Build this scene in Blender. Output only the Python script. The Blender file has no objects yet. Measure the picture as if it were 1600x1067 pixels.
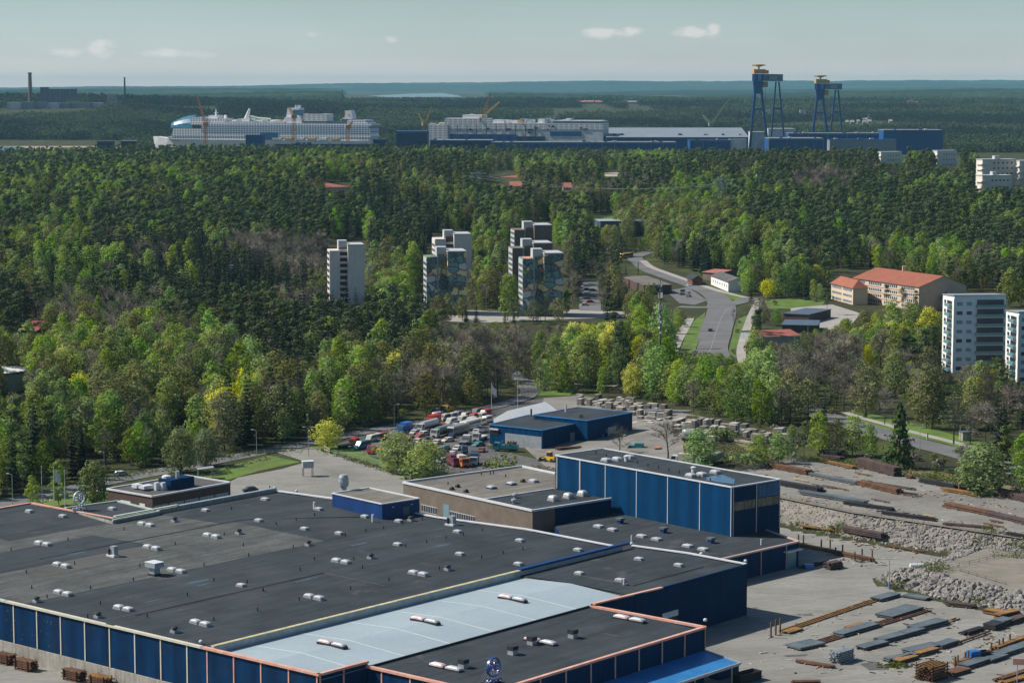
import bpy, bmesh, math, random
from mathutils import Vector, Matrix
R = random.Random(7)
SC = bpy.context.scene
COL = SC.collection
rad = math.radians

# ------------------------------------------------------------------ camera geometry
F = 3600.0; CAMH = 115.0; HY = 133.0; CX = 800.0; CY = 533.5
PT = math.atan((CY - HY) / F)
def P(px, py, z=0.0):
    """where the sight line of a photo pixel meets the level z"""
    x = (px - CX) / F; y = -(py - CY) / F
    d = (x, math.cos(PT) + y * math.sin(PT), -math.sin(PT) + y * math.cos(PT))
    t = (z - CAMH) / d[2]
    return (d[0] * t, d[1] * t, z)
def PD(px, py, dist):
    """the point of a photo pixel's sight line at a ground distance"""
    x = (px - CX) / F; y = -(py - CY) / F
    d = (x, math.cos(PT) + y * math.sin(PT), -math.sin(PT) + y * math.cos(PT))
    t = dist / d[1]
    return (d[0] * t, dist, CAMH + d[2] * t)
def Q(X, Y, Z):
    Z -= CAMH
    f = Y * math.cos(PT) - Z * math.sin(PT); u = Y * math.sin(PT) + Z * math.cos(PT)
    return (CX + F * X / f, CY - F * u / f)
def inpoly(x, y, poly):
    c = False; j = len(poly) - 1
    for i in range(len(poly)):
        xi, yi = poly[i]; xj, yj = poly[j]
        if (yi > y) != (yj > y) and x < (xj - xi) * (y - yi) / (yj - yi) + xi: c = not c
        j = i
    return c
def sm(a, b, x):
    t = max(0.0, min(1.0, (x - a) / (b - a))); return t * t * (3 - 2 * t)

# ------------------------------------------------------------------ terrain
CREST1 = [P(x, y, 5)[:2] for x, y in ((1150, 762), (1210, 774), (1330, 799), (1450, 817), (1600, 840), (1900, 885))]
CREST2 = [P(x, y, 3.2)[:2] for x, y in ((1432, 888), (1500, 905), (1600, 926), (1900, 985))]
LEFT2 = [P(x, y, 3.2)[:2] for x, y in ((1560, 850), (1500, 872), (1432, 888))]
def sdist(line, x, y):
    best = 1e9; s = 1
    for (ax, ay), (bx, by) in zip(line, line[1:]):
        dx, dy = bx - ax, by - ay; t = max(0, min(1, ((x - ax) * dx + (y - ay) * dy) / (dx * dx + dy * dy)))
        qx, qy = ax + t * dx - x, ay + t * dy - y; d = qx * qx + qy * qy
        if d < best:
            best = d; s = 1 if dx * (y - ay) - dy * (x - ax) > 0 else -1
    return s * math.sqrt(best)
HILLS = [(P(1520, 330)[:2], 420, 620, 26), (P(1250, 300)[:2], 250, 350, 10), (P(200, 330)[:2], 420, 600, 20),
         (P(620, 320)[:2], 260, 380, 14), (P(330, 262)[:2], 650, 420, 12), (P(100, 450)[:2], 220, 220, 8), (P(900, 268)[:2], 700, 330, 6)]
def terrain(x, y):
    h = 0.0
    if 420 < y < 1000 and x > 20:
        s1 = sdist(CREST1, x, y)
        h = 5 * max(0, min(1, 1 + s1 / 10.5)) * sm(40, 64, x) * (1 - 0.9 * sm(700, 860, y))
        if x > 75 and y < 640:
            s2 = min(sdist(CREST2, x, y), sdist(LEFT2, x, y) * 1.0)
            h = max(h, 3.2 * max(0, min(1, 1 + s2 / 9.0)))
    if y > 780:
        for (cx, cy), rx, ry, hh in HILLS:
            q = ((x - cx) / rx) ** 2 + ((y - cy) / ry) ** 2
            if q < 4: h += hh * math.exp(-q * 1.4) * sm(780, 1000, y)
    if y > 4250: h += 46 * sm(4250, 8600, y) + 46 * math.exp(-((x + 1330) / 760) ** 2 - ((y - 6300) / 1000) ** 2) * sm(4250, 4900, y)
    return h
def G(px, py):
    z = 0.0
    for k in range(14):
        p = P(px, py, z); z += 0.7 * (terrain(p[0], p[1]) - z)
    return P(px, py, z)

# ------------------------------------------------------------------ mesh builder
class MB:
    def __init__(s): s.v = []; s.f = []; s.m = []
    def face(s, pts, m=0):
        b = len(s.v); s.v.extend(tuple(p) for p in pts); s.f.append(tuple(range(b, b + len(pts)))); s.m.append(m); return s
    def prism(s, poly, z0, z1, m=0, mt=None, bottom=False):
        """poly: list of (x,y) ; z0,z1 numbers or lists"""
        n = len(poly); a = sum(poly[i][0] * poly[(i + 1) % n][1] - poly[(i + 1) % n][0] * poly[i][1] for i in range(n))
        if a < 0: poly = poly[::-1]; z0 = z0[::-1] if isinstance(z0, (list, tuple)) else z0; z1 = z1[::-1] if isinstance(z1, (list, tuple)) else z1
        A = [(p[0], p[1], z0[i] if isinstance(z0, (list, tuple)) else z0) for i, p in enumerate(poly)]
        B = [(p[0], p[1], z1[i] if isinstance(z1, (list, tuple)) else z1) for i, p in enumerate(poly)]
        for i in range(n):
            j = (i + 1) % n; s.face([A[i], A[j], B[j], B[i]], m)
        s.face(B, m if mt is None else mt)
        if bottom: s.face(A[::-1], m)
        return s
    def box(s, c, d, rz=0.0, m=0, mt=None):
        """c: centre of the base, d: size"""
        ca, sa = math.cos(rz), math.sin(rz)
        poly = [(c[0] + x * ca - y * sa, c[1] + x * sa + y * ca) for x, y in ((-d[0] / 2, -d[1] / 2), (d[0] / 2, -d[1] / 2), (d[0] / 2, d[1] / 2), (-d[0] / 2, d[1] / 2))]
        return s.prism(poly, c[2], c[2] + d[2], m, mt, True)
    def tube(s, p, q, r0, r1=None, n=6, m=0, cap=True):
        r1 = r0 if r1 is None else r1
        p = Vector(p); q = Vector(q); d = (q - p)
        if d.length < 1e-6: return s
        d.normalize(); a = d.orthogonal().normalized(); b = d.cross(a)
        A = []; B = []
        for i in range(n):
            t = 2 * math.pi * i / n; o = a * math.cos(t) + b * math.sin(t); A.append(p + o * r0); B.append(q + o * r1)
        k = len(s.v); s.v.extend(tuple(x) for x in A + B)
        for i in range(n):
            j = (i + 1) % n; s.f.append((k + i, k + j, k + n + j, k + n + i)); s.m.append(m)
        if cap: s.f.append(tuple(k + n + i for i in range(n))); s.m.append(m); s.f.append(tuple(k + n - 1 - i for i in range(n))); s.m.append(m)
        return s
    def bar(s, p, q, w, h, m=0):
        """a square section beam lying from p to q (p, q on its lower centre line)"""
        p = Vector(p); q = Vector(q); d = (q - p).normalized(); side = d.cross(Vector((0, 0, 1)))
        side = side.normalized() if side.length > 1e-4 else Vector((1, 0, 0)); up = side.cross(d)
        c = []
        for e in (p, q):
            for a, b in ((-1, 0), (1, 0), (1, 1), (-1, 1)): c.append(e + side * (w / 2) * a + up * h * b)
        k = len(s.v); s.v.extend(tuple(x) for x in c)
        for f in ((0, 1, 5, 4), (1, 2, 6, 5), (2, 3, 7, 6), (3, 0, 4, 7), (3, 2, 1, 0), (4, 5, 6, 7)): s.f.append(tuple(k + i for i in f)); s.m.append(m)
        return s
    def lathe(s, c, prof, n=12, m=0):
        k = len(s.v)
        for r, z in prof:
            for i in range(n):
                t = 2 * math.pi * i / n; s.v.append((c[0] + r * math.cos(t), c[1] + r * math.sin(t), c[2] + z))
        for a in range(len(prof) - 1):
            for i in range(n):
                j = (i + 1) % n; s.f.append((k + a * n + i, k + a * n + j, k + (a + 1) * n + j, k + (a + 1) * n + i)); s.m.append(m)
        return s
    def sweep(s, secs, m=0, cap=True):
        """sections: lists of equal numbers of points joined in a row (closed rings)"""
        n = len(secs[0]); k = len(s.v)
        for r in secs: s.v.extend(tuple(p) for p in r)
        for a in range(len(secs) - 1):
            for i in range(n):
                j = (i + 1) % n; s.f.append((k + a * n + i, k + a * n + j, k + (a + 1) * n + j, k + (a + 1) * n + i)); s.m.append(m)
        if cap:
            s.f.append(tuple(k + n - 1 - i for i in range(n))); s.m.append(m); e = k + (len(secs) - 1) * n; s.f.append(tuple(e + i for i in range(n))); s.m.append(m)
        return s
    def mesh(s, name, mats, off=(0, 0, 0), smooth=False):
        me = bpy.data.meshes.new(name)
        me.from_pydata([(x - off[0], y - off[1], z - off[2]) for x, y, z in s.v], [], s.f)
        for m in mats: me.materials.append(m)
        if len(mats) > 1: me.polygons.foreach_set('material_index', s.m)
        if smooth: me.polygons.foreach_set('use_smooth', [True] * len(s.f))
        me.update(); return me

ORG = {}
def thing(name, label, cat, loc=(0, 0, 0), rz=0.0, group=None):
    o = bpy.data.objects.new(name, None); COL.objects.link(o)
    o.location = loc; o.rotation_euler = (0, 0, rz); o['label'] = label; o['category'] = cat
    if group: o['group'] = group
    ORG[o.name] = Vector(loc); return o
def part(name, mb, mats, parent, world=True, smooth=False, label=None):
    """world: the builder holds world coordinates and the parent is not turned"""
    if not isinstance(mats, (list, tuple)): mats = [mats]
    off = ORG[parent.name] if world else Vector((0, 0, 0))
    o = bpy.data.objects.new(name, mb.mesh(name, mats, off, smooth)); COL.objects.link(o); o.parent = parent
    ORG[o.name] = off if world else Vector((0, 0, 0))
    if label: o['label'] = label
    return o
def solo(name, mb, mats, label, cat, loc=(0, 0, 0), group=None, kind=None, smooth=False):
    """a thing that is one mesh"""
    if not isinstance(mats, (list, tuple)): mats = [mats]
    o = bpy.data.objects.new(name, mb.mesh(name, mats, loc, smooth)); COL.objects.link(o); o.location = loc
    if label: o['label'] = label
    if cat: o['category'] = cat
    if group: o['group'] = group
    if kind: o['kind'] = kind
    return o
def struct(name, mb, mats, label=None, kind='structure', smooth=False):
    return solo(name, mb, mats, label, None, (0, 0, 0), None, kind, smooth)
def dup(root, loc, rz=0.0, scale=None, label=None, group=None):
    r = root.copy(); COL.objects.link(r); r.location = loc; r.rotation_euler = (0, 0, rz)
    if scale: r.scale = scale
    if label: r['label'] = label
    if group: r['group'] = group
    for ch in list(root.children):
        c = ch.copy(); COL.objects.link(c); c.parent = r
        for g in list(ch.children):
            d = g.copy(); COL.objects.link(d); d.parent = c
    return r

# ------------------------------------------------------------------ materials
def lin(c): return tuple(((v / 255) / 12.92 if v / 255 <= 0.04045 else ((v / 255 + 0.055) / 1.055) ** 2.4) for v in c)
def newmat(name):
    m = bpy.data.materials.new(name); m.use_nodes = True; nt = m.node_tree
    b = nt.nodes['Principled BSDF']; b.inputs['Specular IOR Level'].default_value = 0.3
    return m, nt, b
def ramp(nt, fac, stops):
    r = nt.nodes.new('ShaderNodeValToRGB'); nt.links.new(fac, r.inputs[0])
    while len(r.color_ramp.elements) < len(stops): r.color_ramp.elements.new(0.5)
    for e, (p, c) in zip(r.color_ramp.elements, stops): e.position = p; e.color = (*c, 1) if len(c) == 3 else c
    return r.outputs[0]
def noise(nt, scale, vec, detail=4.0, rough=0.6, stretch=None):
    n = nt.nodes.new('ShaderNodeTexNoise'); n.inputs['Scale'].default_value = scale; n.inputs['Detail'].default_value = detail; n.inputs['Roughness'].default_value = rough
    if stretch:
        mp = nt.nodes.new('ShaderNodeMapping'); mp.inputs['Scale'].default_value = stretch; nt.links.new(vec, mp.inputs['Vector']); vec = mp.outputs[0]
    nt.links.new(vec, n.inputs['Vector']); return n.outputs['Fac']
def pos(nt): return nt.nodes.new('ShaderNodeNewGeometry').outputs['Position']
def objc(nt): return nt.nodes.new('ShaderNodeTexCoord').outputs['Object']
def mixc(nt, fac, a, b, mode='MIX'):
    m = nt.nodes.new('ShaderNodeMix'); m.data_type = 'RGBA'; m.blend_type = mode
    for sock, v in ((m.inputs[0], fac), (m.inputs[6], a), (m.inputs[7], b)):
        if hasattr(v, 'is_linked'): nt.links.new(v, sock)
        else: sock.default_value = v if not isinstance(v, tuple) or len(v) == 4 else (*v, 1)
    return m.outputs[2]
def math_(nt, op, a, b=0.0):
    m = nt.nodes.new('ShaderNodeMath'); m.operation = op
    for s, v in ((m.inputs[0], a), (m.inputs[1], b)):
        if hasattr(v, 'is_linked'): nt.links.new(v, s)
        else: s.default_value = v
    return m.outputs[0]
def surf(name, col, rough=0.7, var=0.25, scale=0.4, fine=3.0, metal=0.0, stretch=None, streak=0.0, spec=0.3, dirt=None, dirt_amt=0.5, dirt_scale=0.15, bump=0.0, local=False, corr=0.0):
    """a weathered surface: base colour with broad and fine variation, streaks and patches of dirt"""
    m, nt, b = newmat(name); v = objc(nt) if local else pos(nt)
    lo = tuple(c * (1 - var) for c in col); hi = tuple(min(1, c * (1 + var)) for c in col)
    c = ramp(nt, noise(nt, scale, v, 5, 0.65), [(0.3, lo), (0.7, hi)])
    c2 = ramp(nt, noise(nt, fine, v, 3, 0.6), [(0.3, (1 - var * .6,) * 3), (0.7, (1 + var * .6,) * 3)])
    c = mixc(nt, 1.0, c, c2, 'MULTIPLY')
    if streak:
        st = ramp(nt, noise(nt, 1.0, v, 3, 0.6, stretch or (1.2, 1.2, 0.06)), [(0.35, (1 - streak,) * 3), (0.65, (1 + streak,) * 3)])
        c = mixc(nt, 1.0, c, st, 'MULTIPLY')
    if corr:
        w = nt.nodes.new('ShaderNodeTexWave'); w.wave_type = 'BANDS'; w.bands_direction = 'DIAGONAL'; w.inputs['Scale'].default_value = 1.1
        mp = nt.nodes.new('ShaderNodeMapping'); mp.inputs['Scale'].default_value = (1, 1, 0); nt.links.new(v, mp.inputs['Vector']); nt.links.new(mp.outputs[0], w.inputs['Vector'])
        c = mixc(nt, 1.0, c, ramp(nt, w.outputs['Fac'], [(0.0, (1 - corr,) * 3), (1.0, (1 + corr,) * 3)]), 'MULTIPLY')
    if dirt:
        k = ramp(nt, noise(nt, dirt_scale, v, 6, 0.7), [(0.48, (0, 0, 0)), (0.68, (dirt_amt,) * 3)])
        c = mixc(nt, k, c, dirt)
    nt.links.new(c, b.inputs['Base Color']); b.inputs['Roughness'].default_value = rough; b.inputs['Metallic'].default_value = metal; b.inputs['Specular IOR Level'].default_value = spec
    if bump:
        bp = nt.nodes.new('ShaderNodeBump'); bp.inputs['Strength'].default_value = bump; bp.inputs['Distance'].default_value = 0.1
        nt.links.new(noise(nt, fine, v, 4, 0.7), bp.inputs['Height']); nt.links.new(bp.outputs[0], b.inputs['Normal'])
    return m
def leafmat(name, col, hue=0.02, val=0.45, trans=0.25, second=None):
    m, nt, b = newmat(name)
    oi = nt.nodes.new('ShaderNodeObjectInfo'); v = objc(nt)
    vec = nt.nodes.new('ShaderNodeVectorMath'); vec.operation = 'ADD'; nt.links.new(v, vec.inputs[0])
    cmb = nt.nodes.new('ShaderNodeCombineXYZ'); nt.links.new(math_(nt, 'MULTIPLY', oi.outputs['Random'], 91.0), cmb.inputs[0]); nt.links.new(cmb.outputs[0], vec.inputs[1])
    n1 = noise(nt, 0.35, vec.outputs[0], 2, 0.5); n2 = noise(nt, 2.2, vec.outputs[0], 2, 0.5)
    s2 = second or tuple(c * 0.6 for c in col)
    c = mixc(nt, ramp(nt, n1, [(0.35, (0, 0, 0)), (0.65, (1, 1, 1))]), s2, col)
    c = mixc(nt, 1.0, c, ramp(nt, n2, [(0.3, (0.65,) * 3), (0.7, (1.35,) * 3)]), 'MULTIPLY')
    hs = nt.nodes.new('ShaderNodeHueSaturation'); nt.links.new(c, hs.inputs['Color'])
    nt.links.new(math_(nt, 'ADD', math_(nt, 'MULTIPLY', oi.outputs['Random'], 2 * hue), 0.5 - hue), hs.inputs['Hue'])
    r2 = math_(nt, 'FRACT', math_(nt, 'MULTIPLY', oi.outputs['Random'], 37.7))
    nt.links.new(math_(nt, 'ADD', math_(nt, 'MULTIPLY', r2, 2 * val), 1 - val), hs.inputs['Value'])
    r3 = math_(nt, 'FRACT', math_(nt, 'MULTIPLY', oi.outputs['Random'], 91.3))
    nt.links.new(math_(nt, 'ADD', math_(nt, 'MULTIPLY', r3, 0.35), 0.72), hs.inputs['Saturation'])
    nt.links.new(hs.outputs[0], b.inputs['Base Color']); b.inputs['Roughness'].default_value = 0.8; b.inputs['Specular IOR Level'].default_value = 0.12
    if trans:
        tr = nt.nodes.new('ShaderNodeBsdfTranslucent'); nt.links.new(hs.outputs[0], tr.inputs['Color'])
        mx = nt.nodes.new('ShaderNodeMixShader'); mx.inputs[0].default_value = trans; out = nt.nodes['Material Output']
        nt.links.new(b.outputs[0], mx.inputs[1]); nt.links.new(tr.outputs[0], mx.inputs[2]); nt.links.new(mx.outputs[0], out.inputs['Surface'])
    return m
def overlay_tracks(m, amt=.22):
    nt = m.node_tree; b = nt.nodes['Principled BSDF']; c = b.inputs['Base Color'].links[0].from_socket; v = pos(nt)
    for rot, sc in ((.42, (.035, .75, 1)), (-.18, (.03, .9, 1))):
        mp = nt.nodes.new('ShaderNodeMapping'); mp.inputs['Rotation'].default_value = (0, 0, -rot); nt.links.new(v, mp.inputs['Vector']); n = noise(nt, 1.0, mp.outputs[0], 4, .6, sc)
        c = mixc(nt, 1.0, c, ramp(nt, n, [(.36, (1 - amt,) * 3), (.5, (1, 1, 1)), (.66, (1 + amt * .5,) * 3)]), 'MULTIPLY')
    sp_ = noise(nt, .45, v, 6, .75); c = mixc(nt, 1.0, c, ramp(nt, sp_, [(.28, (.55,) * 3), (.38, (1, 1, 1))]), 'MULTIPLY'); nt.links.new(c, b.inputs['Base Color'])
def overlay_sheets(m, rot, wid=1.05, ln=9.0, amt=.10):
    nt = m.node_tree; b = nt.nodes['Principled BSDF']; c = b.inputs['Base Color'].links[0].from_socket; v = pos(nt)
    mp = nt.nodes.new('ShaderNodeMapping'); mp.inputs['Rotation'].default_value = (0, 0, -rot); nt.links.new(v, mp.inputs['Vector'])
    br = nt.nodes.new('ShaderNodeTexBrick'); br.inputs['Scale'].default_value = 1.0; br.inputs['Brick Width'].default_value = ln; br.inputs['Row Height'].default_value = wid; br.inputs['Mortar Size'].default_value = .05; br.inputs['Mortar Smooth'].default_value = .6
    br.inputs['Color1'].default_value = (1 - amt, 1 - amt, 1 - amt, 1); br.inputs['Color2'].default_value = (1 + amt, 1 + amt, 1 + amt, 1); br.inputs['Mortar'].default_value = (.72, .72, .72, 1); nt.links.new(mp.outputs[0], br.inputs['Vector'])
    c = mixc(nt, 1.0, c, br.outputs['Color'], 'MULTIPLY'); st = noise(nt, 1.0, mp.outputs[0], 5, .65, (.05, .5, 1)); c = mixc(nt, 1.0, c, ramp(nt, st, [(.34, (.78,) * 3), (.52, (1, 1, 1)), (.7, (1.22,) * 3)]), 'MULTIPLY')
    pd = noise(nt, .07, v, 6, .7); c = mixc(nt, ramp(nt, pd, [(.60, (0, 0, 0)), (.66, (.35,) * 3)]), c, (.115, .115, .108)); nt.links.new(c, b.inputs['Base Color'])
def flatmat(name, col, rough=0.5, metal=0.0, spec=0.4):
    return surf(name, col, rough, 0.1, 0.8, 5.0, metal, spec=spec, local=True)

M = {}
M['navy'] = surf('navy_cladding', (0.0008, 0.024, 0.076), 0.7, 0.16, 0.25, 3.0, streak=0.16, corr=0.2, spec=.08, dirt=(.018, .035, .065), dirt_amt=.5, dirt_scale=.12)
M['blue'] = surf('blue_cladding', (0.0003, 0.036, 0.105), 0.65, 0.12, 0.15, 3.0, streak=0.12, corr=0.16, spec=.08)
M['blue_mid'] = surf('royal_blue_cladding', (0.004, 0.034, 0.14), 0.5, 0.12, 0.2, 3.0, streak=0.1, corr=0.1)
M['blue_roof'] = surf('blue_sheet_roof', (0.03, 0.17, 0.40), 0.42, 0.14, 0.2, 2.0, stretch=(.3, .3, .3), streak=0.1)
M['cream'] = surf('cream_trim', (0.55, 0.52, 0.42), 0.5, 0.12, 0.4, 3.0)
M['salmon'] = surf('salmon_trim', (0.60, 0.30, 0.22), 0.55, 0.16, 0.5, 3.0, dirt=(0.62, 0.55, 0.5), dirt_amt=0.5, dirt_scale=0.3)
M['white'] = surf('white_trim', (0.56, 0.58, 0.60), 0.5, 0.1, 0.5, 3.0)
M['palegreen'] = surf('pale_green_trim', (0.42, 0.50, 0.42), 0.5, 0.15, 0.5, 3.0)
M['felt'] = surf('new_roof_felt', (0.031, 0.039, 0.046), 0.85, 0.22, 0.08, 1.5, dirt=(0.047, 0.055, 0.061), dirt_amt=0.6, dirt_scale=0.04, spec=0.2)
M['felt_old'] = surf('old_roof_felt', (0.080, 0.084, 0.080), 0.9, 0.3, 0.12, 1.2, dirt=(0.060, 0.063, 0.063), dirt_amt=0.6, dirt_scale=0.1, spec=0.2)
M['felt_tan'] = surf('tan_roof_felt', (0.150, 0.138, 0.116), 0.9, 0.16, 0.15, 1.5, dirt=(0.11, 0.10, 0.085), dirt_amt=0.6, dirt_scale=0.1)
M['pale_roof'] = surf('pale_grey_sheet_roof', (0.29, 0.355, 0.385), 0.55, 0.08, 0.06, 1.0, dirt=(0.24, 0.30, 0.33), dirt_amt=0.5, dirt_scale=0.04)
M['concrete'] = surf('concrete', (0.32, 0.30, 0.26), 0.85, 0.2, 0.25, 1.5, dirt=(0.2, 0.17, 0.12), dirt_amt=0.6, dirt_scale=0.2, streak=0.2)
M['precast'] = surf('precast_concrete', (0.29, 0.275, 0.25), 0.85, 0.2, 0.4, 2.0)
_p = M['precast'].node_tree; _b = _p.nodes['Principled BSDF']; _o = _p.nodes.new('ShaderNodeObjectInfo'); _c = _b.inputs['Base Color'].links[0].from_socket; _p.links.new(mixc(_p, 1.0, _c, ramp(_p, _o.outputs['Random'], [(0, (.55, .52, .5)), (1, (1.5, 1.5, 1.5))]), 'MULTIPLY'), _b.inputs['Base Color'])
M['brick'] = surf('brown_brick', (0.150, 0.120, 0.096), 0.85, 0.2, 0.3, 4.0)
M['brick_dark'] = surf('dark_brick', (0.085, 0.055, 0.045), 0.85, 0.2, 0.3, 4.0)
M['glass'] = flatmat('window_glass', (0.02, 0.028, 0.034), 0.3, 0.0, 0.6)
M['glassteal'] = flatmat('teal_glass', (0.14, 0.25, 0.28), 0.3, 0.0, 0.6)
M['dome'] = surf('skylight_dome', (0.38, 0.40, 0.42), 0.35, 0.15, 0.5, 3.0)
M['galv'] = surf('galvanised_steel', (0.34, 0.37, 0.39), 0.45, 0.2, 0.6, 4.0, metal=0.3)
M['dark'] = surf('dark_steel', (0.025, 0.026, 0.03), 0.6, 0.3, 0.6, 4.0)
M['black'] = flatmat('black_rubber', (0.015, 0.015, 0.016), 0.8)
M['rust'] = surf('rusty_steel', (0.125, 0.062, 0.036), 0.85, 0.4, 0.5, 3.0, dirt=(0.06, 0.03, 0.02), dirt_amt=0.7, dirt_scale=0.4)
M['ochre'] = surf('ochre_rusty_steel', (0.23, 0.125, 0.042), 0.85, 0.35, 0.5, 3.0, dirt=(0.12, 0.06, 0.03), dirt_amt=0.6, dirt_scale=0.4)
M['plate'] = surf('mill_scale_plate', (0.105, 0.128, 0.142), 0.55, 0.22, 0.2, 2.0, dirt=(0.17, 0.20, 0.21), dirt_amt=0.6, dirt_scale=0.25, metal=0.2)
M['purple_steel'] = surf('primer_steel', (0.075, 0.052, 0.050), 0.75, 0.3, 0.4, 3.0, dirt=(0.14, 0.08, 0.05), dirt_amt=0.6, dirt_scale=0.3)
M['timber'] = surf('raw_timber', (0.38, 0.27, 0.15), 0.8, 0.25, 0.5, 3.0)
M['tile'] = surf('red_roof_tile', (0.27, 0.088, 0.050), 0.75, 0.2, 0.3, 3.0, dirt=(0.17, 0.08, 0.06), dirt_amt=0.7, dirt_scale=0.15)
M['plaster'] = surf('cream_plaster', (0.56, 0.45, 0.33), 0.8, 0.1, 0.3, 2.0)
M['plaster_white'] = surf('white_plaster', (0.70, 0.69, 0.66), 0.8, 0.08, 0.3, 2.0)
M['tower'] = surf('tower_concrete', (0.37, 0.33, 0.30), 0.85, 0.1, 0.15, 1.5, streak=0.08)
M['asphalt'] = surf('worn_asphalt', (0.135, 0.135, 0.135), 0.9, 0.18, 0.06, 0.8, dirt=(0.095, 0.095, 0.098), dirt_amt=0.6, dirt_scale=0.05)
M['asphalt_dark'] = surf('yard_asphalt', (0.085, 0.082, 0.08), 0.9, 0.25, 0.07, 0.9, dirt=(0.14, 0.13, 0.12), dirt_amt=0.6, dirt_scale=0.07)
M['yard'] = surf('dusty_concrete_yard', (0.212, 0.208, 0.186), 0.92, 0.14, 0.035, 0.7, dirt=(0.145, 0.142, 0.128), dirt_amt=0.8, dirt_scale=0.045)
M['gravel'] = surf('pale_gravel', (0.195, 0.187, 0.165), 0.95, 0.2, 0.05, 0.8, dirt=(0.13, 0.12, 0.104), dirt_amt=0.75, dirt_scale=0.06)
M['sand'] = surf('sandy_shore', (0.32, 0.24, 0.17), 0.95, 0.15, 0.02, 0.5)
M['path'] = surf('pale_path', (0.30, 0.28, 0.25), 0.9, 0.12, 0.1, 1.0)
M['lawn'] = surf('spring_grass', (0.085, 0.15, 0.020), 0.95, 0.3, 0.08, 1.2, dirt=(0.12, 0.10, 0.045), dirt_amt=0.6, dirt_scale=0.06)
M['drygrass'] = surf('dry_grass', (0.15, 0.135, 0.055), 0.95, 0.3, 0.1, 1.2, dirt=(0.07, 0.10, 0.02), dirt_amt=0.8, dirt_scale=0.09)
M['line'] = flatmat('road_paint', (0.7, 0.7, 0.68), 0.7)
M['rock'] = surf('blasted_rock', (0.215, 0.205, 0.192), 0.9, 0.4, 0.5, 2.0, dirt=(0.17, 0.15, 0.14), dirt_amt=0.7, dirt_scale=0.35)
M['bark'] = surf('bark', (0.06, 0.05, 0.04), 0.9, 0.3, 1.0, 5.0, local=True)
M['birchbark'] = surf('birch_bark', (0.27, 0.26, 0.23), 0.8, 0.3, 1.0, 5.0, local=True)
M['pinebark'] = surf('pine_bark', (0.17, 0.09, 0.05), 0.9, 0.3, 1.0, 5.0, local=True)
M['spruce'] = leafmat('spruce_needles', (0.023, 0.043, 0.019), 0.015, 0.35, 0.05)
M['pine'] = leafmat('pine_needles', (0.078, 0.114, 0.028), 0.015, 0.35, 0.08, (0.046, 0.078, 0.026))
M['birch'] = leafmat('birch_leaves', (0.235, 0.345, 0.028), 0.024, 0.42, 0.38, (0.165, 0.265, 0.028))
M['maple'] = leafmat('maple_flowers', (0.60, 0.57, 0.012), 0.012, 0.2, 0.4, (0.42, 0.46, 0.012))
M['aspen'] = leafmat('olive_leaves', (0.19, 0.20, 0.045), 0.02, 0.34, 0.3, (0.13, 0.14, 0.038))
M['willow'] = leafmat('willow_leaves', (0.40, 0.47, 0.075), 0.015, 0.2, 0.4, (0.30, 0.37, 0.06))
M['greywillow'] = leafmat('grey_willow_leaves', (0.19, 0.245, 0.085), 0.012, 0.2, 0.35, (0.14, 0.185, 0.066))
M['shrub'] = leafmat('shrub_leaves', (0.155, 0.225, 0.045), 0.02, 0.3, 0.3, (0.105, 0.155, 0.038))
M['twig'] = leafmat('bare_twigs', (0.215, 0.186, 0.142), 0.015, 0.34, 0.0, (0.150, 0.132, 0.100))

for k_, a_ in (('yard', .2), ('gravel', .2), ('asphalt_dark', .22), ('asphalt', .1)): overlay_tracks(M[k_], a_ * .5)
for k_ in ('felt', 'felt_old', 'felt_tan'): overlay_sheets(M[k_], rad(90 - 40.5), 1.05, 9.0, .09 if k_ == 'felt' else .14)
# ------------------------------------------------------------------ camera, sun, sky, haze
cam = bpy.data.cameras.new('camera'); camo = bpy.data.objects.new('camera', cam); COL.objects.link(camo)
cam.sensor_width = 36; cam.lens = F / 1600 * 36; cam.clip_start = 1; cam.clip_end = 60000
camo.location = (0, 0, CAMH); camo.rotation_euler = (math.pi / 2 - PT, 0, 0); SC.camera = camo
SUN_EL = rad(44); SUN_AZ = rad(-80)       # from the left, a little beyond the hall
sund = bpy.data.lights.new('sun', 'SUN'); suno = bpy.data.objects.new('sun', sund); COL.objects.link(suno)
sund.energy = 5.0; sund.angle = rad(0.5); sund.color = (1.0, 0.95, 0.87)
sv = Vector((math.sin(SUN_AZ) * math.cos(SUN_EL), math.cos(SUN_AZ) * math.cos(SUN_EL), math.sin(SUN_EL)))
suno.rotation_euler = (-sv).to_track_quat('-Z', 'Y').to_euler(); suno.location = (-200, 300, 600)
w = bpy.data.worlds.new('World'); SC.world = w; w.use_nodes = True; nt = w.node_tree; bg = nt.nodes['Background']
sky = nt.nodes.new('ShaderNodeTexSky'); sky.sky_type = 'NISHITA'; sky.sun_disc = False; sky.sun_elevation = SUN_EL; sky.sun_rotation = SUN_AZ
sky.altitude = 100; sky.air_density = 1.0; sky.dust_density = 1.6; sky.ozone_density = 1.0
hs = nt.nodes.new('ShaderNodeHueSaturation'); hs.inputs['Saturation'].default_value = 1.25; nt.links.new(sky.outputs[0], hs.inputs['Color'])
tc = nt.nodes.new('ShaderNodeTexCoord'); sp = nt.nodes.new('ShaderNodeSeparateXYZ'); nt.links.new(tc.outputs['Generated'], sp.inputs[0])
azn = math_(nt, 'MULTIPLY', math_(nt, 'ARCTAN2', sp.outputs[0], sp.outputs[1]), 36.0)
eln = math_(nt, 'MULTIPLY', math_(nt, 'ARCSINE', sp.outputs[2]), 36.0)
cm = nt.nodes.new('ShaderNodeCombineXYZ'); nt.links.new(azn, cm.inputs[0]); nt.links.new(eln, cm.inputs[1])
cn = noise(nt, 2.6, cm.outputs[0], 7, 0.62, (1.0, 1.9, 1.0))
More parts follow.
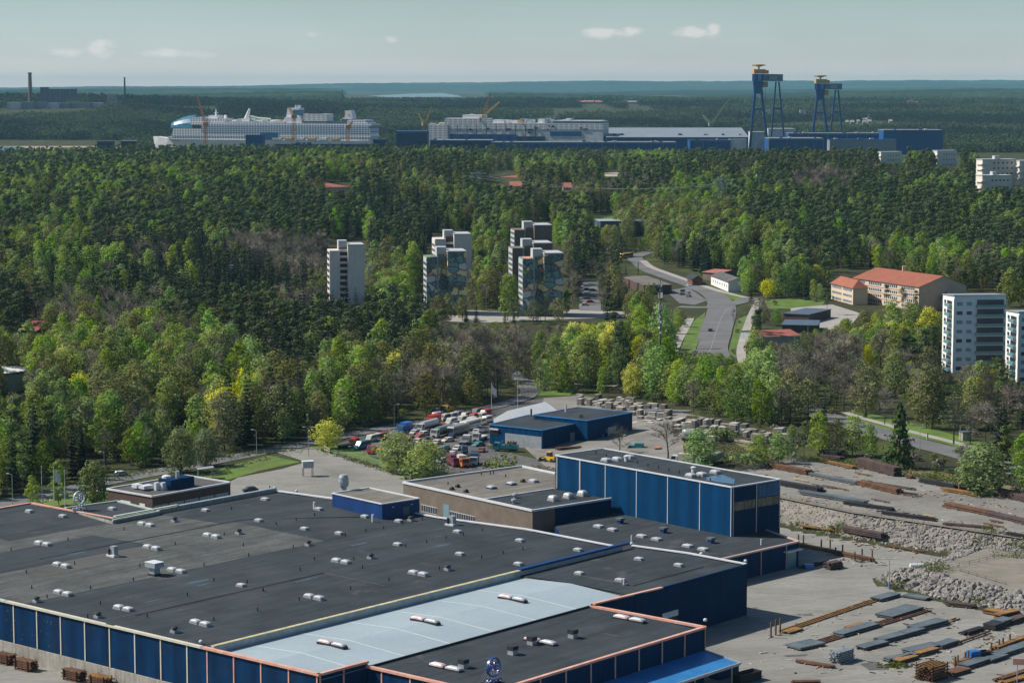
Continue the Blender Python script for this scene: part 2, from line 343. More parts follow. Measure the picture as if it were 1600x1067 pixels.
mask = None
for (x, y, ww, hh, a) in ((120, 84, 34, 9, .7), (172, 79, 26, 13, 1), (268, 85, 62, 8, .75), (330, 88, 30, 6, .6), (495, 56, 20, 6, .6), (612, 63, 16, 7, .7), (940, 54, 50, 8, 1), (985, 51, 24, 8, .9), (1080, 53, 44, 9, 1), (1110, 48, 14, 10, 1), (60, 86, 30, 6, .4), (830, 58, 12, 5, .4), (-160, 70, 80, 14, .9), (1790, 60, 90, 14, .9)):
    dx = math_(nt, 'MULTIPLY', math_(nt, 'SUBTRACT', azn, (x - CX) / 100), 120 / ww); dy = math_(nt, 'MULTIPLY', math_(nt, 'SUBTRACT', eln, (HY - y) / 100), 100 / hh)
    q = math_(nt, 'ADD', math_(nt, 'MULTIPLY', dx, dx), math_(nt, 'MULTIPLY', dy, dy))
    g = math_(nt, 'MULTIPLY', math_(nt, 'EXPONENT', math_(nt, 'MULTIPLY', q, -0.8)), a)
    mask = g if mask is None else math_(nt, 'MAXIMUM', mask, g)
cl = math_(nt, 'MULTIPLY', mask, math_(nt, 'ADD', math_(nt, 'MULTIPLY', cn, 2.6), -0.62))
cl = ramp(nt, cl, [(0.22, (0, 0, 0)), (0.62, (0.66, 0.66, 0.66))])
thin = noise(nt, 0.16, cm.outputs[0], 5, 0.6, (0.5, 1.6, 1.0))
veil = math_(nt, 'MULTIPLY', ramp(nt, thin, [(0.35, (0.55, 0.55, 0.55)), (0.75, (0.8, 0.8, 0.8))]), ramp(nt, math_(nt, 'MULTIPLY', sp.outputs[2], 4.0), [(0.1, (1, 1, 1)), (0.55, (0, 0, 0))]))
veilc = ramp(nt, math_(nt, 'MULTIPLY', sp.outputs[2], 10.0), [(0.0, (0.95, 0.83, 0.72)), (0.12, (0.62, 0.67, 0.655)), (0.40, (0.355, 0.54, 0.575))])
skyc = mixc(nt, veil, hs.outputs[0], mixc(nt, 1.0, veilc, (12.9, 13.2, 13.5), 'MULTIPLY'))
skyc = mixc(nt, cl, skyc, (9.0, 8.7, 8.3))
nt.links.new(skyc, bg.inputs['Color']); bg.inputs['Strength'].default_value = 0.074
SC.view_settings.view_transform = 'Standard'; SC.view_settings.look = 'None'; SC.view_settings.exposure = 0.30; SC.view_settings.gamma = 1.0
try: SC.cycles.volume_bounces = 0; SC.cycles.max_bounces = 5; SC.cycles.transparent_max_bounces = 8; SC.cycles.use_denoising = True
except Exception: pass
hz = MB().prism([(-9500, -300), (9500, -300), (9500, 34000), (-9500, 34000)], -3.0, 236.0, bottom=True)
hm = bpy.data.materials.new('haze_air'); hm.use_nodes = True; n = hm.node_tree; n.nodes.remove(n.nodes['Principled BSDF'])
pv = n.nodes.new('ShaderNodeVolumePrincipled'); pv.inputs['Color'].default_value = (0.30, 0.62, 0.80, 1); pv.inputs['Density'].default_value = 2.6e-5; pv.inputs['Anisotropy'].default_value = 0.0
n.links.new(pv.outputs[0], n.nodes['Material Output'].inputs['Volume'])
struct('haze', hz, hm, 'thin blue haze in the air over the whole forest', 'stuff')

# ------------------------------------------------------------------ ground
def axis(a, b, step, lo, hi, grow=1.18):   # fine in the middle, coarser outward
    xs = []; x = a
    while x <= b: xs.append(x); x += step
    s = step; x = xs[-1]
    while x < hi: s *= grow; x += s; xs.append(min(x, hi))
    s = step; x = xs[0]
    while x > lo: s *= grow; x -= s; xs.insert(0, max(x, lo))
    return xs
xs = axis(-150, 210, 3, -9000, 9000); ys = axis(330, 740, 3, -100, 740) + [740 + 7 * i for i in range(1, 110)] + [1512 + 20 * i for i in range(95)] + [3420 + 100 * i for i in range(60)] + [9420 + 600 * i for i in range(42)]; ys = sorted(set(ys))
gm = MB(); gm.v = [(x, y, terrain(x, y)) for y in ys for x in xs]; nx = len(xs)
gm.f = [(j * nx + i, j * nx + i + 1, (j + 1) * nx + i + 1, (j + 1) * nx + i) for j in range(len(ys) - 1) for i in range(nx - 1)]; gm.m = [0] * len(gm.f)
m, nt, b = newmat('forest_ground'); v = pos(nt)
c = ramp(nt, noise(nt, 0.03, v, 6, 0.65), [(0.32, (0.040, 0.036, 0.024)), (0.52, (0.044, 0.048, 0.020)), (0.70, (0.070, 0.095, 0.022))])
c = mixc(nt, 1.0, c, ramp(nt, noise(nt, 0.6, v, 4, 0.65), [(0.3, (0.6,) * 3), (0.7, (1.4,) * 3)]), 'MULTIPLY')
nt.links.new(c, b.inputs['Base Color']); b.inputs['Roughness'].default_value = 0.95; b.inputs['Specular IOR Level'].default_value = 0.1
M['ground'] = m
struct('ground', gm, m, 'grassy forest ground between the trees', smooth=True)

from mathutils.geometry import tessellate_polygon
def flat(name, pts, mat, dz, label, z=None, px=True):
    """a level sheet laid on the ground; pts are its corners"""
    mb = MB(); w_ = [(G(*p) if z is None else P(p[0], p[1], z)) if px else p for p in pts]
    mb.v = [(p[0], p[1], (p[2] if z is None else z) + dz) for p in w_]
    for t in tessellate_polygon([[Vector((p[0], p[1], 0)) for p in mb.v]]):
        a, b_, c = (Vector(mb.v[i]) for i in t); mb.f.append(tuple(t) if (b_ - a).cross(c - a).z > 0 else tuple(t[::-1])); mb.m.append(0)
    return struct(name, mb, mat, label)
def ribbon(name, pts, width, mat, dz, label, step=6.0):
    """a strip of even or changing width draped over the ground along a centre line of pixels"""
    w_ = [Vector(G(p[0], p[1])) for p in pts]; ww = [p[2] if len(p) > 2 else width for p in pts]
    line = []
    for i in range(len(w_) - 1):
        p0 = w_[max(i - 1, 0)]; p1 = w_[i]; p2 = w_[i + 1]; p3 = w_[min(i + 2, len(w_) - 1)]
        n_ = max(2, int((p2 - p1).length / step))
        for k in range(n_):
            t = k / n_
            c = 0.5 * ((2 * p1) + (-p0 + p2) * t + (2 * p0 - 5 * p1 + 4 * p2 - p3) * t * t + (-p0 + 3 * p1 - 3 * p2 + p3) * t ** 3)
            line.append((c, ww[i] * (1 - t) + ww[i + 1] * t))
    line.append((w_[-1], ww[-1])); mb = MB(); rows = []
    for i, (c, wd) in enumerate(line):
        d = (line[min(i + 1, len(line) - 1)][0] - line[max(i - 1, 0)][0]); d.z = 0; d.normalize(); s = Vector((d.y, -d.x, 0))
        r = []
        for k in range(5):
            q = c + s * wd * (k / 4 - 0.5); r.append((q.x, q.y, terrain(q.x, q.y) + dz + (0.12 if q.y > 740 else 0)))
        rows.append(r)
    mb.v = [p for r in rows for p in r]
    mb.f = [(i * 5 + k, i * 5 + k + 1, (i + 1) * 5 + k + 1, (i + 1) * 5 + k) for i in range(len(rows) - 1) for k in range(4)]; mb.m = [0] * len(mb.f)
    struct(name, mb, mat, label); return [c for c, _ in line]

# lower yard, factory surroundings
flat('concrete_yard', [(-250, 1010), (-250, 1400), (1900, 1400), (1900, 1010), (1600, 965), (1440, 935), (1425, 896), (1490, 874), (1400, 858), (1300, 836), (1205, 822), (1000, 800), (700, 790), (420, 775), (300, 800)], M['yard'], 0.05, 'dusty pale concrete yard around the blue factory', z=0.0)
flat('upper_yard', [(1150, 764), (1210, 776), (1330, 801), (1450, 819), (1600, 842), (1900, 887), (1900, 830), (1600, 772), (1420, 738), (1300, 722), (1230, 716), (1150, 738)], M['gravel'], 0.06, 'upper gravel yard stacked with steel beams', z=5.0)
flat('terrace_yard', [(1560, 872), (1500, 884), (1520, 900), (1700, 930), (1700, 893)], M['gravel'], 0.08, 'small gravel terrace above the rock bank', z=3.2)
flat('gravel_lot', [(335, 766), (372, 746), (440, 733), (478, 722), (500, 704), (560, 716), (640, 745), (652, 760), (600, 790), (520, 800), (420, 790)], M['yard'], 0.09, 'sandy lot behind the big roof')
flat('lawn', [(-60, 815), (-60, 800), (60, 778), (160, 764), (178, 778), (200, 800), (60, 820)], M['lawn'], 0.10, 'bright lawn by the flagpoles')
flat('grass_verge', [(300, 748), (345, 732), (420, 712), (470, 722), (405, 736), (350, 752)], M['lawn'], 0.11, 'green verge beside the access road')
flat('grass_bank', [(483, 698), (540, 697), (600, 722), (700, 742), (690, 752), (640, 748), (560, 722), (500, 706)], M['lawn'], 0.12, 'grassy strip below the parked trucks')
flat('truck_yard', [(520, 697), (560, 682), (640, 664), (760, 636), (850, 622), (880, 640), (760, 700), (860, 722), (870, 748), (780, 745), (700, 738), (600, 718)], M['asphalt_dark'], 0.07, 'dark asphalt yard packed with old trucks')
flat('precast_yard', [(850, 622), (905, 618), (1010, 634), (1100, 652), (1250, 690), (1240, 712), (1150, 742), (1000, 735), (870, 745), (820, 700)], M['gravel'], 0.08, 'pale dusty yard of concrete slabs')
flat('weedy_bank', [(1060, 690), (1110, 680), (1180, 700), (1240, 716), (1190, 730), (1110, 728)], M['drygrass'], 0.13, 'dry weedy patch behind the tall blue block')
flat('dry_meadow', [(1380, 725), (1500, 742), (1600, 762), (1600, 775), (1480, 752), (1360, 732)], M['drygrass'], 0.12, 'dry grass below the road fence')
AX = ribbon('access_road', [(-120, 822, 9), (0, 789, 9), (130, 760, 9), (250, 737, 9), (380, 712, 8), (480, 693, 8), (600, 670, 7), (700, 652, 7), (780, 634, 7), (822, 620, 7), (826, 607, 7), (808, 590, 7), (790, 575, 7)], 8, M['asphalt'], 0.15, 'grey access road along the edge of the wood')
ribbon('access_path', [(-100, 812), (0, 795), (60, 785), (130, 772), (170, 764)], 2.2, M['path'], 0.17, 'pale path across the lawn')
ribbon('factory_drive', [(455, 702, 14), (500, 716, 14), (560, 736, 16), (620, 756, 18), (640, 775, 18)], 15, M['yard'], 0.16, 'dusty drive leading to the factory')
HW = ribbon('highway', [(1700, 765, 12), (1600, 738, 12), (1500, 709, 12), (1400, 684, 12), (1300, 655, 12), (1215, 622, 13), (1150, 590, 14), (1112, 552, 15), (1118, 520, 15), (1127, 490, 15), (1126, 474, 14), (1112, 460, 12), (1080, 446, 11), (1045, 434, 11), (1016, 423, 11), (1000, 412, 10), (992, 404, 10), (998, 399, 10), (1020, 393, 10), (1050, 386, 10)], 12, M['asphalt'], 0.15, 'grey main road curving away between the woods')
ribbon('road_markings', [(1109, 550), (1116, 528), (1126, 500), (1136, 484)], 0.2, M['path'], 0.19, 'white line painted along the main road')
ribbon('road_arm', [(1175, 466), (1150, 474), (1120, 480), (1090, 481), (1060, 480)], 9, M['asphalt'], 0.17, 'side road crossing the junction')
for k, (x, y) in enumerate(((1108, 478), (1114, 478.3), (1129, 479), (1136, 479.3), (1141, 479.6), (1146, 480))):
    p = G(x, y); struct('road_markings', MB().face([(p[0] - .9, p[1] - 1.6, p[2] + .21), (p[0] + .9, p[1] - 1.6, p[2] + .21), (p[0] + .9, p[1] + 1.6, p[2] + .21), (p[0] - .9, p[1] + 1.6, p[2] + .21)]), M['line'], 'white give-way marks across the side road')
ribbon('footpath', [(1078, 498), (1066, 520), (1055, 542), (1043, 575)], 4.5, M['path'], 0.16, 'tree shaded footpath left of the main road')
ribbon('footpath', [(1186, 470), (1176, 490), (1165, 520), (1158, 548), (1163, 570), (1185, 590), (1205, 606), (1235, 618)], 4, M['path'], 0.16, 'pale footpath right of the main road')
ribbon('footpath', [(1005, 408), (1018, 418), (1050, 430), (1090, 444), (1130, 457), (1180, 469)], 4.5, M['path'], 0.16, 'footpath above the main road and its verge')
ribbon('footpath', [(1320, 645), (1350, 655), (1420, 674), (1500, 694), (1560, 708)], 3.5, M['path'], 0.16, 'pale footpath beyond the main road')
ribbon('footpath', [(800, 592), (880, 600), (960, 604), (1040, 598)], 3, M['path'], 0.16, 'footpath behind the precast yard')
for pts in ([(1006, 414), (1012, 413), (1060, 436), (1110, 452), (1160, 466), (1150, 470), (1100, 456), (1050, 440)], [(1080, 505), (1102, 488), (1098, 520), (1085, 550), (1060, 560), (1050, 575)], [(1150, 500), (1170, 492), (1158, 540), (1150, 560), (1138, 552)], [(800, 600), (830, 594), (905, 604), (890, 618), (850, 618), (830, 618)], [(1330, 640), (1420, 660), (1500, 682), (1570, 700), (1570, 724), (1480, 694), (1390, 674), (1320, 652)], [(1170, 585), (1190, 560), (1250, 600), (1240, 625)], [(1195, 470), (1260, 462), (1290, 470), (1280, 484), (1200, 482)]):
    flat('grass_verge', pts, M['lawn'], 0.11, 'mown green grass beside the main road and its paths')
flat('parking_lot', [(1040, 455), (1075, 449), (1105, 470), (1085, 477), (1062, 474)], M['asphalt'], 0.13, 'small car park left of the main road')
flat('parking_lot', [(905, 440), (936, 440), (940, 492), (905, 492)], M['asphalt'], 0.13, 'car park right of the painted towers')
flat('street', [(640, 488), (700, 484), (800, 487), (900, 484), (985, 488), (985, 496), (880, 499), (760, 505), (640, 500)], M['path'], 0.13, 'pale street in front of the painted towers')
flat('grass_verge', [(690, 493), (800, 494), (900, 490), (900, 493), (800, 497), (690, 497)], M['lawn'], 0.18, 'grass strip in the street before the painted towers')
flat('school_yard', [(1235, 482), (1300, 476), (1345, 490), (1330, 508), (1300, 516), (1240, 508)], M['path'], 0.13, 'pale paved yard before the school')
flat('lawn', [(910, 340), (960, 338), (950, 352), (900, 352)], M['lawn'], 0.13, 'far green field beside the grey hall')
# roadside and yard puddles
for pts in ([(1344, 1037), (1372, 1034), (1390, 1040), (1388, 1046), (1358, 1047)], [(1260, 1036), (1275, 1034), (1284, 1038), (1268, 1040)], [(1290, 1040), (1303, 1040), (1304, 1043), (1292, 1044)], [(1252, 960), (1268, 958), (1272, 962), (1256, 962)], [(1224, 1024), (1262, 1022), (1258, 1025), (1228, 1026)]):
    flat('yard_stain', pts, M['asphalt_dark'], 0.09, 'dark damp patch on the concrete yard', z=0.0)
# water and shore
m, nt, b = newmat('lake_water'); b.inputs['Base Color'].default_value = (0.08, 0.12, 0.14, 1); b.inputs['Roughness'].default_value = 0.18; b.inputs['Specular IOR Level'].default_value = 0.5
bp = nt.nodes.new('ShaderNodeBump'); bp.inputs['Strength'].default_value = 0.25; nt.links.new(noise(nt, 0.12, pos(nt), 3, 0.6), bp.inputs['Height']); nt.links.new(bp.outputs[0], b.inputs['Normal']); M['water'] = m
flat('sandy_shore', [(-200, 222), (150, 223), (195, 226), (190, 232), (-200, 240)], M['sand'], 0.2, 'sandy strip beyond the far inlet', z=0)
flat('inlet_water', [(-200, 229), (20, 229), (40, 231), (44, 240), (-200, 245)], M['water'], 0.4, 'pale water of the far inlet', z=0)
flat('lake_water', [(575, 150.5), (640, 147), (690, 146), (715, 149.5), (722, 152.5), (690, 152), (660, 152.6), (600, 152.4)], M['water'], 1.0, 'far lake shining below the horizon hills', z=47)
flat('bay_water', [(1020, 157.2), (1062, 156.4), (1066, 157.6), (1030, 158.4)], M['water'], 1.0, 'thin streak of far water', z=47)
# far hills
from mathutils import noise as mn
SKY = [(-400, 142), (0, 141), (250, 138.5), (400, 136.5), (560, 132.5), (700, 129.5), (850, 127.5), (1000, 126.3), (1300, 126), (1600, 125.6), (2000, 125)]
def skyy(px):
    for (a, ya), (b_, yb) in zip(SKY, SKY[1:]):
        if a <= px <= b_: return ya + (yb - ya) * (px - a) / (b_ - a)
    return 125.5
hb = MB(); ys2 = [7600 + 260 * i for i in range(98)]; cols = 330
for y in ys2:
    for i in range(cols):
        px = -500 + 2600 * i / (cols - 1); x = (px - CX) / F * y
        top = CAMH + (HY - skyy(px)) / F * 29000
        r = math.exp(-((y - 29500) / 2300) ** 2) * (0.72 + 0.12 * mn.noise((x / 1500, 3.1, 0)) + 0.05 * mn.noise((x / 420, 9.1, 0)))
        h = top * r
        lim = 5 if 540 < px < 760 and y < 26000 else 58
        h = max(h, lim * (0.25 + 1.1 * mn.noise((x / 2100, y / 2600, 1.7))) * sm(7600, 11000, y) * (1 - sm(23000, 26000, y)) - 3) + 46 * sm(4250, 8600, y)
        if 12300 < y < 19800 and 560 < px < 740: h = 41
        h += R.uniform(-1, 1) * (2.0 + y / 14000) * (1 if h > 47 else 0)
        hb.v.append((x, y, h - 1.0))
for j in range(len(ys2) - 1):
    for i in range(cols - 1):
        hb.f.append((j * cols + i, j * cols + i + 1, (j + 1) * cols + i + 1, (j + 1) * cols + i)); hb.m.append(0)
m, nt, b = newmat('far_forest'); v = pos(nt)
c = ramp(nt, noise(nt, 0.0011, v, 7, 0.7), [(0.36, (0.010, 0.020, 0.014)), (0.52, (0.024, 0.042, 0.020)), (0.66, (0.045, 0.075, 0.028)), (0.76, (0.14, 0.12, 0.07))])
c = mixc(nt, 1.0, c, ramp(nt, noise(nt, 0.02, v, 3, 0.7), [(0.3, (0.5,) * 3), (0.7, (1.5,) * 3)]), 'MULTIPLY')
nt.links.new(c, b.inputs['Base Color']); b.inputs['Roughness'].default_value = 1.0; b.inputs['Specular IOR Level'].default_value = 0.0
struct('hills', hb, m, 'low blue wooded hills along the horizon')
# ------------------------------------------------------------------ the blue factory hall
HO = (-56.2, 417.0); HA = rad(130.5); HB_ = rad(40.5)
HU = (math.sin(HA), math.cos(HA)); HV = (math.sin(HB_), math.cos(HB_))
def H(u, v): return (HO[0] + u * HU[0] + v * HV[0], HO[1] + u * HU[1] + v * HV[1])
def HI(x, y): dx, dy = x - HO[0], y - HO[1]; return dx * HU[0] + dy * HU[1], dx * HV[0] + dy * HV[1]
HRZ = math.atan2(HU[1], HU[0])
def roofz(u, v):
    if u <= 0.5: return 11.15 + 0.65 * (1 - abs(((u + 112) % 56) - 28) / 28)
    if u <= 30 and v < 88: return 10.55 + 0.75 * (1 - min(1, abs(u - 15) / 15))
    if u <= 32: return 11.0 + 0.35 * (1 - min(1, abs(u - 16) / 16))
    return 10.2 + 0.45 * (1 - min(1, abs(u - 44) / 14))
def RP(px, py, z=11.3):
    for _ in range(5):
        p = P(px, py, z); u, v = HI(p[0], p[1]); z = roofz(u, v)
    return P(px, py, z)
hall = thing('factory_hall', 'huge low dark roofed blue factory hall with cream and salmon trim', 'factory', (*H(-50, 60), 0.0))
def roofgrid(us, vs, matf, mats, name, dz=0.0, label=None):
    mb = MB()
    for u0, u1 in zip(us, us[1:]):
        for v0, v1 in zip(vs, vs[1:]):
            q = [(u0, v0), (u1, v0), (u1, v1), (u0, v1)]
            e = 1e-3; cu, cv = (u0 + u1) / 2, (v0 + v1) / 2
            mb.face([(*H(a, b), roofz(a + (e if a < cu else -e), b + (e if b < cv else -e)) + dz) for a, b in q], matf(cu, cv))
    return part(name, mb, mats, hall, label=label)
OLDB = [(-111.6, -57, 0, 86)]
def mainmat(u, v):
    if -111.6 < u < -57 and v < 84:
        if u < -88.8 and v > 84 : return 0
        if -101.8 < u < -82 and 12 < v < 56: return 0
        if -82 < u < -74 and 20 < v < 52: return 2
        if -101.8 < u < -92 and v < 20: return 2
        if -111 < u < -104 and v > 40 : return 1
        return 1
    if -88.8 < u < -57 and v < 87: return 1
    return 0
M['felt_mid'] = surf('patched_roof_felt', (0.072, 0.071, 0.068), 0.88, 0.3, 0.12, 1.4, dirt=(0.085, 0.08, 0.075), dirt_amt=0.6, dirt_scale=0.15)
us = [-144, -128, -112, -111.6, -102, -101.8, -92, -88.8, -84, -82, -74, -57, -56, -40, -28, -14, 0.3]
vs = [-0.2, 10, 12, 20, 40, 52, 56, 70.8, 84, 87, 105, 124]
part_roof = MB()
roofgrid([u for u in us if u >= -112], vs, mainmat, [M['felt'], M['felt_old'], M['felt_mid']], 'roof')
roofgrid([u for u in us if u <= -112], [-0.2, 20, 40, 70.8], lambda u, v: 0 if v > 38 or u < -128 else 1, [M['felt'], M['felt_old']], 'roof')
roofgrid([1.2, 15, 29.6], [0.3, 30, 60, 88], lambda u, v: 0, [M['pale_roof']], 'roof', label='pale grey sheet roof between the dark ones')
roofgrid([1.2, 16, 31.6], [88, 105, 127.6], lambda u, v: 0, [M['felt']], 'roof')
roofgrid([29.9, 44, 57.7], [12.1, 40, 75.6], lambda u, v: 0, [M['felt']], 'roof')
# seams of roof sheets
sm_ = MB()
for k in range(1, 7):
    v = 88 * k / 7 - 3
    for a, b in ((1.3, 15), (15, 29.5)): sm_.face([(*H(a, v), roofz(a + .1, v) + .012), (*H(b, v), roofz(b - .01, v) + .012), (*H(b, v + .28), roofz(b - .01, v) + .012), (*H(a, v + .28), roofz(a + .1, v) + .012)], 0)
part('seam', sm_, M['white'], hall)
sm_ = MB()
for k in range(-40, 1):
    u = k * 3.5 + R.uniform(-.3, .3)
    if R.random() < .55: continue
    v0 = R.uniform(0, 60); v1 = v0 + R.uniform(15, 60); v1 = min(v1, 123 if u > -112 else 70)
    if v1 - v0 < 8: continue
    sm_.face([(*H(u, v0), roofz(u, 0) + .014), (*H(u + .16, v0), roofz(u + .16, 0) + .014), (*H(u + .16, v1), roofz(u + .16, 0) + .014), (*H(u, v1), roofz(u, 0) + .014)], 0)
part('seam', sm_, M['felt_mid'], hall)
# walls (outward shells between corners), concrete plinth
def wallrun(pts, z0, ztops, mat, name, thick=0.35, label=None):
    mb = MB()
    for (a, b), (za, zb) in zip(zip(pts, pts[1:]), ztops):
        A = Vector((*a, 0)); B = Vector((*b, 0)); d = (B - A).normalized(); n = Vector((d.y, -d.x, 0))
        mb.prism([tuple(A.xy), tuple(B.xy), tuple((B - n * thick).xy), tuple((A - n * thick).xy)], z0, [za, zb, zb, za] if za != zb else za, 0)
    return part(name, mb, mat, hall, label=label)
def trimrun(pts, z0, ztop, gaps, mat, name='trim', wide=0.3, cope=0.42, coping=True, start=0.5):
    """upright cover strips and the coping along a wall, standing 6 cm proud"""
    mb = MB()
    for a, b in zip(pts, pts[1:]):
        A = Vector((*a, 0)); B = Vector((*b, 0)); L = (B - A).length; d = (B - A) / L; n = Vector((d.y, -d.x, 0)); k = 0
        s = start * gaps
        while s < L - 0.2:
            p = A + d * s + n * 0.05; mb.box((p.x, p.y, z0), (wide, 0.14, ztop - z0 - .02), math.atan2(d.y, d.x), 0); s += gaps
        if coping: c = (A + B) / 2; mb.box((c.x, c.y, ztop), (L + .3, 0.75, cope), math.atan2(d.y, d.x), 0)
    return part(name, mb, mat, hall)
ZT = 11.35
wallrun([H(-144, 0), H(0.3, 0), H(28.9, 0)], 3.35, [(ZT, ZT), (ZT, ZT)], M['navy'], 'wall')
wallrun([H(-144.4, -0.25), H(29.2, -0.25)], -0.2, [(3.3, 3.3)], M['concrete'], 'plinth', 0.8)
wallrun([H(28.9, 0.35), H(29.2, 12.2)], 0, [(ZT, ZT)], M['navy'], 'wall')
trimrun([H(-144, 0), H(-60.3, 0)], 3.4, ZT, 7.6, M['palegreen'], start=.12)
trimrun([H(-60.3, 0), H(-1.5, 0)], 3.4, ZT, 7.45, M['cream'], start=.32)
trimrun([H(-1.5, 0), H(29.1, 0)], 3.4, ZT, 7.2, M['salmon'], start=.18)
trimrun([H(29.0, -0.3), H(29.2, 12)], 0.4, ZT, 5.8, M['salmon'], start=.1)
# rear edge, left wing, step to the pale roof
wallrun([H(0.3, 124), H(-112, 124)], 0, [(11.5, 11.5)], M['navy'], 'wall')
wallrun([H(-112, 124), H(-112, 71), H(-144, 71), H(-144, 0)], 0, [(12.0, 12.0), (11.6, 11.6), (11.6, 11.6)], M['navy'], 'wall')
def coping(pts, zf, wd, ht, mat, nseg=14):
    mb = MB()
    for a, b in zip(pts, pts[1:]):
        for k in range(nseg):
            p = [a[i] + (b[i] - a[i]) * k / nseg for i in (0, 1)]; q = [a[i] + (b[i] - a[i]) * (k + 1) / nseg for i in (0, 1)]
            mb.bar((*H(*p), zf(*p)), (*H(*q), zf(*q)), wd, ht, 0)
    return part('coping', mb, mat, hall)
coping([(-112, 124), (0.3, 124)], lambda u, v: roofz(min(u, .2), v) + .25, 0.9, 0.22, M['white'], 24)
coping([(0.6, 127.8), (31.8, 127.8)], lambda u, v: roofz(max(1.5, min(u, 31)), 110) + .25, 0.8, 0.25, M['white'])
coping([(-112.2, 71), (-144, 71), (-144, 0)], lambda u, v: 11.72, 0.8, 0.3, M['salmon'], 1)
coping([(-112, 91), (-112, 124)], lambda u, v: 12.0, 1.1, 0.3, M['galv'], 1)
coping([(-112, 71), (-112, 91)], lambda u, v: 12.25, 0.8, 0.3, M['palegreen'], 1)
st = MB(); st.prism([H(0.35, 0.4), H(1.15, 0.4), H(1.15, 123.5), H(0.35, 123.5)], 10.3, 12.0, 0); part('parapet', st, M['galv'], hall)
coping([(0.75, 0.4), (0.75, 88)], lambda u, v: 12.0, 0.95, 0.14, surf('yellowed_trim', (0.44, 0.40, 0.24), 0.6, 0.3, 0.5, 3.0), 1)
st = MB(); st.bar((*H(0.75, 88), 12.0), (*H(0.75, 126), 12.0), 1.2, 0.45, 0); part('coping', st, M['blue_mid'], hall)
st = MB(); st.prism([H(-112.6, 71.2), H(-111.4, 71.2), H(-111.4, 124), H(-112.6, 124)], 11.0, 12.0, 0); part('parapet', st, M['concrete'], hall)
# end bay and logo annex walls
wallrun([H(32, 88), H(32, 128), H(0.6, 128)], 0, [(11.3, 11.3), (11.3, 11.3)], M['navy'], 'wall')
wallrun([H(30.2, 75.9), H(31.9, 88)], 0, [(11.2, 11.2)], M['navy'], 'wall')
coping([(30.6, 76), (32.0, 97)], lambda u, v: 11.2, 0.8, 0.3, M['salmon'], 1)
coping([(32.1, 97), (32.1, 128)], lambda u, v: 11.3, 0.45, 0.16, M['navy'], 1)
st = MB(); st.prism([H(0.7, 87.85), H(31.8, 87.85), H(31.8, 88.15), H(0.7, 88.15)], 9.5, 10.9, 0); part('upstand', st, M['felt_mid'], hall)
wallrun([H(29.5, 11.9), H(58, 11.9), H(58, 76), H(30.2, 76)], 0, [(10.55, 10.55)] * 3, M['navy'], 'wall')
trimrun([H(29.5, 11.9), H(58, 11.9)], 0.4, 10.55, 7.0, M['salmon'], start=.5)
trimrun([H(58, 11.9), H(58, 76)], 0.4, 10.55, 7.2, M['salmon'], start=.0)
trimrun([H(58, 76.1), H(30.2, 76.1)], 0.4, 10.55, 60, M['salmon'], start=.0)
st = MB(); st.prism([H(29.65, 12.3), H(29.9, 12.3), H(29.9, 75.6), H(29.65, 75.6)], 9.8, 10.95, 0); part('upstand', st, M['dark'], hall)
# canopy of blue sheets on posts along the annex
st = MB(); c0, c1 = 26, 75.6
st.face([(*H(58.2, c0), 6.3), (*H(66.5, c0), 5.2), (*H(66.5, c1), 5.2), (*H(58.2, c1), 6.3)], 0)
st.face([(*H(58.2, c0), 6.05), (*H(58.2, c1), 6.05), (*H(66.5, c1), 4.95), (*H(66.5, c0), 4.95)], 1)
can = part('canopy', st, [M['blue_roof'], M['dark']], hall)
st = MB(); st.bar((*H(66.6, c0), 4.8), (*H(66.6, c1), 4.8), .3, .5); st.bar((*H(58.3, c1 + .1), 6.05), (*H(66.8, c1 + .1), 4.95), .35, .42); part('gutter', st, M['galv'], can)
for v in (74, 62, 50, 38, 28): part('post', MB().tube((*H(65.9, v), 0), (*H(65.9, v), 4.9), .16, .16, 8), M['galv'], can)
# door sign, hall door
st = MB(); a = H(32.08, 97); b = H(32.08, 102.5); st.prism([a, b, (b[0] + HU[0] * .15, b[1] + HU[1] * .15), (a[0] + HU[0] * .15, a[1] + HU[1] * .15)], 4.6, 5.8, 0); part('door_sign', st, M['white'], hall)
st = MB(); a = H(32.06, 97.4); b = H(32.06, 102.3); st.prism([a, b, (b[0] + HU[0] * .1, b[1] + HU[1] * .1), (a[0] + HU[0] * .1, a[1] + HU[1] * .1)], 0.05, 4.55, 0); part('door', st, M['dark'], hall)
# entrance annex roof at the left back, penthouse
A_ = [P(x, y, 12)[:2] for x, y in ((176, 813), (249, 799), (183, 783), (102, 794))]
st = MB(); st.prism([A_[0], A_[1], A_[2], A_[3]], 8.0, 11.9, 0, 1); part('wing', st, [M['concrete'], M['felt']], hall)
st = MB()
for a, b in ((0, 1), (1, 2), (2, 3)): st.bar((*A_[a], 11.9), (*A_[b], 11.9), .5, .35)
part('coping', st, M['palegreen'], hall)
def rect3(pa, pb, pc, z):
    """a right-angled footprint from three roof corners: near, along, across"""
    A = Vector(P(*pa, z)[:2]); B = Vector(P(*pb, z)[:2]); C = Vector(P(*pc, z)[:2]); e = (B - A).normalized(); n = Vector((-e.y, e.x)); k = (C - A).dot(n)
    return [tuple(A), tuple(B), tuple(B + n * k), tuple(A + n * k)]
PH = rect3((597, 788), (519, 771), (636, 775), 15.0)
st = MB(); st.prism(PH, 11.2, 15.0, 0, 1); ph = part('penthouse', st, [M['blue_mid'], M['felt_tan']], hall, label='royal blue plant room on the dark roof')
st = MB()
for i in range(4): st.bar((*PH[i], 15.0), (*PH[(i + 1) % 4], 15.0), .4, .25)
part('coping', st, M['white'], ph)
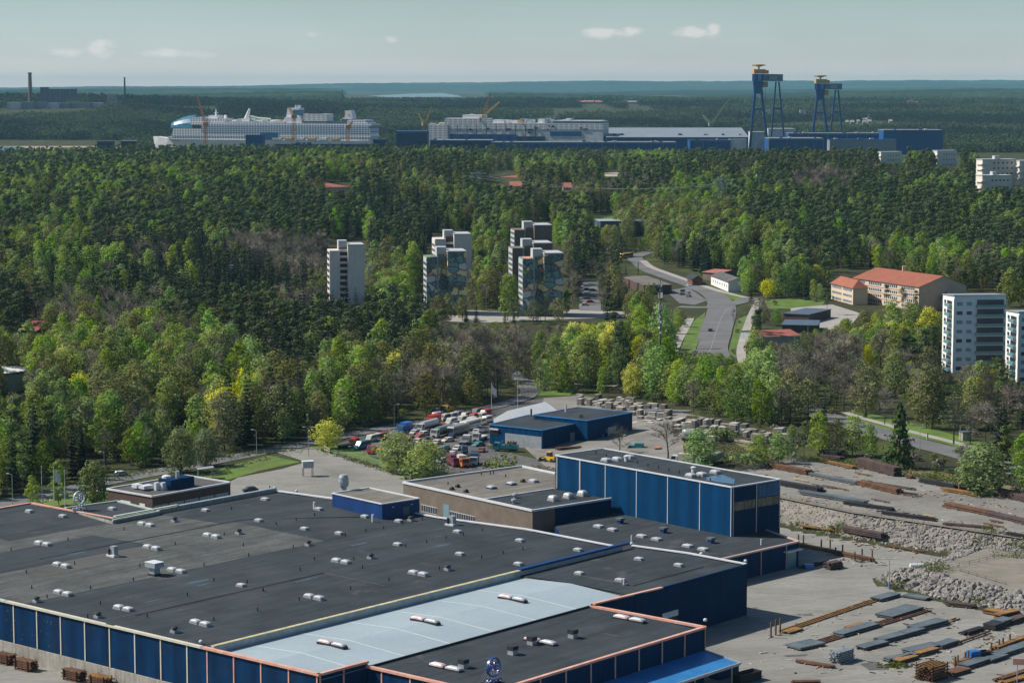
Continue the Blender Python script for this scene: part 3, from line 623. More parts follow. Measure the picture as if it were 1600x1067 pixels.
def facequad(poly, i, s0, s1, z0, z1, out=0.06):
    a = Vector(poly[i]); b = Vector(poly[(i + 1) % len(poly)]); L = (b - a).length; e = (b - a) / L
    ctr = sum((Vector(p) for p in poly), Vector((0, 0))) / len(poly); n = Vector((e.y, -e.x))
    if n.dot((a + b) / 2 - ctr) < 0: n = -n
    p = a + e * s0; q = a + e * s1
    return p, q, n, L
def panel(mb, poly, i, s0, s1, z0, z1, out=0.08, m=0):
    p, q, n, L = facequad(poly, i, s0, s1, z0, z1)
    p = p + n * 0.005; q = q + n * 0.005
    mb.prism([tuple(p), tuple(q), tuple(q + n * out), tuple(p + n * out)], z0, z1, m, None, True); return mb
L3 = (Vector(PH[0]) - Vector(PH[3])).length
part('door', panel(MB(), PH, 3, L3 * .28, L3 * .45, 11.5, 13.6), M['plate'], ph)
for s in (.2, .7): part('lamp', panel(MB(), PH, 3, L3 * s, L3 * s + .5, 13.9, 14.1, .3), M['white'], ph)
# rooftop gear: parts of the hall
def dome(mb, x, y, z, rz, lx, ly, h, mc=0, md=1):
    mb.box((x, y, z - .1), (lx, ly, .38), rz, mc)
    ca, sa = math.cos(rz), math.sin(rz); secs = []
    for f, zz in ((.96, .36), (.9, .36 + h * .55), (.62, .36 + h * .9), (.28, .36 + h)):
        secs.append([(x + (a * lx / 2 * f) * ca - (b * ly / 2 * f) * sa, y + (a * lx / 2 * f) * sa + (b * ly / 2 * f) * ca, z + zz) for a, b in ((-1, -.8), (-.8, -1), (.8, -1), (1, -.8), (1, .8), (.8, 1), (-.8, 1), (-1, .8))])
    mb.sweep(secs, md, False); mb.face(secs[-1], md); return mb
def z1(x, y): return (x / 3.262, 740 + y / 3.262)
def z2(x, y): return (400 + x / 3.262, 740 + y / 3.262)
def z3(x, y): return (800 + x / 3.262, 740 + y / 3.262)
def z6(x, y): return (600 + x / 2.4615, 680 + y / 2.4615)
pairs = [z1(*p) for p in ((220, 362), (315, 472), (322, 614), (630, 692), (1022, 767), (775, 382), (745, 264), (900, 499), (1080, 322))] + [z2(*p) for p in ((435, 452), (828, 514), (297, 635))]
singles = [z1(*p) for p in ((150, 195), (320, 220), (1048, 190), (1318, 242), (1350, 134), (1230, 573))] + [z2(*p) for p in ((15, 242), (50, 134), (320, 184), (248, 284), (424, 308), (555, 222), (728, 245), (1028, 299), (723, 364), (1040, 413), (1338, 464), (1345, 344))] + [z3(*p) for p in ((337, 392), (648, 439), (850, 470), (343, 512), (550, 547))]
for p in pairs:
    x, y, z = RP(*p)
    for s in (-1.4, 1.4): part('skylight', dome(MB(), x + HU[0] * s, y + HU[1] * s, z, HRZ, 2.3, 1.45, .5), [M['galv'], M['dome']], hall)
for p in singles:
    x, y, z = RP(*p); part('skylight', dome(MB(), x, y, z, HRZ, 2.0, 1.35, .32), [M['galv'], M['dome']], hall)
x, y, z = P(*z1(572, 182), 11.95); part('skylight', dome(MB(), x, y, z, HRZ, 2.0, 1.35, .32), [M['galv'], M['dome']], hall)
M['pinkdome'] = surf('rust_stained_dome', (0.6, 0.5, 0.5), 0.4, 0.2, 0.6, 2.0, dirt=(0.45, 0.12, 0.12), dirt_amt=0.9, dirt_scale=0.5)
for p in (z2(390, 874), z2(865, 754), z2(1310, 642)):      # long domes on the pale roof ridge
    x, y, z = RP(*p)
    for s in (-1.9, 1.7): part('skylight', dome(MB(), x + HU[0] * s, y + HU[1] * s, z, HRZ, 3.4, 1.3, .5), [M['dark'], M['pinkdome'] if s < 0 else M['dome']], hall)
for p in (z3(145, 862), z3(600, 747), (697, 1045)):
    x, y, z = RP(*p)
    for s in (-2, 1.9): part('skylight', dome(MB(), x + HU[0] * s, y + HU[1] * s, z, HRZ, 3.6, 1.4, .55), [M['dark'], M['pinkdome'] if s < 0 else M['dome']], hall)
def vent(p, kind='cap', zf=None, par=None):
    x, y, z = RP(*p) if zf is None else P(*p, zf)
    mb = MB()
    if kind == 'cap':
        mb.box((x, y, z - .1), (1.3, 1.3, .6), HRZ, 1); mb.lathe((x, y, z + .5), [(.45, 0), (.45, .3), (.75, .35), (.62, .6), (.15, .75), (0, .76)], 10, 0)
    elif kind == 'box': mb.box((x, y, z - .1), (1.35, 1.35, 1.0), HRZ, 1); mb.box((x, y, z + .9), (1.5, 1.5, .75), HRZ, 0)
    elif kind == 'big': mb.box((x, y, z - .1), (2.2, 1.8, .5), HRZ, 0); mb.box((x, y, z + .4), (1.7, 1.6, 1.4), HRZ, 1); mb.box((x, y, z + 1.8), (3.2, 2.6, 1.0), HRZ, 1); mb.box((x, y, z + 2.8), (3.3, 2.7, .12), HRZ, 2)
    elif kind == 'unit': mb.box((x, y, z - .1), (2.6, 1.7, .5), HRZ, 2); mb.box((x + .3, y, z + .4), (1.3, 1.2, 1.9), HRZ, 1); mb.lathe((x - .8, y, z + .4), [(.25, 0), (.25, 1.2), (.45, 1.25), (0, 1.5)], 8, 0)
    elif kind == 'turbine': mb.lathe((x, y, z), [(.75, 0), (.75, .6), (1.15, 1.0), (1.3, 2.0), (1.2, 3.2), (.9, 3.8), (0, 3.9)], 14, 1)
    return part('vent', mb, [M['dark'], M['galv'], M['white']], par or hall)
for p in [z1(500, 733), z1(890, 808), z1(187, 654), z1(890, 245), z1(1218, 306), z2(268, 366), z2(585, 432), z2(978, 491)]: vent(p)
vent(z1(788, 516), 'big'); vent(z1(575, 420), 'unit'); vent(z2(995, 262), 'unit'); vent(z2(790, 240), 'cap'); vent(z2(765, 205), 'unit')
for p in ((724, 1043), (801, 1022), (895, 996), (831, 1007)): vent(p, 'box')
vent((537, 765), 'turbine', 15.0, ph)
pins = [z1(*p) for p in ((57, 392), (347, 340), (135, 507), (162, 585), (240, 632), (462, 587), (512, 664), (447, 732), (750, 730), (680, 545), (955, 622), (1040, 469), (713, 474), (893, 362), (1090, 547), (1090, 747), (1313, 699), (1340, 599), (1260, 557), (1240, 369), (1143, 314), (632, 287), (380, 462), (1268, 420), (1375, 75), (1180, 182))] + [z2(*p) for p in ((205, 239), (298, 214), (103, 259), (190, 377), (297, 439), (225, 495), (543, 482), (678, 545), (37, 597), (220, 647), (482, 590), (8, 697), (498, 439), (455, 317), (560, 294), (650, 282), (763, 374), (742, 255), (848, 237), (870, 352), (968, 332), (1057, 314), (1153, 292), (1150, 432), (1260, 407), (935, 487), (1360, 387))]
for p in pins:
    x, y, z = RP(*p); part('vent_pipe', MB().tube((x, y, z - .05), (x, y, z + .75), .13, .13, 6), M['dark'], hall)
for p in (z2(297, 180), z2(595, 245)): x, y, z = RP(*p); part('vent_pipe', MB().tube((x, y, z - .05), (x, y, z + 1.8), .28, .28, 8), M['white'], hall)
for p in (z3(1190, 455), z3(965, 418), z2(95, 82), z2(207, 97), z3(610, 365), z3(985, 757), (314, 1006)):
    x, y, z = RP(*p); part('lamp', MB().lathe((x, y, z + .2), [(.1, 0), (.35, .1), (.4, .4), (.25, .6), (0, .65)], 8), M['white'], hall)
x, y, z = P(*z3(570, 690), 6); part('vent_pipe', MB().tube((x, y, 2), (x, y, 12.6), .22, .22, 8), M['white'], hall); 

M['puddle'] = surf('roof_puddle', (0.035, 0.042, 0.048), .12, .1, .5, 2., spec=.6)
rr_ = random.Random(6); M['puddle_edge'] = M['felt_mid']
for (px, py, l, w_) in ((88, 868, 9, .8), (120, 864, 6, .5), (310, 908, 8, .7), (318, 913, 5, .5), (240, 938, 7, .4), (480, 905, 8, .5), (560, 850, 6, .6), (880, 885, 5, .5), (690, 852, 7, .5), (790, 1000, 5, .5), (930, 960, 6, .4), (330, 862, 6, .5)):
    x, y, z = RP(px, py); u, v = HI(x, y); mb = MB(); pts = []
    for k in range(14): a = 2 * math.pi * k / 14; q_ = rr_.uniform(.65, 1.15); uu = u + math.sin(a) * w_ * q_; vv = v + math.cos(a) * l * .5 * q_; pts.append((*H(uu, vv), roofz(uu, vv) + .018))
    mb.face(pts[::-1]); part('puddle', mb, M['puddle'], hall)
mb = MB()
for k in range(30):
    u = rr_.uniform(-61, -46); z = rr_.uniform(3.8, 11); w_ = rr_.uniform(.04, .14); h_ = rr_.uniform(.1, .5); mb.prism([H(u, -.03), H(u + w_, -.03), H(u + w_, .05), H(u, .05)], z, z + h_, 0)
part('peeling_paint', mb, M['plate'], hall)
for pts in ([(-30, 8), (-30, 60), (-12, 60)], [(-88, 30), (-88, 90), (-70, 112)], [(12, 95), (26, 95), (26, 120)], [(36, 20), (36, 60), (50, 60)]):
    mb = MB()
    for a, b in zip(pts, pts[1:]): mb.tube((*H(*a), roofz(*a) + .12), (*H(*b), roofz(*b) + .12), .07, .07, 5)
    part('conduit', mb, M['dark'], hall)
# ------------------------------------------------------------------ tall blue block and the low wing round it
T = rect3((1144, 762), (868, 712), (1210, 748), 18.0)
tall = thing('tall_factory_block', 'tall bright blue factory block with thin white upright strips', 'factory', (*T[0], 0))
TE = (Vector(T[1]) - Vector(T[0])).normalized(); TRZ = math.atan2(TE.y, TE.x)
part('wall', MB().prism(T, 4.0, 18.0, 0), [M['blue']], tall)
def inset(poly, d):
    c = sum((Vector(p) for p in poly), Vector((0, 0))) / len(poly); out = []
    for p in poly:
        v = Vector(p) - c; out.append(tuple(c + v * (1 - d / v.length)))
    return out
part('roof', MB().prism(inset(T, .3), 18.0, 18.12, 0), M['felt'], tall)
mb = MB()
for i in range(4): mb.bar((*T[i], 18.0), (*T[(i + 1) % 4], 18.0), .45, .32)
LT = (Vector(T[1]) - Vector(T[0])).length; WT = (Vector(T[3]) - Vector(T[0])).length
for s in (0.25, LT * .17, LT * .345, LT * .52, LT * .70, LT * .99): panel(mb, T, 0, s - .09, s + .09, 6, 18.0, .10)
part('trim', mb, M['white'], tall)
mb = MB()
for s in (.4, WT * .5, WT - .3): panel(mb, T, 3, WT - s - .13, WT - s + .13, 6, 18.0, .12)
panel(mb, T, 0, LT * .85 - .2, LT * .85 + .2, 6, 18.0, .16)
part('trim', mb, surf('pinkish_trim', (0.5, 0.4, 0.38), 0.6, 0.15), tall)
# gable panel, its shade put into the darker navy colour, with strip window
part('gable_shade_panel', panel(MB(), T, 3, .1, WT - .1, 5.0, 17.9, .05), M['navy'], tall)
gw = MB(); panel(gw, T, 3, .6, WT * .48, 12.2, 14.3, .1); panel(gw, T, 3, WT * .53, WT - .6, 12.2, 14.3, .1)
part('strip_window', gw, surf('dusty_window', (0.13, 0.115, 0.085), 0.35, 0.5, 1.2, 4.0, stretch=(2.5, 2.5, .1), streak=.5), tall)
part('patch', panel(MB(), T, 3, .3, WT * .47, 14.5, 17.7, .09), surf('patched_blue', (0.02, 0.10, 0.2), 0.5, 0.35, .4, 2.0, stretch=(2.2, 2.2, .05), streak=.5), tall)
mb = MB()
q = [P(x, y, 18.14)[:2] for x, y in (z6(1238, 160), z6(1300, 150), z6(1350, 170), z6(1345, 187), z6(1240, 172))]
mb.face([(*p, 18.135) for p in q]); mb2 = M['blue_roof']; part('roof_patch', mb, surf('wet_blue_felt', (0.05, 0.12, 0.2), 0.25, 0.2, .5, 2.), tall)
for p in ((855, 100), (897, 96), (945, 88), (1180, 159), (1222, 155), (1275, 146)):
    x, y, z = P(*z6(*p), 18.12); part('skylight', dome(MB(), x, y, z, TRZ, 2.6, 2.0, .6), [M['galv'], M['dome']], tall)
for p in ((932, 99), (1190, 142)): x, y, z = P(*z6(*p), 18.12); part('vent', MB().tube((x, y, z), (x, y, z + 1.1), .5, .5, 8).lathe((x, y, z + 1.1), [(.7, 0), (.7, .25), (0, .5)], 8), M['white'], tall)
for k in range(12):
    x, y, z = P(*z6(815 + 40 * k, 72 + 9.2 * k + (k % 2) * 2), 18.12); part('vent_pipe', MB().tube((x, y, z), (x, y, z + .8), .14, .14, 6), M['dark'], tall)
# low wing
W_ = [P(x, y, 6)[:2] for x, y in ((1248, 846), (1104, 879), (985, 862), (878, 842), (866, 822), (960, 795), (1100, 800), (1196, 828))]
wing = thing('low_factory_wing', 'low dark roofed wing between the big hall and the tall block', 'factory', (*W_[0], 0))
part('wall', MB().prism(W_, 0, 5.85, 0), M['navy'], wing); part('roof', MB().prism(inset(W_, .35), 5.85, 6.0, 0), M['felt'], wing)
mb = MB(); mb.bar((*W_[0], 5.85), (*W_[1], 5.85), .6, .4); mb.bar((*W_[0], 5.85), (*W_[7], 5.85), .6, .4)
LW = (Vector(W_[1]) - Vector(W_[0])).length
for s in (LW * .42, LW * .14): panel(mb, W_, 0, s - .12, s + .12, 0.1, 5.8, .12)
part('trim', mb, surf('faded_pink_trim', (0.48, 0.33, 0.31), 0.6, 0.15), wing)
mb = MB(); panel(mb, W_, 0, LW * .03, LW * .13, 0.1, 4.0, .1); part('door', mb, M['glassteal'], wing)
mb = MB(); panel(mb, W_, 0, -.05, LW * .17, 4.2, 4.5, 1.2); part('door_canopy', mb, M['white'], wing)
for p in ((442, 272), (513, 289), (662, 322), (738, 338), (896, 372), (975, 389)):
    x, y, z = P(*z3(*p), 6.0); part('skylight', dome(MB(), x, y, z, TRZ, 2.6, 1.7, .35), [M['galv'], M['dome']], wing)
for p in ((552, 252), (773, 300), (1015, 352)):
    x, y, z = P(*z3(*p), 6.0); part('vent', MB().box((x, y, z), (1.2, 1.2, .9), TRZ, 0).box((x, y, z + .9), (1.7, 1.7, .45), TRZ, 1), [M['blue_mid'], M['plate']], wing)
for p in (z3(1270, 362), (987, 845)): x, y, z = P(*p, 6.0); part('vent_pipe', MB().tube((x, y, z), (x, y, z + 1.4), .2, .2, 8), M['white'], wing)

# ------------------------------------------------------------------ brown brick offices
def windows(poly, i, row, z0, z1, parent, mat, frame=None, out=.05, step=1.0, gap=.14):
    for s0, s1 in row:
        w_ = part('window', panel(MB(), poly, i, s0, s1, z0, z1, out), frame or M['white'], parent)
        n_ = max(1, round((s1 - s0) / step)); mb = MB()
        for k in range(n_):
            a = s0 + (s1 - s0) * k / n_ + gap / 2; b = s0 + (s1 - s0) * (k + 1) / n_ - gap / 2
            panel(mb, poly, i, a, b, z0 + .12, z1 - .12, out + .02)
        part('pane', mb, mat, w_)
B1 = [P(x, y, 10.2)[:2] for x, y in ((832, 796), (630, 752), (815, 727), (868, 738), (868, 762), (955, 777))]
br = thing('brick_office', 'brown brick office block with tan roof left of the tall blue block', 'office building', (*B1[0], 0))
part('wall', MB().prism(B1, 0, 9.7, 0), M['brick'], br)
split = [P(x, y, 9.75)[:2] for x, y in ((755, 781), (865, 764))]
part('roof', MB().face([(*p, 9.75) for p in [Vector(split[0]), *(Vector(P(x, y, 9.75)[:2]) for x, y in ((633, 755), (815, 730), (866, 740))), Vector(split[1])]][::-1]), M['felt_tan'], br)
part('roof', MB().face([(*p, 9.76) for p in [split[0], split[1], *(P(x, y, 9.76)[:2] for x, y in ((952, 779), (832, 798)))]][::-1]), M['felt'], br)
mb = MB()
for i in (0, 1, 2): mb.bar((*B1[i], 9.7), (*B1[i + 1], 9.7), .5, .55)
mb.bar((*B1[5], 9.7), (*B1[0], 9.7), .5, .5); mb.bar((*split[0], 9.75), (*split[1], 9.75), .4, .3); part('coping', mb, M['white'], br)
LB = (Vector(B1[1]) - Vector(B1[0])).length
part('cladding', panel(MB(), B1, 5, (Vector(B1[0]) - Vector(B1[5])).length * .0 + .1, (Vector(B1[0]) - Vector(B1[5])).length * .72, 0, 9.6, .1), M['navy'], br)
def sx(px): return LB * (832 - px) / (832 - 630)
rows = []
for a, b in ((638, 657), (660, 686)): rows.append((sx(b), sx(a)))
for a, b in ((706, 746),): rows.append((sx(b), sx(a)))
windows(B1, 0, rows, 3.3, 5.2, br, M['glass'])
part('stair_window', panel(MB(), B1, 0, sx(705), sx(696), 2.2, 6.6, .06), M['glassteal'], br)
for x, y in ((165 + 0, 268),): pass
for p, k in (((768, 763), 'b'), ((799, 757), 'b'), ((834, 753), 'd'), ((817, 753), 'v'), ((706, 765), 'v'), ((715, 761), 'v'), ((728, 769), 'v')):
    x, y, z = P(*p, 9.75); m_ = {'b': [M['blue_mid'], M['dome']], 'd': [M['galv'], M['dome']], 'v': [M['dark'], M['dark']]}[k]
    part('skylight' if k != 'v' else 'vent', dome(MB(), x, y, z, TRZ, *((2.4, 2.0, .5) if k != 'v' else (1.1, 1.1, .5))), m_, br)
for p in ((210, 137), (288, 124), (360, 112)): x, y, z = P(*z3(*p), 9.76); part('skylight', dome(MB(), x, y, z, TRZ, 2.6, 2.1, 1.1), [M['galv'], M['dome']], br)
for p in (z3(15, 122), z3(10, 150)): x, y, z = P(*p, 9.76); part('vent', MB().lathe((x, y, z), [(.4, 0), (.4, .6), (.8, .7), (.7, 1.1), (0, 1.3)], 9), M['galv'], br)
for p in ((700, 757), (752, 742), (766, 741), (771, 740), (790, 745)): x, y, z = P(*p, 9.75); part('vent_pipe', MB().tube((x, y, z), (x, y, z + .8), .15, .15, 6), M['dark'], br)

B2 = rect3((238, 775), (360, 753), (168, 763), 7.4)
bo = thing('brick_office', 'low dark brick office with band windows beside the lawn and flagpoles', 'office building', (*B2[0], 0))
part('wall', MB().prism(B2, 0, 7.1, 0), M['brick_dark'], bo); part('roof', MB().prism(inset(B2, .3), 7.1, 7.2, 0), M['felt_mid'], bo)
mb = MB()
for i in range(4): mb.bar((*B2[i], 7.1), (*B2[(i + 1) % 4], 7.1), .55, .42)
part('coping', mb, M['white'], bo)
L2 = (Vector(B2[1]) - Vector(B2[0])).length; W2 = (Vector(B2[3]) - Vector(B2[0])).length
windows(B2, 0, [(.4, L2 * .19), (L2 * .21, L2 * .39), (L2 * .41, L2 * .58), (L2 * .60, L2 * .78), (L2 * .80, L2 * .97)], 2.6, 4.7, bo, M['glassteal'])
windows(B2, 3, [(W2 * .30, W2 * .52), (W2 * .72, W2 * .84)], 3.4, 5.0, bo, M['plaster_white'])
def at7(px, py): return P(px, py, 7.2)
x, y, z = at7(275, 762); rz2 = math.atan2(*(Vector(B2[1]) - Vector(B2[0])).yx)
u_ = part('roof_plant', MB().box((x, y + 1, z), (8.4, 5, 2.7), rz2, 0), M['navy'], bo)
part('flue', MB().tube((x + .5, y - .3, z + 2.7), (x + .5, y - .3, z + 4.6), .55, .55, 10), M['galv'], u_)
part('fan', MB().lathe((x - 2.6, y + .5, z + 2.7), [(1.3, 0), (1.2, .5), (.5, .8), (0, .85)], 12), M['white'], u_)
for dx in (-4.6, -2.9): part('cooling_unit', MB().box((x + dx, y - 3.6, z), (1.3, .9, 2.1), rz2, 0), M['white'], u_)
part('cooling_unit', MB().box((x - 7.5, y - 3.2, z + .5), (3.5, 2.2, .8), rz2, 0).box((x - 10.2, y - 1.6, z + .4), (2.2, 2.0, .9), rz2, 0), M['white'], u_)
# ------------------------------------------------------------------ buildings further off
def local_box(mb, x0, x1, y0, y1, z0, z1, m=0, mt=None): return mb.prism([(x0, y0), (x1, y0), (x1, y1), (x0, y1)], z0, z1, m, mt, True)
def mural(name, seed):
    m, nt, b = newmat(name); v = objc(nt)
    def vor(scale, feature='F1', off=0):
        scale *= .72; vv = nt.nodes.new('ShaderNodeTexVoronoi'); vv.feature = feature; vv.inputs['Scale'].default_value = scale
        mp = nt.nodes.new('ShaderNodeMapping'); mp.inputs['Location'].default_value = (off, off * .7, seed); mp.inputs['Scale'].default_value = (1, .3, 1.25); nt.links.new(v, mp.inputs['Vector'])
        nz = nt.nodes.new('ShaderNodeTexNoise'); nz.inputs['Scale'].default_value = .35; nt.links.new(mp.outputs[0], nz.inputs['Vector'])
        ad = nt.nodes.new('ShaderNodeVectorMath'); ad.operation = 'MULTIPLY_ADD'; nt.links.new(nz.outputs['Color'], ad.inputs[0]); ad.inputs[1].default_value = (3, 3, 3); nt.links.new(mp.outputs[0], ad.inputs[2])
        nt.links.new(ad.outputs[0], vv.inputs['Vector']); return vv
    a = vor(.33); sepc = nt.nodes.new('ShaderNodeSeparateColor'); nt.links.new(a.outputs['Color'], sepc.inputs[0])
    r = nt.nodes.new('ShaderNodeValToRGB'); r.color_ramp.interpolation = 'CONSTANT'; nt.links.new(sepc.outputs[0], r.inputs[0])
    st = [(0, (.08, .12, .12)), (.26, (.13, .24, .23)), (.46, (.14, .28, .08)), (.56, (.58, .52, .22)), (.74, (.66, .50, .28)), (.86, (.44, .48, .50)), (.92, (.60, .24, .13)), (.95, (.10, .08, .08))]
    while len(r.color_ramp.elements) < len(st): r.color_ramp.elements.new(.5)
    for e, (p, c) in zip(r.color_ramp.elements, st): e.position = p; e.color = (*c, 1)
    e1 = vor(.33, 'DISTANCE_TO_EDGE'); c = mixc(nt, ramp(nt, e1.outputs['Distance'], [(.05, (.8,) * 3), (.12, (0, 0, 0))]), r.outputs[0], (.025, .03, .035))
    e2 = vor(.8, 'DISTANCE_TO_EDGE', 5); c = mixc(nt, ramp(nt, e2.outputs['Distance'], [(.02, (.45,) * 3), (.08, (0, 0, 0))]), c, (.38, .42, .42))
    nt.links.new(c, b.inputs['Base Color']); b.inputs['Roughness'].default_value = .8; return m
M['tower_paint'] = surf('pale_tower_render', (0.56, 0.52, 0.49), 0.85, 0.06, 0.15, 1.0, streak=0.06)
M['roof_white'] = surf('white_roof', (0.40, 0.42, 0.43), 0.7, 0.1, .3, 2.)
def tower(px, yb, ytop, wpx, label, front, th=14, hid=0, group=None):
    """a slab tower in two stepped wings; px: left front corner, wpx: width in the photo"""
    p = G(px, yb); d = p[1]; k = F / (d * math.cos(PT) + CAMH * math.sin(PT)); wd = wpx * .93 / k / math.cos(rad(th)); z = p[2]
    top = PD(px, ytop + 5, d)[2] - z
    o = thing('apartment_tower', label, 'apartment tower', p, rad(th), group); D = wd * .8; f = M['tower_paint']
    a, b = wd * .30, wd * .52; fl = 2.85; n = int(top / fl)
    mb = MB(); local_box(mb, 0, a, 0, D, 0, top - 2.4); part('wing', mb, f if front is None else front, o, False)
    mb = MB(); local_box(mb, b, wd, -wd * .12, D, 0, top); part('wing', mb, f if front is None else front, o, False)
    mb = MB(); local_box(mb, a, b, 1.6, D * .98, 0, top - 1.2); part('core', mb, M['brick_dark'] if front is None else front, o, False)
    mb = MB(); local_box(mb, a * .9, b, D * .2, D * .7, top - 2.3, top + 2.2); local_box(mb, b - .2, wd * 1.0, -wd * .12, D * .99, top + .05, top + .6); part('roof_house', mb, M['roof_white'], o, False)
    if front is None:
        for j in range(n): part('balcony', local_box(MB(), a + .05, b - .05, .35, 1.55, j * fl + .2, j * fl + 1.35), f, o, False)
    else:
        mb = MB(); local_box(mb, a * .86, a, -.06, 0, 0, top - 2.4); part('trim', mb, M['glassteal'], o, False)
    mb = MB(); local_box(mb, -.12, -.02, .8, D - .6, 1, top - 3.0); w_ = part('window', mb, M['roof_white'] if front is not None else M['tower_paint'], o, False)
    mb = MB()
    for j in range(n - 1):
        for q in range(4): local_box(mb, -.2, -.12, 1.2 + q * (D - 2) / 4, .9 + (q + .72) * (D - 2) / 4, j * fl + 1.6, j * fl + 3.0)
    part('pane', mb, M['glass'], w_, False)
    return o
tower(516, 506, 379, 57, 'plain pale concrete apartment tower, leftmost and unpainted, dark balconies in its middle', None, 9.5)
tower(667, 492, 389, 66, 'apartment tower painted with a dark green and grey mural', mural('dark_green_mural', 3.0), 8)
tower(817, 495, 392, 67, 'apartment tower painted with a mural of beige and ochre shapes', mural('ochre_mural', 11.3), 7.5)
tower(680, 446, 362, 60, 'pale apartment tower standing behind the green mural tower', None, 8)
tower(801, 462, 376, 66, 'apartment tower peeping out behind the ochre mural tower', M['brick'], 7.5)
tower(804, 432, 348, 62, 'farthest apartment tower of the right hand row, mostly behind trees', M['brick'], 7.5)
# blue grey apartment blocks at the right edge
M['pale_panel'] = surf('pale_blue_panel', (0.52, 0.62, 0.68), 0.6, 0.06, .2, 1.)
def modern(px, yb, ytop, wpx, dpx, label, floors=8, th=10, wide=20):
    p = G(px, yb); d = p[1]; k = F / (d * math.cos(PT) + CAMH * math.sin(PT)); top = PD(px, ytop, d)[2] - p[2]; W = wide; D = 16
    o = thing('apartment_block', label, 'apartment block', p, rad(th)); fl = (top - 1.5) / floors
    mb = MB(); mb.prism([(0, 0), (W, 0), (W, D), (0, D)], 0, [top, top, top - 1.0, top - 1.0], 0, 1); part('wall', mb, [M['pale_panel'], M['roof_white']], o, False)
    mb = MB(); mb.face([(-.5, -.6, top + .35), (W + .4, -.6, top + .35), (W + .4, D + .4, top - .7), (-.5, D + .4, top - .7)]); mb.face([(-.5, -.6, top + .05), (-.5, D + .4, top - 1.0), (W + .4, D + .4, top - 1.0), (W + .4, -.6, top + .05)]); mb.face([(-.5, -.6, top + .05), (W + .4, -.6, top + .05), (W + .4, -.6, top + .35), (-.5, -.6, top + .35)]); mb.face([(-.5, D + .4, top - 1), (-.5, -.6, top + .05), (-.5, -.6, top + .35), (-.5, D + .4, top - .7)]); part('roof', mb, M['galv'], o, False)
    part('side_wall', local_box(MB(), -.25, -.02, 0, D, 0, top - 1.2), M['plaster_white'], o, False)
    for j in range(floors):
        z0 = j * fl + .3
        b = part('balcony', local_box(MB(), W * .42, W * .98, -1.5, -.05, z0, z0 + 1.15), M['glassteal'], o, False)
        mb = MB(); local_box(mb, W * .42, W * .98, -1.55, -.05, z0 - .22, z0 - .02); part('slab', mb, M['plaster_white'], b, False)
        mb = MB(); local_box(mb, W * .44, W * .96, -.12, -.03, z0 + 1.2, z0 + fl - .5); part('window', mb, M['glass'], b, False)
        for s0, s1 in ((.05, .16), (.24, .34)): part('window', local_box(MB(), W * s0, W * s1, -.1, -.02, z0 + .9, z0 + 2.3), M['glassteal'] if j % 3 else M['glass'], o, False)
        b = part('balcony', local_box(MB(), -1.5, -.3, D * .15, D * .6, z0, z0 + 1.1), M['glassteal'], o, False)
        mb = MB(); local_box(mb, -.32, -.26, D * .15, D * .6, z0 + 1.15, z0 + 2.4); local_box(mb, -.32, -.26, D * .7, D * .86, z0 + .9, z0 + 2.2); part('window', mb, M['glass'], b, False)
    return o
modern(1489, 583, 462, 92, 0, 'pale blue apartment block with glazed balconies, wholly in view at the right', 8, 5, 21)
modern(1590, 600, 488, 92, 0, 'white sided apartment block cut by the right edge of the photo', 8, 5, 21)
# pale far apartment houses
M['block_paint'] = surf('cream_block_render', (0.6, 0.57, 0.51), 0.85, 0.06, 0.15, 1.0)
def block(px, yb, ytop, wpx, label, side=8, mat='block_paint', th=12, floors=5, depth=None, cap=True, D=12):
    p = G(px, yb); d = p[1]; k = F / (d * math.cos(PT) + CAMH * math.sin(PT)); W = wpx / k; top = PD(px, ytop, d)[2] - p[2]
    o = thing('apartment_block', label, 'apartment block', p, rad(th)); fl = top / floors
    part('wall', local_box(MB(), 0, W, 0, D, 0, top), M[mat], o, False); part('roof', local_box(MB(), -.4, W + .4, -.4, D + .4, top, top + .5), M['roof_white'], o, False)
    if cap: part('roof_house', local_box(MB(), W * .4, W * .56, 3, 8, top + .5, top + 3.2), M['roof_white'], o, False)
    for j in range(floors):
        mb = MB()
        for q in range(5): local_box(mb, W * (.32 + q * .13), W * (.32 + q * .13) + 1.4, -.08, .02, j * fl + 1.1, j * fl + 2.5)
        part('window', mb, M['glass'], o, False)
        part('balcony', local_box(MB(), -1.3, W * .16, -.9, D * .8, j * fl + .3, j * fl + 1.3), M[mat], o, False)
    return o
block(1534, 300, 250, 58, 'taller cream apartment block on the wooded hill at the right edge', floors=6, th=14)
block(1534, 318, 275, 50, 'lower cream apartment block in front of the taller one on the hill', floors=4, th=14)
block(1592, 300, 252, 50, 'cream apartment block cut by the photo edge on the hill', floors=5, th=14, cap=False)
block(1376, 268, 238, 37, 'small white apartment block left of two above the right hand forest', floors=4, th=20, cap=False)
block(1464, 268, 236, 35, 'small white apartment block right of two above the right hand forest', floors=4, th=20, cap=False)
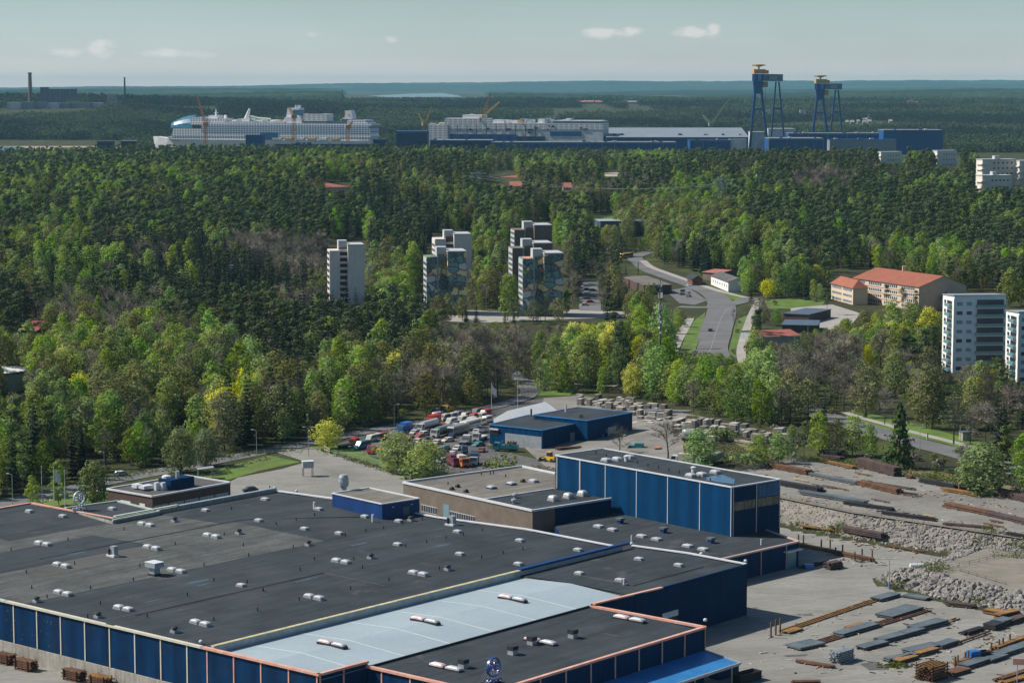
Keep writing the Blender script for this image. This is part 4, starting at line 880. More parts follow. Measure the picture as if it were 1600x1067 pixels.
# school with red roof
SCH = rect3((1404, 450), (1333, 430), (1470, 440), 15.0)
def gabled(name, label, cat, poly, zbase, zeave, rise, wallm, roofm, over=.7, hip=False, group=None):
    """poly: near corner, along, across ; ridge runs along the first edge"""
    A, B, C_, D_ = (Vector(p) for p in poly); o = thing(name, label, cat, (A.x, A.y, zbase), 0, group)
    m1 = (A + D_) / 2; m2 = (B + C_) / 2; mb = MB(); mb.prism(poly, zbase - 1, zeave, 0)
    if not hip:
        for a, b, mm in ((A, D_, m1), (B, C_, m2)): mb.face([(*a, zeave), (*b, zeave), (*mm, zeave + rise)], 0)
    part('wall', mb, wallm, o); e = (B - A).normalized() * over; n = (D_ - A).normalized() * over; s = rise / ((D_ - A).length / 2) * over
    r1, r2 = (m1 - e, m2 + e) if not hip else (m1 + (B - A).normalized() * (D_ - A).length * .4, m2 - (B - A).normalized() * (D_ - A).length * .4)
    mb = MB(); mb.face([(*(A - e - n), zeave - s + .05), (*(B + e - n), zeave - s + .05), (*r2, zeave + rise + .05), (*r1, zeave + rise + .05)]); mb.face([(*(C_ + e + n), zeave - s + .05), (*(D_ - e + n), zeave - s + .05), (*r1, zeave + rise + .05), (*r2, zeave + rise + .05)])
    if hip:
        mb.face([(*(D_ - e + n), zeave - s + .05), (*(A - e - n), zeave - s + .05), (*r1, zeave + rise + .05)]); mb.face([(*(B + e - n), zeave - s + .05), (*(C_ + e + n), zeave - s + .05), (*r2, zeave + rise + .05)])
    part('roof', mb, roofm, o); return o
zs = G(1330, 490)[2]
def quadpx(pts, z): return [P(x, y, z)[:2] for x, y in pts]
S1 = rect3((1436, 448), (1334, 434), (1473, 440), zs + 12.5)
sch = gabled('school', 'long cream three storey school with a red tiled roof and grey gable', 'school', S1, zs, zs + 12.5, 5.0, M['plaster'], M['tile'])
LS = (Vector(S1[1]) - Vector(S1[0])).length
for j in range(4):
    for a, b in ((.06, .26), (.32, .52), (.56, .76), (.82, .97)): windows(S1, 0, [(LS * a, LS * b)], zs + 1.1 + j * 3.0, zs + 2.7 + j * 3.0, sch, M['glass'], None, .05, 1.7, .55)
mb = MB(); c = (Vector(S1[0]) * .42 + Vector(S1[1]) * .58); n_ = (Vector(S1[3]) - Vector(S1[0])) * .5; mb.box((*(c + n_), zs + 16), (1.6, 1.4, 4.2), 0, 0); part('chimney', mb, M['plaster'], sch)
mb = MB()
for j in range(3): panel(mb, S1, 0, .2, LS * .98, zs + 3.2 + j * 3, zs + 3.5 + j * 3, .07)
part('trim', mb, M['tile'], sch)
S2 = rect3((1333, 449), (1299, 441), (1345, 446), zs + 9.5)
ann = gabled('school_annex', 'lower cream school wing with red roof at the left of the school', 'school', S2, zs, zs + 9.5, 3.5, M['plaster'], M['tile'], hip=True)
LS2 = (Vector(S2[1]) - Vector(S2[0])).length
for j in range(3): windows(S2, 0, [(LS2 * .05, LS2 * .45), (LS2 * .52, LS2 * .95)], zs + .9 + j * 3.0, zs + 2.4 + j * 3.0, ann, M['glass'], None, .05, 1.6, .55)
def shed(label, corners, zt, zb, wallm, roofm, name='shed', cat='shed', rise=.0, group=None):
    """flat or gabled outbuilding from three roof corners near, along, across"""
    z0 = G(*corners[0])[2]; poly = rect3(*corners, z0 + zt)
    if rise: return gabled(name, label, cat, poly, z0, z0 + zt, rise, wallm, roofm)
    o = thing(name, label, cat, (*poly[0], z0), 0, group); part('wall', MB().prism(poly, z0 - .5, z0 + zt, 0), wallm, o)
    part('roof', MB().prism([tuple(Vector(p) + (Vector(p) - sum((Vector(q) for q in poly), Vector((0, 0))) / 4).normalized() * .5) for p in poly], z0 + zt, z0 + zt + .25, 0, None, True), roofm, o); return o
M['slate'] = surf('blue_grey_sheet', (0.075, 0.105, 0.14), 0.55, 0.15, .3, 2.)
shed('small red tiled roof peeping out right of the school', ((1478, 468), (1462, 461), (1484, 463)), 6, 0, M['plaster'], M['tile'], 'house', 'house', 2.5)
shed('blue grey roofed shelter in the school yard, rear one of two', ((1264, 492), (1224, 490), (1262, 482)), 4, 0, M['brick_dark'], M['slate'])
shed('long blue grey roofed shed in the school yard, front one of two', ((1277, 509), (1222, 508), (1280, 501)), 3.5, 0, M['brick_dark'], M['slate'])
shed('low house with faded red roof among yellow trees', ((1250, 524), (1192, 526), (1246, 514)), 4, 0, M['galv'], surf('faded_red_roof', (.26, .085, .06), .8, .2, .3, 2.), 'house', 'house', 1.5)
wl = shed('long white house with dark roof and a row of small windows beside the main road', ((1138, 440), (1111, 430), (1160, 436)), 5.2, 0, M['plaster_white'], M['asphalt_dark'], 'white_house', 'house', 2.0)
ply = rect3((1138, 440), (1111, 430), (1160, 436), G(1138, 440)[2] + 5.2); LL = (Vector(ply[1]) - Vector(ply[0])).length; zz = G(1138, 440)[2]
windows(ply, 0, [(LL * (.07 + .13 * q), LL * (.07 + .13 * q) + 1.3) for q in range(7)], zz + 1.6, zz + 3.4, wl, M['glass'], M['plaster_white'])
shed('small house with pale red roof behind the long white house', ((1122, 427), (1098, 425), (1130, 421)), 4, 0, M['brick'], surf('pink_red_roof', (.34, .12, .10), .8, .2, .3, 2.), 'house', 'house', 1.2)
shed('grey flat roofed roadside hall with a pale edge left of the main road', ((1006, 446), (969, 432), (1040, 442)), 4.5, 0, M['brick_dark'], M['felt_tan'], 'roadside_hall', 'hall')
shed('pale grey sports hall roof beyond the slim dark trees', ((938, 346), (928, 343), (975, 336)), 7, 0, M['slate'], M['pale_roof'], 'sports_hall', 'hall')
shed('little red cottage hidden in trees by the main road', ((1082, 436), (1074, 431), (1088, 430)), 3.5, 0, M['rust'], M['dark'], 'cottage', 'house', 1.8)
shed('red roofed wooden house deep in the left hand wood', ((57, 516), (34, 515), (68, 508)), 5, 0, M['rust'], surf('red_brown_roof', (.22, .06, .045), .8, .2, .3, 2.), 'house', 'house', 3)
for k, (a, b, c, l) in enumerate((((545, 292), (508, 293), (548, 284), 'orange tiled roof showing alone above the dark middle forest'), ((800, 280), (762, 279), (803, 270), 'broad red tiled roof above the middle forest, larger of the pair'), ((815, 291), (797, 291), (816, 284), 'lower red tiled roof beside the broad red one'), ((965, 272), (942, 271), (970, 266), 'pale flat house behind a yellow tree in the middle forest'), ((893, 293), (880, 293), (896, 286), 'small orange roof in the forest right of the broad red one'))):
    shed(l, (a, b, c), 5, 0, M['plaster'], M['tile'] if k != 3 else M['roof_white'], 'house', 'house', 2.2 if k != 3 else 0)
# grey storage tank at the left edge
p = G(-6, 608); tk = thing('storage_tank', 'pale grey round storage tank with domed white top at the left edge', 'storage tank', p)
part('shell', MB().lathe((0, 0, -1), [(11.5, 0), (11.5, 7.2), (11.7, 7.2), (11.7, 7.5)], 28), surf('blue_grey_tank', (.30, .36, .43), .5, .12, .2, 1.), tk, False)
part('roof', MB().lathe((0, 0, 6.5), [(11.4, .8), (8, 1.3), (4, 1.8), (0, 2.0)], 28), M['plaster_white'], tk, False)
mb = MB()
for q in range(28):
    a = 2 * math.pi * q / 28; b_ = a + 2 * math.pi / 28; mb.tube((11.5 * math.cos(a), 11.5 * math.sin(a), 6.4), (11.5 * math.cos(a), 11.5 * math.sin(a), 7.6), .07, .07, 4); mb.tube((11.5 * math.cos(a), 11.5 * math.sin(a), 7.6), (11.5 * math.cos(b_), 11.5 * math.sin(b_), 7.6), .07, .07, 4)
part('railing', mb, M['galv'], tk, False)
# blue workshop and white tent hall in the truck yard
WS1 = [P(x, y, 6.2)[:2] for x, y in ((848, 673), (765, 664), (826, 649), (905, 661))]
ws = thing('blue_workshop', 'bright blue workshop with grey sliding doors in the truck yard', 'workshop', (*WS1[0], 0))
part('wall', MB().prism(WS1, 0, 6.2, 0), M['blue'], ws); part('roof', MB().prism(inset(WS1, .3), 6.2, 6.35, 0), M['felt'], ws)
mb = MB()
for i in range(4): mb.bar((*WS1[i], 6.2), (*WS1[(i + 1) % 4], 6.2), .4, .3)
part('coping', mb, M['blue_roof'], ws)
l0 = (Vector(WS1[1]) - Vector(WS1[0])).length
dr = part('sliding_door', panel(MB(), WS1, 0, l0 * .02, l0 * .70, .05, 4.2, .12), M['galv'], ws)
part('window', panel(MB(), WS1, 0, l0 * .83, l0 * .97, 3.2, 4.8, .1), M['glass'], ws); part('awning', panel(MB(), WS1, 0, l0 * .82, l0 * .98, 4.85, 5.3, .6), M['pinkdome'], ws)
WS2 = [P(x, y, 7.6)[:2] for x, y in ((918, 658), (834, 649), (903, 637), (988, 645))]
part('wall', MB().prism(WS2, 0, 7.6, 0), M['blue'], ws); part('roof', MB().prism(inset(WS2, .3), 7.6, 7.75, 0), M['felt'], ws)
mb = MB()
for i in range(4): mb.bar((*WS2[i], 7.6), (*WS2[(i + 1) % 4], 7.6), .4, .3)
part('coping', mb, M['blue_roof'], ws)
l3 = (Vector(WS2[3]) - Vector(WS2[0])).length
part('door', panel(MB(), WS2, 3, l3 * .38, l3 * .55, .05, 4.3, .1), M['galv'], ws)
l13 = (Vector(WS1[3]) - Vector(WS1[0])).length; part('door', panel(MB(), WS1, 3, l13 * .05, l13 * .25, .05, 3.6, .1), M['galv'], ws)
for p_, h_ in (((906, 660), 2.6), ((909, 659), 2.6), ((830, 650), 2.4)): x, y, z = P(*p_, 6.3); part('chimney', MB().tube((x, y, z), (x, y, z + h_), .3, .3, 8), M['rust'], ws)
x, y, z = P(884, 644, 7.7); part('flue', MB().tube((x, y, z), (x, y, z + 2.6), .3, .3, 8), M['white'], ws)
_a = Vector(WS1[1]); _a = _a + (Vector(WS1[2]) - _a) * .92; _e = (Vector(WS1[2]) - _a).normalized(); _n = Vector((-_e.y, _e.x)); _n = _n if _n.x < 0 or _n.y > 0 else -_n
T1 = [tuple(_a + _n * 1.2 - _e * .5), tuple(_a + _n * 1.2 + _e * 25), tuple(_a + _n * 12 + _e * 25), tuple(_a + _n * 12 - _e * .5)]
tent = thing('tent_hall', 'white fabric storage tent behind the blue workshop', 'tent hall', (*T1[0], 0))
A, B, C_, D_ = (Vector(q) for q in T1); mb = MB(); mb.prism(T1, 0, 4.5, 0); m1 = (A + D_) / 2; m2 = (B + C_) / 2
mb.face([(*A, 4.5), (*B, 4.5), (*m2, 7.6), (*m1, 7.6)]); mb.face([(*C_, 4.5), (*D_, 4.5), (*m1, 7.6), (*m2, 7.6)]); mb.face([(*D_, 4.5), (*A, 4.5), (*m1, 7.6)]); mb.face([(*B, 4.5), (*C_, 4.5), (*m2, 7.6)])
part('cover', mb, surf('tent_fabric', (.78, .78, .76), .7, .06, .3, 1.), tent)
mb = MB()
for q in range(1, 9):
    c = A + (B - A) * q / 9; mb.box((*(c + Vector((-.02, -.06))), 0), (.14, .1, 4.5), 0)
part('frame', mb, M['galv'], tent)
# ------------------------------------------------------------------ trees
def rvec(r): 
    while True:
        v = Vector((r.uniform(-1, 1), r.uniform(-1, 1), r.uniform(-1, 1)))
        if 0.05 < v.length < 1: return v.normalized()
def leaf(mb, c, s, r, droop=0.0, m=0, out=None):
    n = rvec(r)
    if out is not None: n = n * .34 + out
    n.z = n.z * .9 + .22; n = n.normalized() if n.length > 1e-3 else Vector((0, 0, 1)); a = n.orthogonal().normalized(); a = (Matrix.Rotation(r.uniform(0, 6.28), 3, n) @ a); b = n.cross(a)
    l = s * r.uniform(.7, 1.3); w_ = l * r.uniform(.45, .8)
    k = len(mb.v); mb.v.extend((tuple(c - a * l * .5), tuple(c + b * w_ * .5 - Vector((0, 0, droop * .3))), tuple(c + a * l * .5 - Vector((0, 0, droop))), tuple(c - b * w_ * .5)))
    mb.f.append((k, k + 1, k + 2, k + 3)); mb.m.append(m)
def clump(mb, c, rx, rz, n, s, r, droop=0., hollow=.55):
    for _ in range(n):
        v = rvec(r) * (hollow + (1 - hollow) * r.random() ** .7); leaf(mb, c + Vector((v.x * rx, v.y * rx, v.z * rz)), s, r, droop, 0, v)
def trunk_mb(h, r0, r, lean=.03, branches=(), mm=0, n=6, top=.15):
    mb = MB(); p = Vector((0, 0, -.6)); pts = [p]
    for i in range(1, 5):
        pts.append(Vector((r.uniform(-lean, lean) * h * i / 4, r.uniform(-lean, lean) * h * i / 4, h * i / 4)))
    for i in range(4): mb.tube(pts[i], pts[i + 1], r0 * (1 - i / 4 * (1 - top)), r0 * (1 - (i + 1) / 4 * (1 - top)), n, mm, i in (0, 3))
    for z, ln, a, el in branches:
        k = min(3, int(z * 4)); q = pts[k].lerp(pts[k + 1], z * 4 - k); e = q + Vector((math.cos(a) * math.cos(el), math.sin(a) * math.cos(el), math.sin(el))) * ln
        mb.tube(q, e, r0 * .45 * (1 - z * .6), r0 * .1, 4, mm, False)
    return mb, pts
def tp(pts, z): k = min(3, int(z * 4)); return pts[k].lerp(pts[k + 1], z * 4 - k)
def make_tree(kind, seed, q=1.0):
    """returns (trunk builder, crown builder) of one tree in metres"""
    r = random.Random(seed); cr = MB()
    if kind == 'spruce':
        h = r.uniform(19, 24); Rr = r.uniform(2.9, 3.8); t, pts = trunk_mb(h, .24, r, .01, n=5, top=.05); L = 17
        for i in range(L):
            f = i / (L - 1); z = h * (.10 + .90 * f ** .92); rr = Rr * (1 - f) ** .85 * r.uniform(.8, 1.15) + .12; nb = max(4, int(11 * (1 - f * .6)))
            for k in range(nb):
                a = 6.283 * (k + r.random() * .8) / nb; ln = rr * r.uniform(.7, 1.15); d = Vector((math.cos(a), math.sin(a), 0)); s = Vector((-d.y, d.x, 0)); base = Vector((0, 0, z + .25)); w_ = .30 + ln * .24; dr = ln * .42
                b = len(cr.v); cr.v.extend(tuple(x) for x in (base, base + d * ln * .55 + s * w_ - Vector((0, 0, dr * .55)), base + d * ln - Vector((0, 0, dr * r.uniform(.7, 1.2))), base + d * ln * .55 - s * w_ - Vector((0, 0, dr * .55))))
                cr.f.append((b, b + 1, b + 2, b + 3)); cr.m.append(0)
                if f < .85:
                    for _ in range(2 if q >= 1 else 1): leaf(cr, base + d * ln * r.uniform(.35, .95) - Vector((0, 0, dr * .6)), .75, r, .4)
        clump(cr, Vector((0, 0, h * .95)), .25, .9, 8, .6, r)
    elif kind == 'fir':
        h = 19.0; t, pts = trunk_mb(h, .3, r, .01, n=6, top=.05)
        for i in range(30):
            f = i / 29; z = h * (.08 + .92 * f); rr = 4.6 * (1 - f) ** .62 * r.uniform(.75, 1.15) + .25
            for k in range(max(5, int(15 * (1 - f * .6)))):
                a = r.uniform(0, 6.283); d = Vector((math.cos(a), math.sin(a), 0)); ln = rr * r.uniform(.6, 1.1)
                for _ in range(4): leaf(cr, Vector((0, 0, z)) + d * ln * r.uniform(.45, 1) + Vector((0, 0, -ln * .22 + r.uniform(-.3, .3))), 1.0, r, .35, 0, d * .8)
    elif kind == 'pine':
        h = r.uniform(17, 21); br = [(r.uniform(.55, .9), r.uniform(1.5, 3), r.uniform(0, 6.28), r.uniform(.1, .6)) for _ in range(7)]; t, pts = trunk_mb(h * .93, .23, r, .03, br, n=5, top=.25)
        for i in range(15):
            f = r.uniform(.46, 1.0) if i else 1.0; a = r.uniform(0, 6.28); rr = (1.05 - abs(f - .72) * 2.2) * r.uniform(.4, 2.8); c = tp(pts, f * .98) + Vector((math.cos(a) * rr, math.sin(a) * rr, 0)); c.z = h * f
            clump(cr, c, r.uniform(1.4, 2.3), r.uniform(.7, 1.15), int(58 * q), .68, r)
    elif kind in ('birch', 'aspen', 'willow', 'sallow', 'maple', 'slim'):
        if kind == 'birch': h, w_, lo, n, cl, s = r.uniform(15, 20), r.uniform(3.6, 4.7), .14, 24, 62, .70
        elif kind == 'aspen': h, w_, lo, n, cl, s = r.uniform(14, 18), r.uniform(4.4, 5.6), .16, 26, 54, .70
        elif kind == 'maple': h, w_, lo, n, cl, s = r.uniform(11, 14), r.uniform(4.2, 5.2), .16, 30, 84, .64
        elif kind == 'slim': h, w_, lo, n, cl, s = r.uniform(13, 16), 1.0, .04, 16, 42, .6
        else: h, w_, lo, n, cl, s = r.uniform(9, 11.5), r.uniform(4.4, 5.4), .14, 32, 92, .6
        br = [(r.uniform(lo, .85), w_ * r.uniform(.6, 1.0), r.uniform(0, 6.28), r.uniform(.3, 1.0)) for _ in range(9)]; t, pts = trunk_mb(h * .92, .19 if kind not in ('willow', 'sallow') else .28, r, .03, br, n=5)
        for i in range(n):
            f = lo + (1 - lo) * (i + r.random()) / n; g = (f - lo) / (1 - lo); prof = (math.sin(math.pi * min(1, g * .86 + .13)) ** .75) if kind != 'slim' else (.5 + .5 * math.sin(math.pi * min(1, g * .9 + .08)))
            a = i * 2.4 + r.uniform(-.5, .5); rr = w_ * prof * r.uniform(.35, .85); c = tp(pts, min(.99, f)) + Vector((math.cos(a) * rr, math.sin(a) * rr, 0)); c.z = h * f * .98
            R1 = w_ * r.uniform(.34, .54); clump(cr, c, R1, R1 * r.uniform(.75, 1.15), int(cl * q * r.uniform(.7, 1.2)), s, r, .15 if kind in ('birch', 'willow') else 0)
    elif kind == 'bush':
        h = 3.2; t, pts = trunk_mb(1.6, .08, r, .05, n=4)
        for i in range(7):
            a = i * 2.4; rr = r.uniform(.3, 1.5); clump(cr, Vector((math.cos(a) * rr, math.sin(a) * rr, r.uniform(.8, 2.2))), r.uniform(.7, 1.1), r.uniform(.6, 1.), 40, .42, r)
    elif kind in ('bare', 'budding'):
        h = r.uniform(14, 19); Rw = r.uniform(3.2, 4.6); br = []; t, pts = trunk_mb(h * .85, .2, r, .04, (), n=5, top=.2)
        for i in range(13):
            f = r.uniform(.28, .85); a = i * 2.4 + r.uniform(-.4, .4); el = r.uniform(.45, 1.05); ln = Rw * r.uniform(.7, 1.25) * (1.25 - f * .6)
            q0 = tp(pts, f); e = q0 + Vector((math.cos(a) * math.cos(el), math.sin(a) * math.cos(el), math.sin(el))) * ln; t.tube(q0, e, .085 * (1.2 - f), .03, 3, 0, False)
            for _ in range(int(27 * q)):
                g = r.uniform(.25, 1); b0 = q0.lerp(e, g); d = rvec(r); d.z = abs(d.z) * .9 + .35; d.normalize(); l = r.uniform(.9, 2.4); e1 = b0 + d * l; sd = d.orthogonal().normalized() * r.uniform(.035, .07)
                b = len(cr.v); cr.v.extend((tuple(b0 - sd), tuple(b0 + sd), tuple(e1))); cr.f.append((b, b + 1, b + 2)); cr.m.append(0)
                for _ in range(2):
                    b2 = b0.lerp(e1, r.uniform(.3, .95)); d2 = (d + rvec(r) * .9).normalized(); e2 = b2 + d2 * r.uniform(.5, 1.2); s2 = d2.orthogonal().normalized() * r.uniform(.025, .05)
                    b = len(cr.v); cr.v.extend((tuple(b2 - s2), tuple(b2 + s2), tuple(e2))); cr.f.append((b, b + 1, b + 2)); cr.m.append(0)
        if kind == 'budding':
            for i in range(60 * 3):
                f = r.uniform(.35, 1.05); a = r.uniform(0, 6.28); rr = Rw * r.uniform(.2, 1.0) * math.sin(math.pi * min(1, f * .9)); leaf(cr, Vector((math.cos(a) * rr, math.sin(a) * rr, h * f)), .42, r, 0, 1)
    return t, cr
KM = {'spruce': ('bark', ['spruce']), 'pine': ('pinebark', ['pine']), 'birch': ('birchbark', ['birch']), 'aspen': ('bark', ['aspen']), 'maple': ('bark', ['maple']), 'willow': ('bark', ['willow']), 'bare': ('bark', ['twig']), 'budding': ('bark', ['twig', 'birch']), 'bush': ('bark', ['shrub']), 'sallow': ('bark', ['greywillow']), 'fir': ('bark', ['pine']), 'slim': ('bark', ['spruce'])}
KINDS = {'spruce': 3, 'pine': 3, 'birch': 4, 'aspen': 3, 'maple': 2, 'willow': 2, 'bare': 3, 'budding': 2, 'bush': 2, 'slim': 1, 'sallow': 2, 'fir': 1}
PROTO = {}; flatlist = []; FCOL = bpy.data.collections.new('woodland_models')
for kind, n in KINDS.items():
    PROTO[kind] = []
    for i in range(n):
        t, c = make_tree(kind, hash((len(kind), kind[0], i, 5)) % 9999 if False else (sum(map(ord, kind)) * 31 + i * 17))
        tm = t.mesh('trunk', [M[KM[kind][0]]]); cm_ = c.mesh('crown', [M[x] for x in KM[kind][1]])
        j = MB(); j.v = c.v + t.v; j.f = c.f + [tuple(a + len(c.v) for a in f) for f in t.f]; j.m = c.m + [len(KM[kind][1])] * len(t.f)
        fo = bpy.data.objects.new('tree_%03d' % len(flatlist), j.mesh('woodland_tree', [M[x] for x in KM[kind][1]] + [M[KM[kind][0]]])); FCOL.objects.link(fo)
        PROTO[kind].append((tm, cm_, len(flatlist), max(v[2] for v in c.v))); flatlist.append(fo)
M['far_dark'] = leafmat('far_dark_needles', (0.024, 0.044, 0.024), .01, .3, 0.0); M['far_mid'] = leafmat('far_mid_needles', (0.034, 0.056, 0.026), .01, .3, 0.0); M['far_light'] = leafmat('far_light_leaves', (0.085, 0.125, 0.04), .015, .35, 0.1)
# a far clump of several trees, for the woods beyond the shipyard
for i in range(5):
    r = random.Random(900 + i); j = MB(); mats_ = [M['far_dark'], M['far_mid'], M['far_light']]
    for k in range(11):
        c = Vector((r.uniform(-15, 15), r.uniform(-15, 15), 0)); hh = r.uniform(13, 22); mm = r.choice(((0, 0, 1), (0, 1, 1), (1, 1, 2), (2, 2, 1), (2, 2, 2))[i]); w_ = r.uniform(2.6, 4.5)
        for _ in range(38):
            v = rvec(r); f = (v.z + 1) / 2; ww = w_ * ((1 - f) ** .7 if mm == 0 else 1) * .9; leaf(j, c + Vector((v.x * ww, v.y * ww, 2 + (hh - 2) * f)), 2.4, r, .3, mm)
    fo = bpy.data.objects.new('tree_%03d' % len(flatlist), j.mesh('woodland_clump', mats_)); FCOL.objects.link(fo); PROTO.setdefault('clump', []).append((None, None, len(flatlist), 20)); flatlist.append(fo)

# where nothing may stand, in photo outlines
CLEAR = [
    [(-300, 1200), (-300, 812), (0, 777), (130, 748), (250, 726), (380, 703), (480, 684), (600, 662), (700, 645), (775, 627), (790, 612), (800, 596), (818, 590), (835, 604), (850, 616), (905, 612), (1010, 628), (1100, 648), (1210, 676), (1246, 706), (1290, 714), (1360, 724), (1430, 738), (1500, 756), (1600, 778), (1900, 830), (1900, 1200)],
    [(1078, 544), (1142, 548), (1158, 482), (1180, 468), (1130, 452), (1090, 430), (1040, 418), (1018, 402), (1030, 396), (980, 394), (966, 402), (985, 412), (1000, 428), (1045, 452), (1062, 480), (1100, 486)],
    [(1052, 556), (1062, 520), (1076, 500), (1100, 490), (1082, 540), (1060, 556)],
    [(1146, 550), (1158, 500), (1178, 486), (1176, 500), (1166, 540), (1164, 560), (1154, 560)],
    [(1345, 652), (1420, 668), (1500, 690), (1500, 716), (1420, 694), (1352, 680)],
    [(1198, 466), (1250, 470), (1300, 474), (1325, 486), (1310, 504), (1280, 512), (1222, 512), (1222, 484)], [(1192, 514), (1250, 514), (1250, 530), (1192, 532)],
    [(1110, 424), (1162, 424), (1162, 456), (1110, 446)], [(1298, 432), (1332, 420), (1475, 440), (1474, 456), (1436, 462), (1340, 492), (1298, 494)], [(1460, 456), (1486, 458), (1484, 470), (1462, 470)],
    [(1472, 456), (1574, 456), (1574, 548), (1472, 575)], [(1576, 482), (1620, 482), (1620, 580), (1578, 590)],
    [(512, 376), (575, 376), (575, 440), (512, 445)], [(662, 386), (734, 386), (734, 470), (662, 470)], [(812, 388), (884, 388), (884, 450), (812, 488)], [(676, 360), (740, 360), (740, 384), (676, 388)], [(798, 374), (866, 374), (866, 388), (798, 400)], [(822, 346), (864, 346), (864, 368), (822, 364)],
    [(700, 487), (985, 485), (985, 496), (880, 500), (700, 502)], [(908, 440), (934, 440), (938, 482), (910, 482)], [(1066, 450), (1104, 466), (1090, 478), (1064, 474)], [(968, 428), (1010, 440), (1005, 452), (968, 440)],
    [(1530, 250), (1600, 250), (1600, 290), (1532, 290)], [(1374, 236), (1414, 236), (1414, 254), (1374, 254)], [(1462, 234), (1500, 234), (1500, 262), (1462, 258)],
    [(508, 285), (548, 284), (548, 296), (508, 296)], [(760, 267), (806, 267), (816, 290), (762, 284)], [(942, 266), (970, 266), (970, 276), (942, 276)], [(878, 285), (896, 285), (896, 293), (878, 293)],
    [(0, 576), (44, 576), (44, 606), (0, 612)], [(32, 505), (68, 505), (68, 518), (32, 518)], [(926, 336), (962, 336), (962, 350), (926, 350)], [(1004, 404), (1040, 414), (1090, 428), (1150, 450), (1110, 448), (1050, 430)],
]
